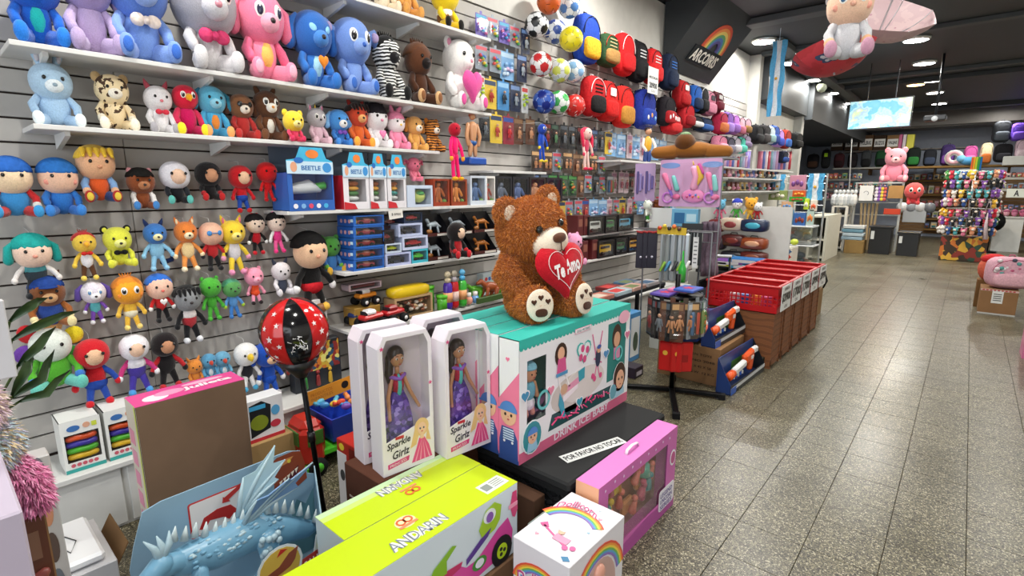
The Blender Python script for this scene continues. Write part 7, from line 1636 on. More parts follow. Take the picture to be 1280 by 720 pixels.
# ------------------------------------------------------------ big carton with blaster display boxes
t,hx,hy,h=carton('shipping_carton','large brown carton with black stencilled lines behind the revolving stand','box',-2.03,-1.46,4.42,5.04,0,.34,'#8a6848:kraft')
PT(t,'stencil_lettering',lambda m: [text(m,FN(hx,hy),s_,.2,.25-k*.055,.3+.03*(k % 2),.022,'#3a2a1e:card',bold=.01) for k,s_ in enumerate(('CARTON TOYS','ITEM NO 2048','MEAS 61 X 42 X 58','G.W. N.W. 12 KG'))])
def blaster(label,x,y,z,rz,L_=.68):
    t=thing('blaster_box',label,'boxed toy',(x,y,z),rz,'orange and white toy blaster boxes')
    PT(t,'tray',lambda m: (m.box((-.06,0,.004),(.12,L_,.008),'#1d2c54:card'),m.box((-.12,0,.15),(.006,L_,.3),'#23407c:card'),m.box((0,0,.04),(.006,L_,.08),'#1c2226:card'),m.add([(-.12,L_/2,0),(0,L_/2,0),(0,L_/2,.08),(-.12,L_/2,.3),(-.12,L_/2-.005,0),(0,L_/2-.005,0),(0,L_/2-.005,.08),(-.12,L_/2-.005,.3)],[(0,3,2,1),(4,5,6,7),(0,1,5,4),(1,2,6,5),(2,3,7,6)],'#16181c:card'),
        m.add([(-.12,-L_/2,0),(0,-L_/2,0),(0,-L_/2,.08),(-.12,-L_/2,.3),(-.12,-L_/2+.005,0),(0,-L_/2+.005,0),(0,-L_/2+.005,.08),(-.12,-L_/2+.005,.3)],[(0,1,2,3),(7,6,5,4),(0,4,5,1),(1,5,6,2),(2,6,7,3)],'#21386e:card')))
    PT(t,'front_band',lambda m: (m.poly(((.003,-L_/2,0),(0,1,0),(0,0,1)),[(0,.03),(L_,.045),(L_,.075),(0,.06)],'#c8ccd0:card'),m.poly(((.003,-L_/2,0),(0,1,0),(0,0,1)),rct(0,0,.12,.06),'#2a5ab8:card',z=.001),m.poly(((-.117,-L_/2,0),(0,1,0),(0,0,1)),rct(.3,.06,.62,.2),'#2f6a2a:card')))
    OR='#e2571f:plastic';WT='#dfe0e0:plastic'
    PT(t,'blaster',lambda m: (m.cyl((-.05,-L_*.42,.13),(-.05,-L_*.3,.14),.034,OR,n=14),m.box((-.05,-L_*.13,.16),(.05,L_*.3,.06),WT,bev=.012,rot=(.1,0,0)),m.box((-.05,L_*.12,.21),(.055,L_*.24,.1),OR,bev=.02,rot=(.15,0,0)),m.box((-.05,L_*.16,.2),(.06,.07,.05),WT,bev=.01),m.box((-.05,L_*.2,.13),(.04,.06,.13),OR,bev=.012,rot=(-.3,0,0)),m.box((-.05,L_*.3,.24),(.045,.1,.06),WT,bev=.012)))
    PT(t,'small_darts',lambda m: [m.cyl((-.04,-.25+k*.05,.09),(-.04,-.25+k*.05,.12),.009,('#3a6ad0' if k % 2 else '#e8e4e0')+':plastic',n=7) for k in range(5)])
    return t
blaster('blue blaster display box standing on the floor before the brown carton',-1.30,4.72,0,R(-2),.84)
blaster('blue blaster display box lying on top of the brown carton',-1.5,4.78,.3405,R(-2),.72)
t=thing('blaster_box','dark blue printed box side by side behind the upper blaster','boxed toy',(-1.78,4.7,.36),0,'orange and white toy blaster boxes');PT(t,'body',lambda m: m.box((0,0,.1),(.2,.6,.2),'#1c2f68:card',rot=(0,-.15,0)));PT(t,'stripes',lambda m: [m.box((.0,-.2+k*.1,.205),(.2,.012,.004),'#3f66b8:card',rot=(0,-.15,0)) for k in range(5)])
t=thing('plush_chick','small dark boxed item on the floor left of the stand foot','box',(-2.2,4.2,0));t.name='small_box';PT(t,'body',lambda m: m.box((0,0,.05),(.2,.16,.1),'#2a2030:card',bev=.004));PT(t,'print',lambda m: m.poly(((.1,-.08,0),(0,1,0),(0,0,1)),rct(.03,.02,.13,.06),'#c8c0cc:card'))
# ------------------------------------------------------------ red baskets on wooden stands with price cards
RDB='#b3141a:plastic';WD='#8a5530:matte'
WOOD=speckle('wood',[(0,'#7d4c2a'),(.45,'#8f5a34'),(.6,'#6e4224')],5,rough=.6,bumps=.2,kind='wave')
def basket(i,y0,x1,label,price):
    w,L_,zb,zt=.36,.62,.55,.80
    x0=x1-.66;t=thing('red_basket',label,'basket',((x0+x1)/2,y0+w/2,zb+.0),0,'red plastic baskets')
    W2=(x1-x0)/2;H_=zt-zb
    PT(t,'rim',lambda m: (m.box((0,-w/2,H_),(2*W2+.03,.028,.022),RDB,bev=.006),m.box((0,w/2,H_),(2*W2+.03,.028,.022),RDB,bev=.006),m.box((W2,0,H_),(.028,w,.022),RDB,bev=.006),m.box((-W2,0,H_),(.028,w,.022),RDB,bev=.006)))
    PT(t,'floor_panel',lambda m: m.box((0,0,.008),(2*W2-.04,w-.03,.012),RDB))
    def side(m,p0,p1,n):
        d=(Vector(p1)-Vector(p0));u=d.normalized();L2=d.length;ax=R(90) if abs(u.y)>.5 else 0
        for zz,hh in ((.03,.06),(.205,.075),(.085,.012),(.125,.012),(.165,.012)): m.box(tuple(Vector(p0)+d/2+Vector((0,0,zz))),(L2,.006,hh),RDB,rot=(0,0,ax))
        for k in range(n+1): m.box(tuple(Vector(p0)+u*(L2*k/n)+Vector((0,0,.12))),(.012,.0062,.12),RDB,rot=(0,0,ax))
    PT(t,'near_side',lambda m: side(m,(-W2,-w/2,0),(W2,-w/2,0),16));PT(t,'far_side',lambda m: side(m,(-W2,w/2,0),(W2,w/2,0),16))
    PT(t,'aisle_side',lambda m: side(m,(W2,-w/2,0),(W2,w/2,0),9));PT(t,'wall_side_panel',lambda m: side(m,(-W2,-w/2,0),(-W2,w/2,0),9))
    s=thing('wooden_stand','open slatted wooden stand under '+label.replace('red plastic basket','the red basket'),'stand',((x0+x1)/2,y0+w/2,0),0,'wooden stands under the baskets')
    for sx in (-1,1):
        for sy in (-1,1): PT(s,'post',lambda m: m.box((sx*(W2-.04),sy*(w/2-.03),.27),(.05,.03,.54),WOOD))
        PT(s,'side_board',lambda m: m.box((sx*(W2-.03),0,.30),(.016,w-.07,.45),WOOD));PT(s,'foot_rail',lambda m: m.box((sx*(W2-.03),0,.05),(.03,w-.02,.05),WOOD))
    PT(s,'near_board',lambda m: m.box((0,-w/2+.02,.32),(2*W2-.12,.014,.42),WOOD));PT(s,'shelf_board',lambda m: m.box((0,0,.53),(2*W2-.02,w-.02,.02),WOOD))
    c=thing('price_card','white price card with black figures on '+label.replace('red plastic basket','the red basket'),'sign',(x1+.03,y0+w/2,zb+.02),0,'white price cards on the baskets')
    PT(c,'card',lambda m: m.poly(((0,-w/2+.01,0),(0,1,0),(0,0,1)),rct(0,0,w-.02,.24),'#e4e6e6:card',d=.003));f7=((.003,-w/2+.01,0),(0,1,0),(0,0,1))
    PT(c,'lettering',lambda m: (text(m,f7,price,.02,.07,w-.06,.1,'#17181c:card',bold=.05),text(m,f7,'C/U',.12,.02,.1,.03,'#17181c:card',bold=.02),text(m,f7,'OFERTA',.08,.19,.18,.03,'#17181c:card',bold=.02)))
    for k in range(5): 
        cc,nm=[('#c8302c','red'),('#d8d8da','white'),('#3a6ab8','blue'),('#e08a3a','orange'),('#c85a8a','pink')][k]
        q=thing('small_toy_pack',nm+' small toy pack lying in '+label.replace('red plastic basket','the red basket'),'packaged toy',((x0+x1)/2-.2+.1*k,y0+w/2+rr.uniform(-.05,.05),zb+.0155),rr.uniform(0,3),'small packs in the baskets');PT(q,'pack',lambda m: m.box((0,0,.06),(.09,.07,.12),cc+':plastic',bev=.01,rot=(0,.0,0)));PT(q,'header',lambda m: m.box((0,0,.13),(.08,.006,.03),'#e0d8c8:card'))
for i,(y,l,pz) in enumerate([(4.98+.22,'red plastic basket nearest the camera','$3900'),(5.6,'red plastic basket second from the camera','1700'),(6.0,'red plastic basket third from the camera','1700'),(6.42,'red plastic basket fourth from the camera','$990'),(6.84,'red plastic basket farthest along the row','$990')]):
    basket(i,y,-1.24-(.0 if i==0 else .0),l,pz)
t,hx,hy,h=carton('cardboard_box','cardboard box past the last red basket, bag heaped on it','box',-1.78,-1.38,7.75,8.15,0,.36,'#8f7250:kraft')
t=thing('shopping_bag','crumpled white and red bag with black straps on the cardboard box','bag',(-1.58,7.95,.3605));PT(t,'bag',lambda m: (m.sph((0,0,.17),(.2,.2,.18),'#d8d8da:plastic',p=.8),m.sph((.08,-.08,.28),(.12,.1,.08),'#d88a8a:plastic')));PT(t,'lower_bundle',lambda m: m.sph((0,0,.08),(.21,.21,.09),'#1f1c22:fabric',p=.8));PT(t,'strap',lambda m: m.tube([(.19,.1,.3),(.24,.16,.1),(.2,.18,-.0)],.012,'#17181a:fabric'))
# ------------------------------------------------------------ rack with the pink unicorn sets and the lying bear
KY=5.3
def atk(px,py,Y=KY): return onY(px,py,Y)
t=thing('clothes_rack','black wire display rack holding the pink playset cards','rack',(-2.22,KY+.15,0))
for x in (-.3,.3): PT(t,'upright',lambda m: m.cyl((x,0,0),(x,0,2.0),.008,'#8a8c90:metal',n=8))
for z in (1.15,1.52,1.98): PT(t,'crossbar',lambda m: m.cyl((-.3,0,z),(.3,0,z),.006,'#8a8c90:metal',n=8))
PT(t,'top_board',lambda m: m.box((0,.1,2.005),(.72,.36,.02),'#8a8c90:paint'));PT(t,'foot',lambda m: (m.box((-.3,0,.015),(.04,.3,.03),'#24262a:metal'),m.box((.3,0,.015),(.04,.3,.03),'#24262a:metal')))
PKB='#d3a3cc:card'
def pinkset(label,px,w,art):
    p=atk(px,196 if px>830 else 205);t=thing('unicorn_set',label,'packaged toy',(p.x,KY,2.0),R(-90)+R(8),'pink playset cards on the rack')
    h=.48;PT(t,'card',lambda m: m.poly(((0,0,-h),(0,1,0),(0,0,1)),rrct(0,0,w,h,.02),PKB,d=.005));fr=((.005,0,-h),(0,1,0),(0,0,1));PT(t,'clear_cover',lambda m: m.box((.03,w/2,-h/2-.01),(.05,w-.03,h-.06),'#ffffff:clear',bev=.01));art(t,fr,w,h);return t
def a1(t,fr,w,h): 
    PT(t,'play_pieces',lambda m: (m.poly(fr,ell(w*.4,.42,.1,.03),'#7a9ad8:card',z=.001),m.limb([(.02,w*.2,-h+.32),(.02,w*.45,-h+.18)],[.03,.02],'#e87aa8:plastic'),m.limb([(.02,w*.55,-h+.3),(.02,w*.7,-h+.18)],[.022,.028],'#7acbc8:plastic'),m.tube([(.02,w*.35+.05*cos(a),-h+.09+.05*sin(a)) for a in [k*.6 for k in range(11)]],.012,'#c87ad0:plastic'),m.sph((.02,w*.7,-h+.1),(.02,.04,.03),'#e06a9c:plastic'),m.limb([(.02,w*.3,-h+.26),(.02,w*.5,-h+.12)],.016,'#8a6ad0:plastic')))
def a2(t,fr,w,h):
    PT(t,'pony',lambda m: (m.limb([(.02,w*.45,-h+.2),(.02,w*.5,-h+.3),(.02,w*.42,-h+.38)],[.04,.03,.035],'#f0a8cc:plastic'),m.limb([(.02,w*.55,-h+.4),(.02,w*.68,-h+.3),(.02,w*.5,-h+.2)],[.02,.028,.014],'#e0b83a:plastic'),m.limb([(.02,w*.58,-h+.42),(.02,w*.72,-h+.34)],.018,'#c84a9c:plastic'),m.sph((.02,w*.45,-h+.11),(.02,.12,.07),'#e88ac0:plastic'),m.tube([(.02,w*.4,-h+.42),(.02,w*.36,-h+.46)],[.01,.002],'#f0d060:plastic')))
    PT(t,'beads',lambda m: [m.sph((.045,w*(.25+.1*k),-h+.1+.02*(k % 2)),.012,c+':plastic',n=7,k=5) for k,c in enumerate(['#d84a8a','#8a4ad0','#d84a4a','#4a8ad0','#e8c84a'])])
pinkset('pink playset card with bracelet and brush pieces, left of two big ones',826,.27,a1);pinkset('pink playset card with a pony with a golden mane',854,.29,a2);pinkset('narrow pink card at the right end of the pink playsets',884,.15,a1)
for i,(px,l) in enumerate(((797,'slim violet packet set hanging left of the pink playsets'),(808,'dark violet pouch set hanging beside the pink playsets'))):
    p=atk(px,203);t=thing('violet_set',l,'packaged toy',(p.x,KY-.02,1.97),R(-65),'violet packets left of the pink playsets');PT(t,'card',lambda m: m.box((0,.05,-.2),(.008,.12,.4),'#a88ab4:card'));PT(t,'pouches',lambda m: [m.box((.02,.02+k*.03,-.2),(.02,.024,.24-.05*k),['#4a3a7a','#8a7ab8','#5a4a92'][k]+':plastic',bev=.006) for k in range(3)])
BRB='#8f5a24'
def lyb(t):
    PT(t,'torso',lambda m: m.sph((0,0,.1),(.16,.3,.11),BRB+':plush',n=18));PT(t,'head',lambda m: m.sph((.06,-.08,.19),(.13,.13,.12),'#5c3716:plush',n=18))
    for q in (-1,1): PT(t,'leg',lambda m: m.limb([(.05,q*.22,.08),(.1,q*.42,.07)],[.09,.075],BRB+':plush'));PT(t,'arm',lambda m: m.limb([(-.03,q*.2,.12),(-.06,q*.36,.06)],[.06,.05],'#8a5522:plush'))
    PT(t,'cap',lambda m: m.sph((.06,-.08,.29),(.07,.07,.035),'#7a9470:fabric'))
p=atk(858,195);t=thing('plush_bear','brown plush bear lying face down on top of the rack','teddy bear',(-2.27,KY+.18,2.016),R(-68),sc=.82);lyb(t)
t=thing('toy_figure','plastic figure in a yellow shirt standing left of the lying bear','toy figure',(-3.09,Yp(809,2.1,-3.09),2.0205),R(-30));
PT(t,'body',lambda m: (m.sph((0,0,.22),(.035,.055,.1),'#e0a92a:plastic'),m.sph((0,0,.37),.042,'#c89470:plastic'),[m.limb([(0,q*.06,.28),(.03,q*.09,.2),(.06,q*.06,.14)],.017,'#e8e4dc:plastic',n=8) for q in (-1,1)],[m.limb([(0,q*.025,.13),(0,q*.03,.03)],.026,'#1f3f86:plastic',n=8) for q in (-1,1)]));PT(t,'hair',lambda m: m.sph((-.01,0,.39),(.042,.046,.036),'#2a1a14:plastic'));PT(t,'clear_box',lambda m: m.box((0.02,0,.22),(.16,.2,.44),'#ffffff:clear'))
# light blue box with a white blank board behind, woody plush pair
for i,(px,c,h2,l) in enumerate([(808,'#dfe6da','#3f9a3a','white and green plush toy hanging left of the brown and blue one'),(820,'#7a4526','#2a4a8f','brown hatted plush toy with blue trousers below the pink playsets')]):
    plush(l,px,277,250,X=-2.6,head=c,body=c,leg=h2,foot=c,hat=('brim',c) if i else None,pose='hang',group='small plush toys')
t,hx,hy,h=carton('toy_box','light blue printed box hanging under the pink playsets','packaged toy',-2.33,-2.05,5.22,5.28,1.32,1.5,'#6fb0d4:card');PT(t,'print',lambda m: (m.poly(FN(hx,hy),rct(.03,.03,.14,.14),'#2f6a9c:card'),m.poly(FN(hx,hy),rct(.16,.05,.26,.13),'#b8dcec:card')))
t,hx,hy,h=carton('white_board','plain white panel behind the silver packets','board',-2.62,-2.35,5.3,5.32,1.28,1.5,'#dfe2e2:card')
# silver packets, dark bow packets and grey drapes
SIL='#b4bcc0:metal'
for i in range(7):
    px=826+i*5;p=onY(px,352,4.95);z1=onY(px,292,4.95).z
    t=thing('foil_packet','silver foil toy packet hanging under the yellow labelled strip','packaged toy',(p.x,4.95+.02*(i % 3),p.z),R(-50),'silver foil packets')
    PT(t,'foil',lambda m: m.box((0,0,(z1-p.z)/2),(.025,.05,(z1-p.z)),SIL,bev=.012,rot=(0,0,rr.uniform(-.5,.5))));PT(t,'toy_print',lambda m: (m.limb([(.03,-.02,.12),(.03,.02,.2)],.014,['#8ab83a','#4a90b8','#e8e8e8','#3a3c40'][i % 4]+':plastic',n=7),))
t=thing('header_strip','yellow strip of small labels over the silver foil packets','packaged toy',tuple(onY(822,292,4.93)),R(-90));L_=onY(858,292,4.93).x-t.location.x
PT(t,'strip',lambda m: m.poly(((0,0,0),(0,1,0),(0,0,1)),rct(0,0,L_,.07),'#d8b83a:card',d=.01));PT(t,'figures',lambda m: [m.sph((.02,.03+k*.05,.06+.02*(k % 2)),.022,['#c8482c','#e0c040','#2a2a2c','#e8702c','#5a3a2a'][k % 5]+':plastic',n=8,k=6) for k in range(int(L_/.05))])
for i,px in enumerate((800,808,814)):
    p=onY(px,335,5.1);z1=onY(px,288,5.1).z;t=thing('dark_packet','long dark packet with red bow hanging left of the silver ones','packaged toy',(p.x,5.1,p.z),R(-60),'long dark packets with red bows');PT(t,'packet',lambda m: m.box((0,0,(z1-p.z)/2),(.02,.1,z1-p.z),'#221f30:card',bev=.004));PT(t,'bow',lambda m: [m.limb([(.015,0,z1-p.z-.02),(.015,q*.045,z1-p.z-.01)],.012,'#a83a3c:fabric',n=6) for q in (-1,1)]);PT(t,'button',lambda m: m.sph((.014,0,.12),.014,'#c8c8d8:plastic',n=8,k=5))
for i,px in enumerate((878,885,892)):
    p=onY(px,345,5.6);z1=onY(px,277,5.6).z;t=thing('cloth_cover','grey mauve draped cloth strip on the rack, one of three','cloth',(p.x,5.6,p.z),R(-60),'grey mauve draped cloth strips')
    PT(t,'cloth',lambda m: m.tube([(0.02*sin(k*1.1),.012*cos(k),(z1-p.z)*k/9) for k in range(10)],.035,'#7a6a78:fabric',n=8,flat=.45))
t=thing('label_holder','white hanging label strip between silver packets and grey cloths','sign',tuple(onY(868,332,5.0)),R(-70));PT(t,'strip',lambda m: m.box((0,0,.13),(.006,.05,.3),'#dcdcdc:card'));PT(t,'print',lambda m: [m.box((.004,0,.03+k*.04),(.001,.03,.012),'#6a6c70:card') for k in range(6)])
t=thing('tool_rack','dark hanging pack of grey tools right of the foil packets','packaged toy',tuple(onY(856,330,5.1)),R(-60));PT(t,'backing',lambda m: m.box((0,.05,.2),(.01,.2,.42),'#26282c:card'));PT(t,'tools',lambda m: [m.limb([(.02,-.02+.03*k,.06),(.02,-.02+.03*k,.34)],.009,['#8f979c','#c8ccd0','#5a6064','#8f979c','#b0b4b8'][k]+':metal',n=6) for k in range(5)])
t=thing('packet_rack','thin grey rail on two posts carrying the silver and dark packets','rack',(onY(845,300,5.12).x,5.13,0));zr=onY(845,287,5.12).z
for q in (-1,1): PT(t,'post',lambda m: m.cyl((q*.36,0,0),(q*.36,0,zr),.009,'#8a8c90:metal',n=8))
for q in (-.17,-.02): PT(t,'rail',lambda m: m.cyl((-.42,q,zr),(.42,q,zr),.007,'#8a8c90:metal',n=8))
# stroller and boxes behind the baskets
t=thing('toy_stroller','dark folded pushchair with pale handle behind the red baskets','pushchair',(-2.25,6.35,0),R(20));PT(t,'frame',lambda m: [m.tube([(q*.18,-.25,.1),(q*.18,.1,.55),(q*.18,.35,.85)],.013,'#2a2c32:metal') for q in (-1,1)]);PT(t,'handle',lambda m: m.tube([(-.2,.35,.86),(.2,.35,.86)],.02,'#c8ccd0:plastic'));PT(t,'seat',lambda m: m.box((0,.0,.4),(.34,.3,.05),'#1f2228:fabric',rot=(.5,0,0),bev=.02))
for x in (-.2,.2):
    for y in (-.25,.2): PT(t,'wheel',lambda m: m.cyl((x-.015,y,.06),(x+.015,y,.06),.06,'#17181a:matte',n=14))
# ------------------------------------------------------------ white partition with lunch boxes and hanging plush
t=thing('white_partition','white panel stand with plush toys hanging on it and toy cases below','stand',(-2.5,8.0,0));PT(t,'panel',lambda m: m.box((0,0,.95),(1.35,.04,1.0),'#cfd0cc:paint'));PT(t,'feet',lambda m: m.box((0,0,.22),(1.35,.3,.44),'#b8b8b4:paint'))
for i,(px,yt,yb,c,c2,l) in enumerate([(899,250,274,'#6ab0d0','#d86a8a','light blue and pink plush with string on the white panel'),(920,250,273,'#e8e4e8','#4fae4a','white plush with blue and red hat on the white panel'),(937,248,276,'#e8a83a','#e8b84a','orange giraffe plush on the white panel'),(946,254,274,'#e4e6e6','#b02a30','white and red plush at the right of the white panel')]):
    plush(l,px,yb,yt,X=onY(px,yb,7.9).x,head=c,body=c2,pose='hang',yaw=-65,group='plush hanging on the white panel',hat=('beanie','#3a4ab8') if i==1 else None,hs=1.2,wide=1.3)
for i,(px,yt,yb,w_,c,c2,l) in enumerate([(895,272,290,.24,'#6a2024','#c8b8b0','dark red toy case, left of the top cases'),(914,270,289,.32,'#c9b8a4','#8a3a3c','cream and pink toy case, middle of the top cases'),(942,272,290,.38,'#1d2c4a','#4ab0c8','navy and turquoise toy case, right of the top cases'),
        (896,293,312,.24,'#2a2226','#4a8a9a','black toy case, left in the second row of cases'),(916,291,308,.34,'#4a1c1a','#7a3028','dark maroon toy case in the second row'),(941,295,312,.38,'#8a3f1c','#d8a07a','orange brown toy case in the second row'),(915,312,328,.34,'#1f2026','#3a6a8a','black toy case low in the third row'),(941,313,327,.38,'#5a2018','#8a4a30','dark rust toy case low in the third row')]):
    a=onY(px,yt,7.7);b=onY(px,yb,7.7);h=(a.z-b.z)*.9;t=thing('toy_case',l,'case',(b.x,7.72,b.z),R(-90),'toy cases stacked before the white panel');PT(t,'case',lambda m: m.sph((0,0,h/2),(.1,w_/2,h/2),c+':plastic',p=.5,n=16));PT(t,'picture',lambda m: m.sph((.095,0,h/2),(.01,w_*.28,h*.25),c2+':plastic',n=10,k=6));PT(t,'handle',lambda m: m.tube([(0,-.05,h-.01),(0,-.04,h+.02),(0,.04,h+.02),(0,.05,h-.01)],.006,'#1a1a1c:plastic'))
for i,(px,py,c,l) in enumerate([(897,328,'#c8d23a','yellow'),(912,328,'#8a5ab0','violet'),(932,326,'#3a86d0','blue'),(934,333,'#5ab0d8','light blue')]):
    p=onY(px,py,7.4);t,hx,hy,h=carton('toy_box',l+' flat box in the stack under the toy cases','box',p.x-.2,p.x+.2,7.3,7.6,p.z-.03,p.z+.03,c+':card','flat boxes under the toy cases');PT(t,'print',lambda m: m.poly(FN(hx,hy),rct(.05,.01,.35,.05),'#e8e8f0:card'))
t=thing('low_table','low dark table under the flat boxes and toy cases','table',(-2.33,7.5,0));PT(t,'tabletop',lambda m: m.box((0,0,onY(915,336,7.4).z-.05),(1.0,.5,.04),'#2c2c30:matte'))
for x in (-.46,.46): PT(t,'leg',lambda m: m.box((x,0,.2),(.05,.45,.4),'#2c2c30:matte'))
# ------------------------------------------------------------ back of the shop
def bx(name,label,cat,px0,py0,px1,py1,Y,dep,col,group=None,yaw=0):
    """a box whose near face covers the given picture rectangle at distance Y"""
    a=onY((px0+px1)/2,py1,Y);w=abs(onY(px1,py1,Y).x-onY(px0,py1,Y).x);h=onY((px0+px1)/2,py0,Y).z-a.z
    t=thing(name,label,cat,(a.x,Y+dep/2,a.z),yaw,group);PT(t,'body',lambda m: m.box((0,0,h/2),(w,dep,h),col,bev=.004));return t,w,h,dep
def bf(w,dep): return ((-w/2,-dep/2,0),(1,0,0),(0,0,1))
YS=22.0
zs=onY(1140,208,YS).z
BRW=speckle('brown_slatwall',[(0,'#7a5a34'),(.5,'#8a683e')],2,rough=.6,bumps=.1,kind='wave')
def slats(y0,x0,x1,z0,z1):
    n=int((z1-z0)/.15);d=None
    for k in range(n):
        p=((x0+x1)/2,y0,z0+(k+.5)*.15)
        if d is None: m=MB();m.box((0,0,0),(x1-x0,.03,.138),BRW);d=m.build('slat',WB,p)
        else: put('slat',d.data,WB,p)
slats(YB-.02,-1.9,3.1,.1,2.3)
t=thing('back_shelf','long brown shelf high on the back wall full of school backpacks','shelf',(-.6,YS+.2,zs));PT(t,'board',lambda m: m.box((.6,.25,-.03),(6.2,1.0,.06),'#8a6a3c:matte'))
PT(t,'grey_board',lambda m: m.box((-2.45,-.0,-.026),(1.6,.6,.05),'#9a9a94:paint'))
for k in range(7): PT(t,'bracket',lambda m: m.box((-2.2+k*.9,.45,-.15),(.05,.6,.2),'#6a5030:matte'))
def bbp(label,px,yt,yb,wpx,c,p,**k):
    a=onY(px,yb,YS);h=onY(px,yt,YS).z-zs;w=.9*wpx*(onY(px+1,yb,YS).x-onY(px,yb,YS).x)
    return BP(label,px,0,0,w,c,p,loc=(a.x,YS+.4,zs+.004),size=h,yaw=-84,d=.26,group='school backpacks on the long back shelf',**k)
for q in [('black backpack with a brown picture, leftmost on the back shelf',1012,191,213,17,'#1f1e22','#4a3428'),('black trolley backpack with a lime patch on the back shelf',1028,185,212,13,'#1a1c1e','#1e2022','lime'),
    ('dark red backpack between black ones on the back shelf',1045,190,211,15,'#3f1c22','#2a181c'),('black backpack under the kraft boxes with white labels',1062,190,211,14,'#1d1b1e','#241f22'),('grey and black backpack, sixth along the back shelf',1079,186,211,15,'#3a3d40','#1b1c1e'),
    ('green and black backpack left of the pink bear',1098,186,209,17,'#1f4a2c','#1a1e20'),('black and green backpack right of the pink bear',1139,182,207,20,'#1c2420','#2f7a3a'),('black backpack with grey web lines on the back shelf',1160,184,206,19,'#22242a','#3a4458'),
    ('purple and pink backpack with a lilac pocket on the back shelf',1182,178,206,21,'#3a2a5a','#7a4a9a'),('bright pink school backpack right of the purple one',1211,180,204,20,'#c85a9a','#d87ab0'),('cream and orange backpack with a red logo on the back shelf',1231,176,203,18,'#e0cfa8','#d8783a')]:
    bbp(*q[:7],**({'logo': '#a8d82a'} if len(q)>7 else {}))
for q in [('glossy black and silver backpack high at the right of the back wall',1250,149,178,24,'#2a2d32','#4a5058'),('purple backpack cut by the right picture edge',1271,152,176,20,'#5a3aa8','#6a4ab8'),('black backpack under the glossy silver one',1252,178,203,24,'#1b1b1f','#34343a'),('pale pink grey backpack at the right picture edge',1274,172,200,16,'#b8a0ac','#c8b4bc')]:
    a=onY(q[1],q[3],YS-.6);h=onY(q[1],q[2],YS-.6).z-a.z;w=q[4]*(onY(q[1]+1,q[3],YS-.6).x-onY(q[1],q[3],YS-.6).x)
    BP(q[0],q[1],0,0,w,q[5],q[6],loc=(a.x,YS-.45,a.z),size=h,yaw=-80,d=.3,group='backpacks at the right of the back wall')
for i,(a_,b_,c,p) in enumerate([(1038,1053,'#4a3a2c','CARTUCH'),(1055,1072,'#3a2c22','REMERAS'),(1073,1090,'#5a4430','POLERAS'),(1091,1106,'#3c2e24','BUZOS'),(1107,1122,'#8a6a48','VALIJAS')]):
    t,w,h,d=bx('cardboard_box',['first','second','third','fourth','fifth and lightest'][i]+' from the left of the labelled cartons over the back shelf','box',a_,169,b_,188,YS+.5,.3,c+':kraft','labelled cartons above the back shelf')
    PT(t,'label',lambda m: m.poly(bf(w,d),rct(w*.06,h*.25,w*.94,h*.75),'#dcdcd8:card',d=.004));PT(t,'lettering',lambda m: text(m,bf(w,d),p,w*.14,h*.36,w*.72,h*.26,'#22242a:card',bold=.03,z=.008))
t=thing('upper_shelf','narrow upper shelf carrying the labelled cartons on the back wall','shelf',(-1.9,YS+.65,onY(1080,188,YS+.5).z-.02));PT(t,'board',lambda m: m.box((-.05,0,-.02),(3.4,.6,.04),'#4a4540:paint'))
for i,(a_,b_,c,l) in enumerate([(1122,1126,'#c85a8a','pink'),(1127,1131,'#e8dce0','white'),(1132,1141,'#d8d23a','lime yellow')]): bx('toy_box',l+' upright box at the right end of the labelled cartons','box',a_,168,b_,187,YS+.5,.3,c+':card','upright boxes beside the labelled cartons')
for i,(px,c,c2,l) in enumerate([(1191,'#e0e4d8','#d8a8b0','white ring shaped plush cushion on the back shelf'),(1212,'#5aa0d0','#7ab8dc','light blue plush lying before the pink backpack')]):
    p=onY(px,204,YS-.25);t=thing('plush_cushion',l,'plush toy',(p.x,YS-.02,zs),0,'plush on the back shelf edge')
    if i==0: PT(t,'ring',lambda m: m.tube([(.16*cos(k*pi/8),0,.24+.16*sin(k*pi/8)) for k in range(17)],.085,c+':plush',n=10));PT(t,'icing',lambda m: m.tube([(.16*cos(k*pi/8),-.04,.24+.16*sin(k*pi/8)) for k in range(17)],.06,c2+':plush',n=8))
    else: PT(t,'body',lambda m: m.sph((0,0,.13),(.28,.15,.13),c+':plush'));PT(t,'head',lambda m: m.sph((-.22,-.05,.2),(.12,.12,.12),c2+':plush'))
t,w,h,d=bx('rainbow_cushion','rainbow striped plush hanging below the back shelf','plush toy',1212,196,1226,214,YS-.5,.1,'#3a9a4a:plush');PT(t,'stripes',lambda m: [m.box((-w*.4+k*w*.2,-d/2,h/2),(w*.17,.04,h*.95),c+':plush',bev=.01) for k,c in enumerate(['#d85a2a','#e0982a','#b8c83a','#3a9a4a','#2a6ab0'])])
t,w,h,d=bx('unicorn_plush','white and yellow plush fish lying under the back shelf','plush toy',1197,212,1216,222,YS-.6,.1,'#dfe6e8:plush');PT(t,'stripe',lambda m: m.sph((.1,-.06,h/2),(w*.25,.05,h*.45),'#e0c83a:plush'));t.name='fish_plush'
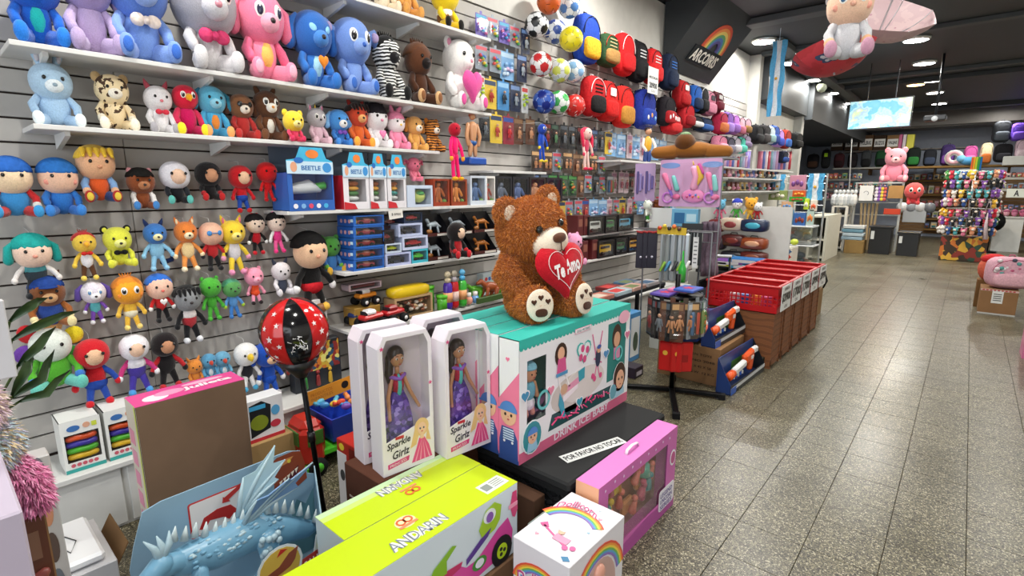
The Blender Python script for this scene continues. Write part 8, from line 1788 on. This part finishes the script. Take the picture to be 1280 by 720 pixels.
# goods in rows on the brown wall: each a small packet on a card
rr=random.Random(31)
PAL=['#c8a0a8','#8a9aa8','#b8b4a8','#5a4a42','#2f3a44','#c86a4a','#4a8a8a','#d8d0c0','#7a4a3a','#e0c080','#a83a3a','#6a7ab0','#d890a8','#3a3a3e','#9ab06a']
NMS=['dusty pink','slate blue','stone coloured','dark brown','charcoal blue','burnt orange','teal','ivory','russet','pale gold','crimson','periwinkle','rose','near black','olive']
PP={}
def goods(px,py,Y,wpx,hpx,rowlab,k=None,name='small_packet',cat='packaged goods'):
    k=rr.randrange(15) if k is None else k
    p=onY(px,py,Y);s=abs(onY(px+1,py,Y).x-p.x)
    if k not in PP:
        t=thing(name,'x',cat,(0,0,0));PT(t,'card',lambda m: m.box((0,0,.5),(1,.25,1),PAL[k]+':card'));PT(t,'label',lambda m: m.box((.02,-.14,.62),(.7,.03,.3),PAL[(k+7) % 15]+':card'));PT(t,'contents',lambda m: m.sph((0,-.15,.28),(.32,.14,.2),PAL[(k+4) % 15]+':plastic',n=8,k=6));PP[k]=t;t.location=p
    else: t=dup(PP[k],tuple(p))
    t.scale=(wpx*s,.25,hpx*s);t['label']=NMS[k]+' packet '+rowlab;t['group']='packets '+rowlab;return t
def grow(x0,x1,y,dy,Y,w,h,lab,gap=2):
    x=x0
    while x<x1: ww=w*rr.uniform(.8,1.2);goods(x+ww/2,y+dy*(x-x0),Y,ww,h*rr.uniform(.8,1.05),lab);x+=ww+gap
YG=YB-.25
def gshelf(x0,x1,py,Y,label,col='#8a6a3c:matte'):
    a=onY(x0,py,Y);b=onY(x1,py,Y);t=thing('goods_shelf',label,'shelf',((a.x+b.x)/2,Y+.05,a.z-.02),0,'narrow shelves on the back wall');PT(t,'board',lambda m: m.box((0,0,0),(b.x-a.x,.35,.035),col));PT(t,'lip',lambda m: m.box((0,-.17,.02),(b.x-a.x,.02,.04),col));return t
for (x0,x1,y,h,lab) in [(1128,1240,225,9,'in the first row under the back shelf'),(1142,1240,242,12,'in the second row on the brown back wall'),(1150,1240,259,12,'in the third row on the brown back wall'),(1155,1240,272,10,'in the fourth row on the brown back wall'),(1155,1238,285,10,'in the lowest row on the brown back wall')]:
    grow(x0,x1,y,-.02,YG,7,h,lab,gap=1.6);gshelf(x0-1,x1,y+1,YG,'narrow brown shelf '+lab.replace('in ','carrying ').replace(' row',' row of packets'))
for (x0,x1,y,h,lab) in [(1012,1075,224,8,'just under the dark backpacks at the left'),(1012,1110,236,9,'behind the white counter, upper row'),(1030,1110,248,9,'behind the white counter, lower row')]:
    grow(x0,x1,y,-.02,21.4,5,h,lab,gap=1)
    gshelf(x0-1,x1,y+1,21.4,'narrow grey shelf with packets '+lab,'#8f8f8a:paint')
for (x0,x1,y,h,lab) in [(1242,1280,222,9,'at the far right edge, upper row'),(1245,1280,236,9,'at the far right edge, lower row'),(1240,1280,262,9,'over the white counter at right')]:
    grow(x0,x1,y,-.02,20.0,6,h,lab,gap=1)
    gshelf(x0-1,1290,y+1,20.0,'narrow pale shelf with packets '+lab,'#b8b8b0:paint')
bx('white_shelf_box','white box shaped shelf end at the right under the backpacks','shelf',1253,195,1290,206,20.6,.5,'#c8ccc8:paint')
# left rear wall shelves with small goods (past the white column)
for j,(py,lab) in enumerate(((222,'on the upper shelf left of the flag'),(238,'on the lower shelf left of the flag'))):
    for i in range(13):
        px=902+i*5.6;p=onX(px,py,-3.22);k=rr.randrange(15);t=goods(px,py,10,4,8,lab,k);t.location=tuple(p);t.rotation_euler=(0,0,R(90));t.scale=(.13,.3,.15)
    a=Yp(900,onX(930,py,-3.2).z,-3.2);b=Yp(976,onX(930,py,-3.2).z,-3.2);shelf('white shelf with small ornaments '+lab.replace('on the ','as '),a,b,onX(930,py+1,-3.22).z,x1=-3.05)
# pink bear, rack
t=thing('grid_rack','white wire grid rack under the pink bear, behind black bins','rack',tuple(onY(1100,228,17.5)));zt_=t.location.z;t.location.z=0
wR=onY(1130,228,17.5).x-onY(1072,228,17.5).x
PT(t,'top_rail',lambda m: m.box((0,0,zt_-.015),(wR,.5,.03),'#d8d8d2:metal'))
for x in (-wR/2,wR/2): PT(t,'upright',lambda m: m.box((x,0,zt_/2),(.05,.05,zt_),'#d0d0c8:metal'))
for k in range(5): PT(t,'crossbar',lambda m: m.box((0,.1,.3+k*(zt_-.5)/4),(wR,.03,.02),'#c8c8c0:metal'))
p=onY(1115,228,17.4);plush('pink teddy bear sitting high on the white rack at the back',1115,0,0,loc=(p.x,17.45,zt_),size=.92,X=-2,head='#e79aac',body='#e88fa6',muzzle='#f2c0c8',pose='sit',yaw=-82,wide=1.3,group='plush at the back of the shop',extra=(('soles','#f4d0d4'),))
for (x0,y0,x1,y1,c,l) in [(1073,232,1090,251,'#e2e4e4:card','white card with grey sketch on the grid rack'),(1092,233,1107,252,'#4a3a6a:card','dark violet card of round badges on the grid rack'),(1109,232,1128,248,'#b08a58:kraft','kraft coloured box on the grid rack'),(1104,261,1125,268,'#c8401f:card','orange red box low on the grid rack')]:
    t,w,h,d=bx('goods_card',l,'packaged goods',x0,y0,x1,y1,17.2,.06,c)
    if 'violet' in l: PT(t,'badges',lambda m: [m.sph((-w*.35+w*.23*(k % 4),-.03,h*(.15+.23*(k // 4))),(.045,.012,.045),['#e8e0e8','#c85a4a','#e0c83a','#8a5ab0'][(k*3) % 4]+':plastic',n=8,k=5) for k in range(16)])
    if 'sketch' in l: PT(t,'sketch',lambda m: m.poly(bf(w,d),arcband(w*.5,h*.5,w*.2,w*.15,-1,3),'#8a8f94:card'))
for k in range(5):
    a=onY(1078+k*3.5,285,17.6);a.z=0;b=onY(1077+k*5,254,17.6);t=thing('wooden_rod','pale wooden rod leaning in a bundle before the grid rack','rod',tuple(a),0,'pale wooden rods');PT(t,'rod',lambda m: m.cyl((0,0,0),tuple(b-a),.03,'#c8b088:matte',n=7))
for (x0,y0,x1,y1,l) in [(1085,273,1112,307,'black square bin, left of two at the back'),(1121,278,1147,307,'black square bin, right of two at the back')]:
    t,w,h,d=bx('black_bin',l,'bin',x0,y0,x1,y1,16.6,.6,'#17181a:plastic','black bins');t.location.z=0
    PT(t,'rim',lambda m: m.box((0,0,h),(w+.06,d+.06,.05),'#222428:plastic',bev=.01));PT(t,'label',lambda m: m.poly(bf(w,d),rct(w*.06,h*.55,w*.22,h*.85),'#d8dad8:card',d=.004))
t,w,h,d=bx('cardboard_box','low cardboard box left of the black bins','box',1055,292,1079,308,16.4,.5,'#8f7448:kraft');t.location.z=0;hb=h
t=thing('paper_bundle','stack of pale blue paper bundles on the low cardboard box','paper',(t.location.x,t.location.y,hb+.001))
for k in range(4): PT(t,'bundle',lambda m: m.box((.02*(k % 2)-.08,0,.05+k*.1),(.48,.4,.085),['#8fa8b8','#b8c8d0','#6a94a8','#d0d4d4'][k]+':card',bev=.01))
plush('coral fish shaped plush with a big black eye behind the right black bin',1140,0,0,loc=tuple(onY(1140,256,17.0)),size=.5,X=-3,head='#e05a5a',body='#d84a50',eye='big',ear=None,pose='sit',yaw=-80,hs=1.6,group='plush at the back of the shop')
t,w,h,d=bx('wire_basket','wire basket with white bags right of the grid rack','basket',1127,262,1156,278,18.3,.4,'#b4b8b8:metal');PT(t,'bags',lambda m: [m.sph((-.3+k*.2,-.1,h+.05),(.14,.14,.14),['#d4d6d8','#8a9098','#c8ccd0','#6a7078'][k]+':plastic',p=.8) for k in range(4)])
# banner on its pole
a=onY(1060,127,13.0);b=onY(1141,118,13.0);c=onY(1142,153,13.0);d_=onY(1058,163,13.0)
ART=speckle('screen_picture',[(0,'#8fc8dc'),(.42,'#6ab0c8'),(.47,'#b0dce4'),(.52,'#9ab8d8'),(.57,'#c8dca8'),(.62,'#d8e8ec')],3.4,rough=.4,bumps=0)
b_=ART.node_tree.nodes['Principled BSDF'];rmp=[n for n in ART.node_tree.nodes if n.type=='VALTORGB'][0];rmp.color_ramp.interpolation='LINEAR'
ART.node_tree.links.new(rmp.outputs[0],b_.inputs['Emission Color']);b_.inputs['Emission Strength'].default_value=.45
t=thing('hanging_screen','wide screen with blurry pastel picture hung under the dark ceiling','screen',tuple(d_))
w=(b-a).length;h=(a-d_).length
PT(t,'panel',lambda m: m.box((w/2,.04,h/2),(w,.06,h),'#2a2c30:plastic',bev=.005));PT(t,'picture',lambda m: m.poly(((0,.008,0),(1,0,0),(0,0,1)),rct(.02,.02,w-.02,h-.02),ART,d=.004))
for x in (.3,w-.3): PT(t,'hanger',lambda m: m.cyl((x,.04,h),(x,.04,4.15-d_.z),.01,'#3a3c40:metal',n=6))
t=thing('pole','thin white pole standing under the hanging screen','pole',tuple(onZ(1058,300,0)));q=onY(1065,166,t.location.y)-t.location;PT(t,'pole',lambda m: m.cyl((0,0,0),tuple(q),.022,'#d0d2d0:metal',n=8));PT(t,'base',lambda m: m.cyl((0,0,0),(0,0,.03),.2,'#b8baba:metal',n=16))
# counters on the left: white shelf unit, glass cabinet, clear bins, flag stand
def dims(x0,x1,y1,Y): return onY(x0,y1,Y).x,onY(x1,y1,Y).x
x0,x1=dims(1014,1034,320,14.6);zt=onY(1020,268,14.6).z
t=thing('white_shelf_unit','white low open shelf unit in the middle distance, empty middle shelf','shelf',((x0+x1)/2,14.9,0));W=x1-x0
for x in (-W/2,W/2): PT(t,'side_panel',lambda m: m.box((x,0,zt/2),(.05,1.6,zt),'#c8c6b8:paint'))
for z in (.08,.5,zt-.03): PT(t,'shelf_board',lambda m: m.box((0,0,z),(W,1.58,.04),'#c8c6b8:paint'))
PT(t,'back_panel',lambda m: m.box((0,.78,zt/2),(W,.02,zt),'#8a887c:paint'))
x0,x1=dims(1036,1053,312,17.0);zt=onY(1044,258,17.0).z
t=thing('glass_cabinet','white framed glass cabinet with white goods inside','cabinet',((x0+x1)/2,17.3,0));W=x1-x0
for x in (-W/2,W/2):
    for y in (-.35,.35): PT(t,'post',lambda m: m.box((x,y,zt/2),(.06,.06,zt),'#dcdad0:paint'))
for z in (.06,.5,.95,zt): PT(t,'shelf_board',lambda m: m.box((0,0,z),(W,.7,.04),'#dcdad0:paint'))
PT(t,'glass',lambda m: m.box((0,-.35,zt/2),(W-.06,.008,zt-.1),'#ffffff:clear'));PT(t,'goods',lambda m: [m.box((rr.uniform(-.25,.25)*W,0,.12+(k % 3)*.45),(.12,.3,.18),['#d8d4cc','#8a9098','#b8a890'][k % 3]+':card') for k in range(9)])
for k in range(6):
    p=onY(1040+k*5,258,17.0);q=thing('plastic_bag','crumpled white plastic bag heaped over the glass cabinet','bag',(p.x,17.2,zt+.021),0,'white plastic bags');PT(q,'bag',lambda m: m.sph((0,0,.16),(.085,.17,.17),['#d4d8da','#c0c6ca','#dfe2e2'][k % 3]+':plastic',p=.8,n=9,k=6,smooth=False));PT(q,'knot',lambda m: m.sph((.02,0,.38),(.05,.05,.06),'#d4d8da:plastic',n=7,k=5))
# clear storage bins
for j,(yt,yb,l) in enumerate(((282,305,'upper clear storage bin with mixed dark toys'),(306,333,'lower clear storage bin with mixed dark toys'))):
    x0,x1=dims(977,1013,yb,12.0);a=onY(995,yb,12.0);h=onY(995,yt,12.0).z-a.z
    if j: a.z=0;h=onY(995,yt,12.0).z
    t=thing('storage_bin',l,'storage bin',((x0+x1)/2,12.3,a.z),0,'clear storage bins');W=x1-x0
    PT(t,'bin',lambda m: (m.box((0,-.25,h/2),(W,.01,h),'#dfe6e8:sheet'),m.box((W/2,0,h/2),(.01,.5,h),'#dfe6e8:sheet'),m.box((0,0,.01),(W,.5,.02),'#b8bcbe:plastic')));PT(t,'rim',lambda m: m.box((0,0,h-.02),(W+.04,.54,.035),'#c8ccce:plastic',bev=.01))
    for k in range(10): PT(t,'toy',lambda m: m.sph((rr.uniform(-.42,.42)*W,rr.uniform(-.15,.1),.1+rr.uniform(0,.6)*h),(.09,.08,.07),rr.choice(['#3a4a5a','#8a5a3a','#5a6a4a','#a83a3a','#6a6a70'])+':plastic',n=8,k=5))
# toy case shop stand with blue/yellow packs, flags
t=thing('wire_stand','grey wire stand with hanging packs and flags above the clear bins','stand',(onY(992,290,12.3).x,12.45,0));zf=onY(995,217,12.3).z
for x in (-.45,.45): PT(t,'upright',lambda m: m.cyl((x,.2,0),(x,.2,zf),.02,'#c0c4c4:metal',n=8))
for k in range(6): PT(t,'crossbar',lambda m: m.cyl((-.45,.2,1.2+k*(zf-1.25)/5),(.45,.2,1.2+k*(zf-1.25)/5),.01,'#c0c4c4:metal',n=6))
for (x0,y0,x1,y1,c,c2,l) in [(968,262,990,281,'#5aa0d0','#e0c03a','blue pack with yellow animals on the wire stand'),(991,266,1006,282,'#3a6ab0','#8a3a2c','blue pack with brown toy on the wire stand'),(1007,262,1016,281,'#b8d0c8','#e8883a','pale pack with orange toy on the wire stand'),(960,238,983,250,'#8a9a5a','#d8d0c0','green and cream strip of small packs on the wire stand'),(986,219,1006,237,'#c88aa0','#7a4a8a','rose coloured card of pencils on the wire stand'),(990,238,1006,246,'#d85a1f','#e8a03a','orange toy pack on the wire stand'),(986,246,1006,252,'#3fae3a','#c8402c','bright green toy pack on the wire stand'),(1004,248,1010,262,'#c8e03a','#f0f0e8','lime yellow toy hanging on the wire stand'),(976,252,990,262,'#e0b08a','#5a8ac0','peach pack with small figures on the wire stand'),(1012,250,1020,264,'#e8e0d0','#e8602c','cream pack with orange animal on the wire stand')]:
    t,w,h,d=bx('hanging_pack',l,'packaged toy',x0,y0,x1,y1,12.1,.08,c+':card','packs on the wire stand');PT(t,'contents',lambda m: [m.sph((w*(-.25+.25*k),-d/2,h*(.4+.1*(k % 2))),(w*.13,.03,h*.2),c2+':plastic',n=8,k=6) for k in range(3)])
def flag(label,p0,w,h,yaw,horiz=False):
    t=thing('flag',label,'flag',tuple(p0),yaw,'blue and white flags');n=14
    for k,c in enumerate(('#5fb0e0','#e6ecf2','#5fb0e0')):
        def f(m):
            vs=[];a=w*k/3;b=w*(k+1)/3
            for i in range(n+1):
                z=-h*i/n;s=.025*w*sin(i*1.1)
                for x in (a,(a+b)/2,b): vs.append((x+s,.03*sin(i*.9+x*14/w),z))
            fs=[(i*3+j,i*3+j+1,i*3+j+4,i*3+j+3) for i in range(n) for j in range(2)];m.add(vs,fs,c+':fabric',True);m.add([(x,y+.004,z) for x,y,z in vs],[q[::-1] for q in fs],c+':fabric',True)
        PT(t,'stripe',f)
    PT(t,'sun_emblem',lambda m: m.sph((w/2,-.035,-h*.5),(w*.1,.012,w*.1),'#e0a83a:fabric',n=12,k=6))
    return t
p=onY(1011,217,12.2);q=onY(1031,217,12.2);flag('blue and white sun flag hanging at the wire stand',p,q.x-p.x,onY(1011,217,12.2).z-onY(1011,250,12.2).z,0)
p=onY(965,218,12.2);q=onY(982,217,12.2);flag('tilted blue and white flag at the left of the wire stand',p,q.x-p.x,.5,0)
p=onY(966,52,9.3);q=onY(984,52,9.3);hh=p.z-onY(970,145,9.3).z;t=flag('long glossy blue and white flag hanging from the ceiling beam',p,q.x-p.x,hh,0);PT(t,'cord',lambda m: m.cyl((.1,0,0),(.1,0,4.15-p.z),.004,'#c8d8e8:plastic',n=5))
t,w,h,d=bx('patterned_box','white box with red and blue pattern below the yellow fish toys','box',954,309,988,331,10.6,.45,'#ddd6cc:card');
PT(t,'pattern',lambda m: [m.poly(bf(w,d),star(w*(.1+.16*(k % 6)),h*(.2+.3*(k // 6)),.05,4,.6),['#b83a2c','#2f5a8a','#c8502c'][(k+k // 6) % 3]+':card',d=.004) for k in range(18)]);hz_=t.location.z;bt_=(t.location.x,t.location.y,hz_+h)
t2=thing('box_stand','grey plinth under the patterned box','stand',(t.location.x,t.location.y,0));PT(t2,'body',lambda m: m.box((0,0,hz_/2-.002),(w,d,hz_-.004),'#8a8c8a:paint'));PT(t2,'plinth',lambda m: m.box((0,0,.03),(w+.02,d+.02,.06),'#5a5c5c:paint'))
for i,(c,l) in enumerate((('#e8c81c','yellow round toy fish on the patterned box'),('#3fb0b0','turquoise round toy fish on the patterned box'),('#c8d84a','lime plastic toy on the patterned box'))):
    q=thing('toy_fish',l,'toy fish',(bt_[0]-.12+i*.17,bt_[1]-.05,bt_[2]),0,'toy fish on the patterned box');PT(q,'fish_body',lambda m: m.sph((0,0,.1),(.11-.02*i,.08,.1-.02*i),c+':plastic'));PT(q,'fin',lambda m: m.tube([(-.08,0,.1),(-.17,0,.12)],[.02,.05],c+':plastic',n=6))
# ------------------------------------------------------------ carousel rack of small plush on the right
cp=onZ(1201,326,0);cp.y+=.2
t=thing('carousel_rack','round revolving rack hung full of small colourful plush keyrings','stand',(cp.x,cp.y,0));ztop=onY(1200,212,cp.y).z
PT(t,'pole',lambda m: m.cyl((0,0,.5),(0,0,ztop),.03,'#b8bcbc:metal',n=10));PT(t,'printed_base',lambda m: m.box((0,0,.3),(.85,.6,.58),speckle('base_print',[(0,'#3a2a1c'),(.4,'#c8702c'),(.55,'#2a4a3a'),(.7,'#8a2f24'),(.85,'#d8a83a')],9,rough=.6,bumps=0,kind='pieces')))
for k in range(7): PT(t,'wire_ring',lambda m: m.tube([(.42*cos(a*pi/8),.42*sin(a*pi/8),.8+k*(ztop-.85)/6) for a in range(17)],.008,'#c0c4c4:metal',n=5))
kc=[('#e07a9a','pink'),('#d83a4a','red'),('#f0c04a','yellow'),('#5ab0b8','teal'),('#8a5ab0','violet'),('#e8e4e0','white'),('#4a8a4a','green'),('#3a5a9a','blue'),('#e8a07a','peach'),('#2a2c30','black')]
KP={}
for k in range(7):
    for j in range(11):
        a=pi+pi*(j+.5*(k % 2))/10.5;ci=rr.randrange(10);c,n_=kc[ci];z=.62+k*(ztop-.85)/6;p=(cp.x+.50*cos(a),cp.y+.50*sin(a),z+rr.uniform(-.02,.02))
        if ci not in KP:
            q=thing('plush_keyring','x','plush keyring',p,a);PT(q,'body',lambda m: m.sph((0,0,.06),(.05,.05,.06),c+':plush',n=8,k=6));PT(q,'head',lambda m: (m.sph((.01,0,.15),(.055,.065,.055),c+':plush',n=8,k=6),[m.sph((0,s_*.05,.2),.025,c+':plush',n=6,k=5) for s_ in (-1,1)]));PT(q,'face',lambda m: m.sph((.05,0,.145),(.02,.035,.03),'#f0e4d8:plush',n=8,k=5));KP[ci]=q
        else: q=dup(KP[ci],p,a)
        q['label']=n_+' plush keyring in the '+['lowest','second lowest','third lowest','middle','third highest','second highest','highest'][k]+' ring of the carousel';q['group']=q['label'].replace(n_+' plush keyring','plush keyrings');q.rotation_euler=(0,0,a);q.scale=(rr.uniform(.76,.95),)*3
t=thing('white_bag','white and pink cloth bag hanging at the right side of the carousel','bag',tuple(onY(1229,300,cp.y-.45)));PT(t,'bag',lambda m: m.tube([(.03,0,.02),(0,0,.35),(0,0,.62)],[.12,.08,.02],'#d8c4cc:fabric',n=10,flat=.4));PT(t,'strap',lambda m: m.tube([(-.05,0,.65),(0,0,.95),(.05,0,.65)],.01,'#d8c4cc:fabric'))
# white counter
x0,x1=dims(1239,1274,308,19.5);zt=onY(1250,272,19.5).z
t=thing('white_counter','plain white service counter behind the carousel rack at right','counter',((x0+x1)/2,19.8,0));PT(t,'body',lambda m: m.box((0,0,zt/2),(x1-x0,.6,zt),'#d4d6d4:paint'));PT(t,'top',lambda m: m.box((0,0,zt+.015),(x1-x0+.06,.66,.03),'#dcdedc:paint'))
for k in range(6): q=thing('pink_bag','pink patterned pouch lying on the white service counter','bag',(t.location.x-.4+k*.16,19.75,zt+.0305),0,'pink pouches on the white counter');PT(q,'pouch',lambda m: m.sph((0,0,.1),(.075,.12,.1),['#d88aa8','#c86a8a','#e0a8b8'][k % 3]+':fabric',n=8,k=6));PT(q,'flap',lambda m: m.sph((0,-.06,.14),(.08,.06,.04),'#a85a7a:fabric',n=8,k=5))
t,w,h,d=bx('notice_board','white board with a black letter A over the counter at right','sign',1257,236,1284,247,18.8,.04,'#d4dad0:card');PT(t,'lettering',lambda m: text(m,bf(w,d),'A',w*.35,h*.15,w*.25,h*.7,'#1d1e20:card',bold=.03,z=.003))
t=thing('black_fan','black round fan behind the carousel rack','fan',tuple(onY(1237,292,19.0)));t.location.z=0;zc_=onY(1237,277,19.0).z;PT(t,'cage',lambda m: m.sph((0,0,zc_),(.28,.1,.28),'#1c1d20:metal',n=16));PT(t,'stand',lambda m: (m.cyl((0,0,0),(0,0,zc_),.03,'#1c1d20:metal'),m.cyl((0,0,0),(0,0,.04),.2,'#1c1d20:metal')));PT(t,'hub',lambda m: m.sph((0,-.1,zc_),(.08,.03,.08),'#5a5c60:plastic'))
# ------------------------------------------------------------ cardboard box with pink backpack at the right
a=onZ(1222,391,0);b=onZ(1267,396,0);ztb=.36
W=b.x-a.x+.02;zt=onY(1240,361,a.y).z
t=thing('cardboard_box','cardboard box with white label and taped edge under the pink backpack','box',((a.x+b.x)/2,a.y+.22,0));PT(t,'body',lambda m: m.box((0,0,zt/2),(W,.44,zt),'#8a6848:kraft',bev=.004));fbx=((-W/2,-.22,0),(1,0,0),(0,0,1))
PT(t,'label',lambda m: m.poly(fbx,rct(W*.32,zt*.45,W*.62,zt*.95),'#d8dad6:card',d=.002));PT(t,'tape',lambda m: (m.poly(fbx,rct(0,zt-.03,W,zt-.005),'#c8a8a0:card',d=.0015),m.poly(fbx,rct(0,0,W,.02),'#b8b8b4:card',d=.0015)));PT(t,'lettering',lambda m: [m.poly(fbx,rct(W*.36,zt*(.55+.08*k),W*.58,zt*(.58+.08*k)),'#3a3c3a:card',z=.003) for k in range(4)]);PT(t,'red_print',lambda m: [m.poly(fbx,rct(W*(.05+.1*k),zt-.026,W*(.11+.1*k),zt-.009),'#b03a3a:card',z=.002) for k in range(9)])
p=(a.x+b.x)/2+.08
t=BP('pink patterned backpack lying on the cardboard box at the right',0,0,0,.52,'#cf9fae','#d8a8b4',loc=(p,a.y+.2,zt+.0005),size=.46,yaw=-75,d=.3,trim='#b8607a',group='goods at the right edge')
rp=random.Random(4)
PT(t,'pattern',lambda m: [m.sph((.13+rp.uniform(0,.03),rp.uniform(-.2,.2),rp.uniform(.06,.4)),(.02,.03,.025),rp.choice(['#5a9a94','#b85a7a','#e0d8dc','#4a4a5a'])+':matte',n=7,k=5) for _ in range(22)])
t=thing('red_bag','red and orange soft bag behind the cardboard box at right','bag',(a.x+.08,a.y+.62,0));PT(t,'stand',lambda m: m.box((0,0,.2),(.26,.26,.4),'#7a5a38:kraft'));PT(t,'bag',lambda m: (m.sph((0,0,.56),(.15,.15,.19),'#c8604a:fabric'),m.sph((.02,-.02,.7),(.15,.14,.08),'#c0262a:fabric')))
q0=onY(1277,450,7.2)
t=thing('pink_box','pink boxed toy at the very right edge of the picture','box',(q0.x+.12,7.4,0));zq=onY(1277,388,7.2).z;PT(t,'body',lambda m: m.box((0,0,max(zq,.3)/2),(.24,.3,max(zq,.3)),'#c86a94:card'));PT(t,'print',lambda m: m.box((0,-.151,.15),(.16,.002,.1),'#e8d0dc:card'))
# ------------------------------------------------------------ doll with umbrellas hanging from the ceiling
YD=3.6
def umb(label,cpx,cpy,rad,tilt,c1,c2,Yd,prefix):
    p=onY(cpx,cpy,Yd);t=thing('umbrella',label,'umbrella',tuple(p),0,'open umbrellas hanging from the ceiling');t.rotation_euler=tilt;n=8
    for k in range(n):
        def f(m):
            a0,a1=2*pi*k/n,2*pi*(k+1)/n;vs=[];rows=6
            for i in range(rows+1):
                q=i/rows;r=rad*sin(q*1.15)/sin(1.15);z=rad*.55*(cos(q*1.15)-cos(1.15))/(1-cos(1.15))
                for j in range(5): a=a0+(a1-a0)*j/4;rr_=r*(1-.06*q*sin(pi*j/4));vs.append((rr_*cos(a),rr_*sin(a),z))
            fs=[(i*5+j,i*5+j+1,i*5+j+6,i*5+j+5) for i in range(rows) for j in range(4)];m.add(vs,[q[::-1] for q in fs],(c1 if k % 2 else c2),True);m.add([(x,y,z-.002) for x,y,z in vs],fs,(c1 if k % 2 else c2),True)
        PT(t,'canopy_panel',f);PT(t,'rib',lambda m: m.tube([(rad*sin(q*.23)/sin(1.15)*cos(2*pi*k/n),rad*sin(q*.23)/sin(1.15)*sin(2*pi*k/n),rad*.55*(cos(q*.23)-cos(1.15))/(1-cos(1.15))-.004) for q in range(6)],.0025,'#c8ccd0:metal',n=5))
    PT(t,'shaft',lambda m: m.cyl((0,0,rad*.6),(0,0,-rad*.55),.006,'#c8ccd0:metal',n=8));PT(t,'handle',lambda m: m.tube([(0,0,-rad*.5),(0,0,-rad*.7),(.02,0,-rad*.78),(.04,0,-rad*.74)],.009,'#e8c8d0:plastic'))
    return t
PUM=speckle('pink_umbrella_cloth',[(0,'#c9adb0'),(.55,'#d2b8b8'),(.68,'#b88a96')],9,rough=.5,bumps=.1)
RUM=speckle('red_umbrella_cloth',[(0,'#b5323a'),(.45,'#c23a44'),(.58,'#3a4a6a'),(.66,'#c8c0c4')],9,rough=.5,bumps=.1)
umb('open pale pink umbrella hanging beside the ceiling doll',1108,18,.28,(R(-150),R(22),R(0)),PUM,PUM,4.25,'a')
umb('open red printed umbrella hanging under the ceiling doll',1040,66,.215,(R(172),R(-12),0),RUM,RUM,3.6,'b')
dp=onY(1054,78,3.3);sD=onY(1054,-22,3.3).z-dp.z
t=plush('white suited baby doll with pink soles hanging from the ceiling',1054,0,0,loc=tuple(dp),size=sD,X=-3,head='#e8c0a4',body='#c8c8cc',arm='#c8c8cc',hand='#e8b48c',leg='#c8c8cc',foot='#c08fa4',pose='sit',yaw=-72,ear=None,eye='big',iris='#3f6a94',nose='#e0a890',mouth='#c85a5a',hair='#c8c4c4',hairk='cap',group='things hanging from the ceiling',hs=1.05,extra=(('cheeks','#f0a894'),))
PT(t,'cord',lambda m: m.cyl((0,0,sD*.9),(0,0,4.15-dp.z),.003,'#d8d8d8:plastic',n=5))
# small fittings on the ceiling
p=onY(1169,148,13);t=thing('projector','small dark projector hanging under the ceiling right of the screen','projector',tuple(p));PT(t,'body',lambda m: m.box((0,0,0),(.34,.3,.1),'#3a3c40:plastic',bev=.02));PT(t,'stem',lambda m: m.cyl((0,0,0),(0,0,4.15-p.z),.02,'#3a3c40:metal'));PT(t,'lens',lambda m: m.cyl((0,-.14,-.02),(0,-.18,-.02),.05,'#c8ccd0:gloss'))
p=onY(1024,108,12.4);t=thing('spotlight','small pale green white spotlight beside the lamp row','spotlight',tuple(p));PT(t,'head',lambda m: m.tube([(0,0,0),(.08,-.12,-.06)],[.06,.09],'#b8c0a8:plastic'));PT(t,'stem',lambda m: m.cyl((0,0,0),(0,0,4.15-p.z),.012,'#5a5c5c:metal'))
# ------------------------------------------------------------ tell look-alikes apart by their order
def px_of(o):
    p=o.matrix_world.translation if o.parent else o.location;v=Vector(p)-Vector((0,0,H));return v.dot(_r)/max(v.dot(_f),.05)
_seen={}
for o in COL.objects:
    if o.parent is None and 'label' in o: _seen.setdefault(o['label'],[]).append(o)
_ord=['first','second','third','fourth','fifth','sixth','seventh','eighth','ninth','tenth','eleventh','twelfth']
for l,os_ in _seen.items():
    if len(os_)<2 or 'near part of the dark ceiling' in l: continue
    os_.sort(key=px_of)
    for i,o in enumerate(os_):
        o['label']=l+(', leftmost one' if i==0 else ', rightmost one' if i==len(os_)-1 else ', '+_ord[min(i,11)]+' from the left')
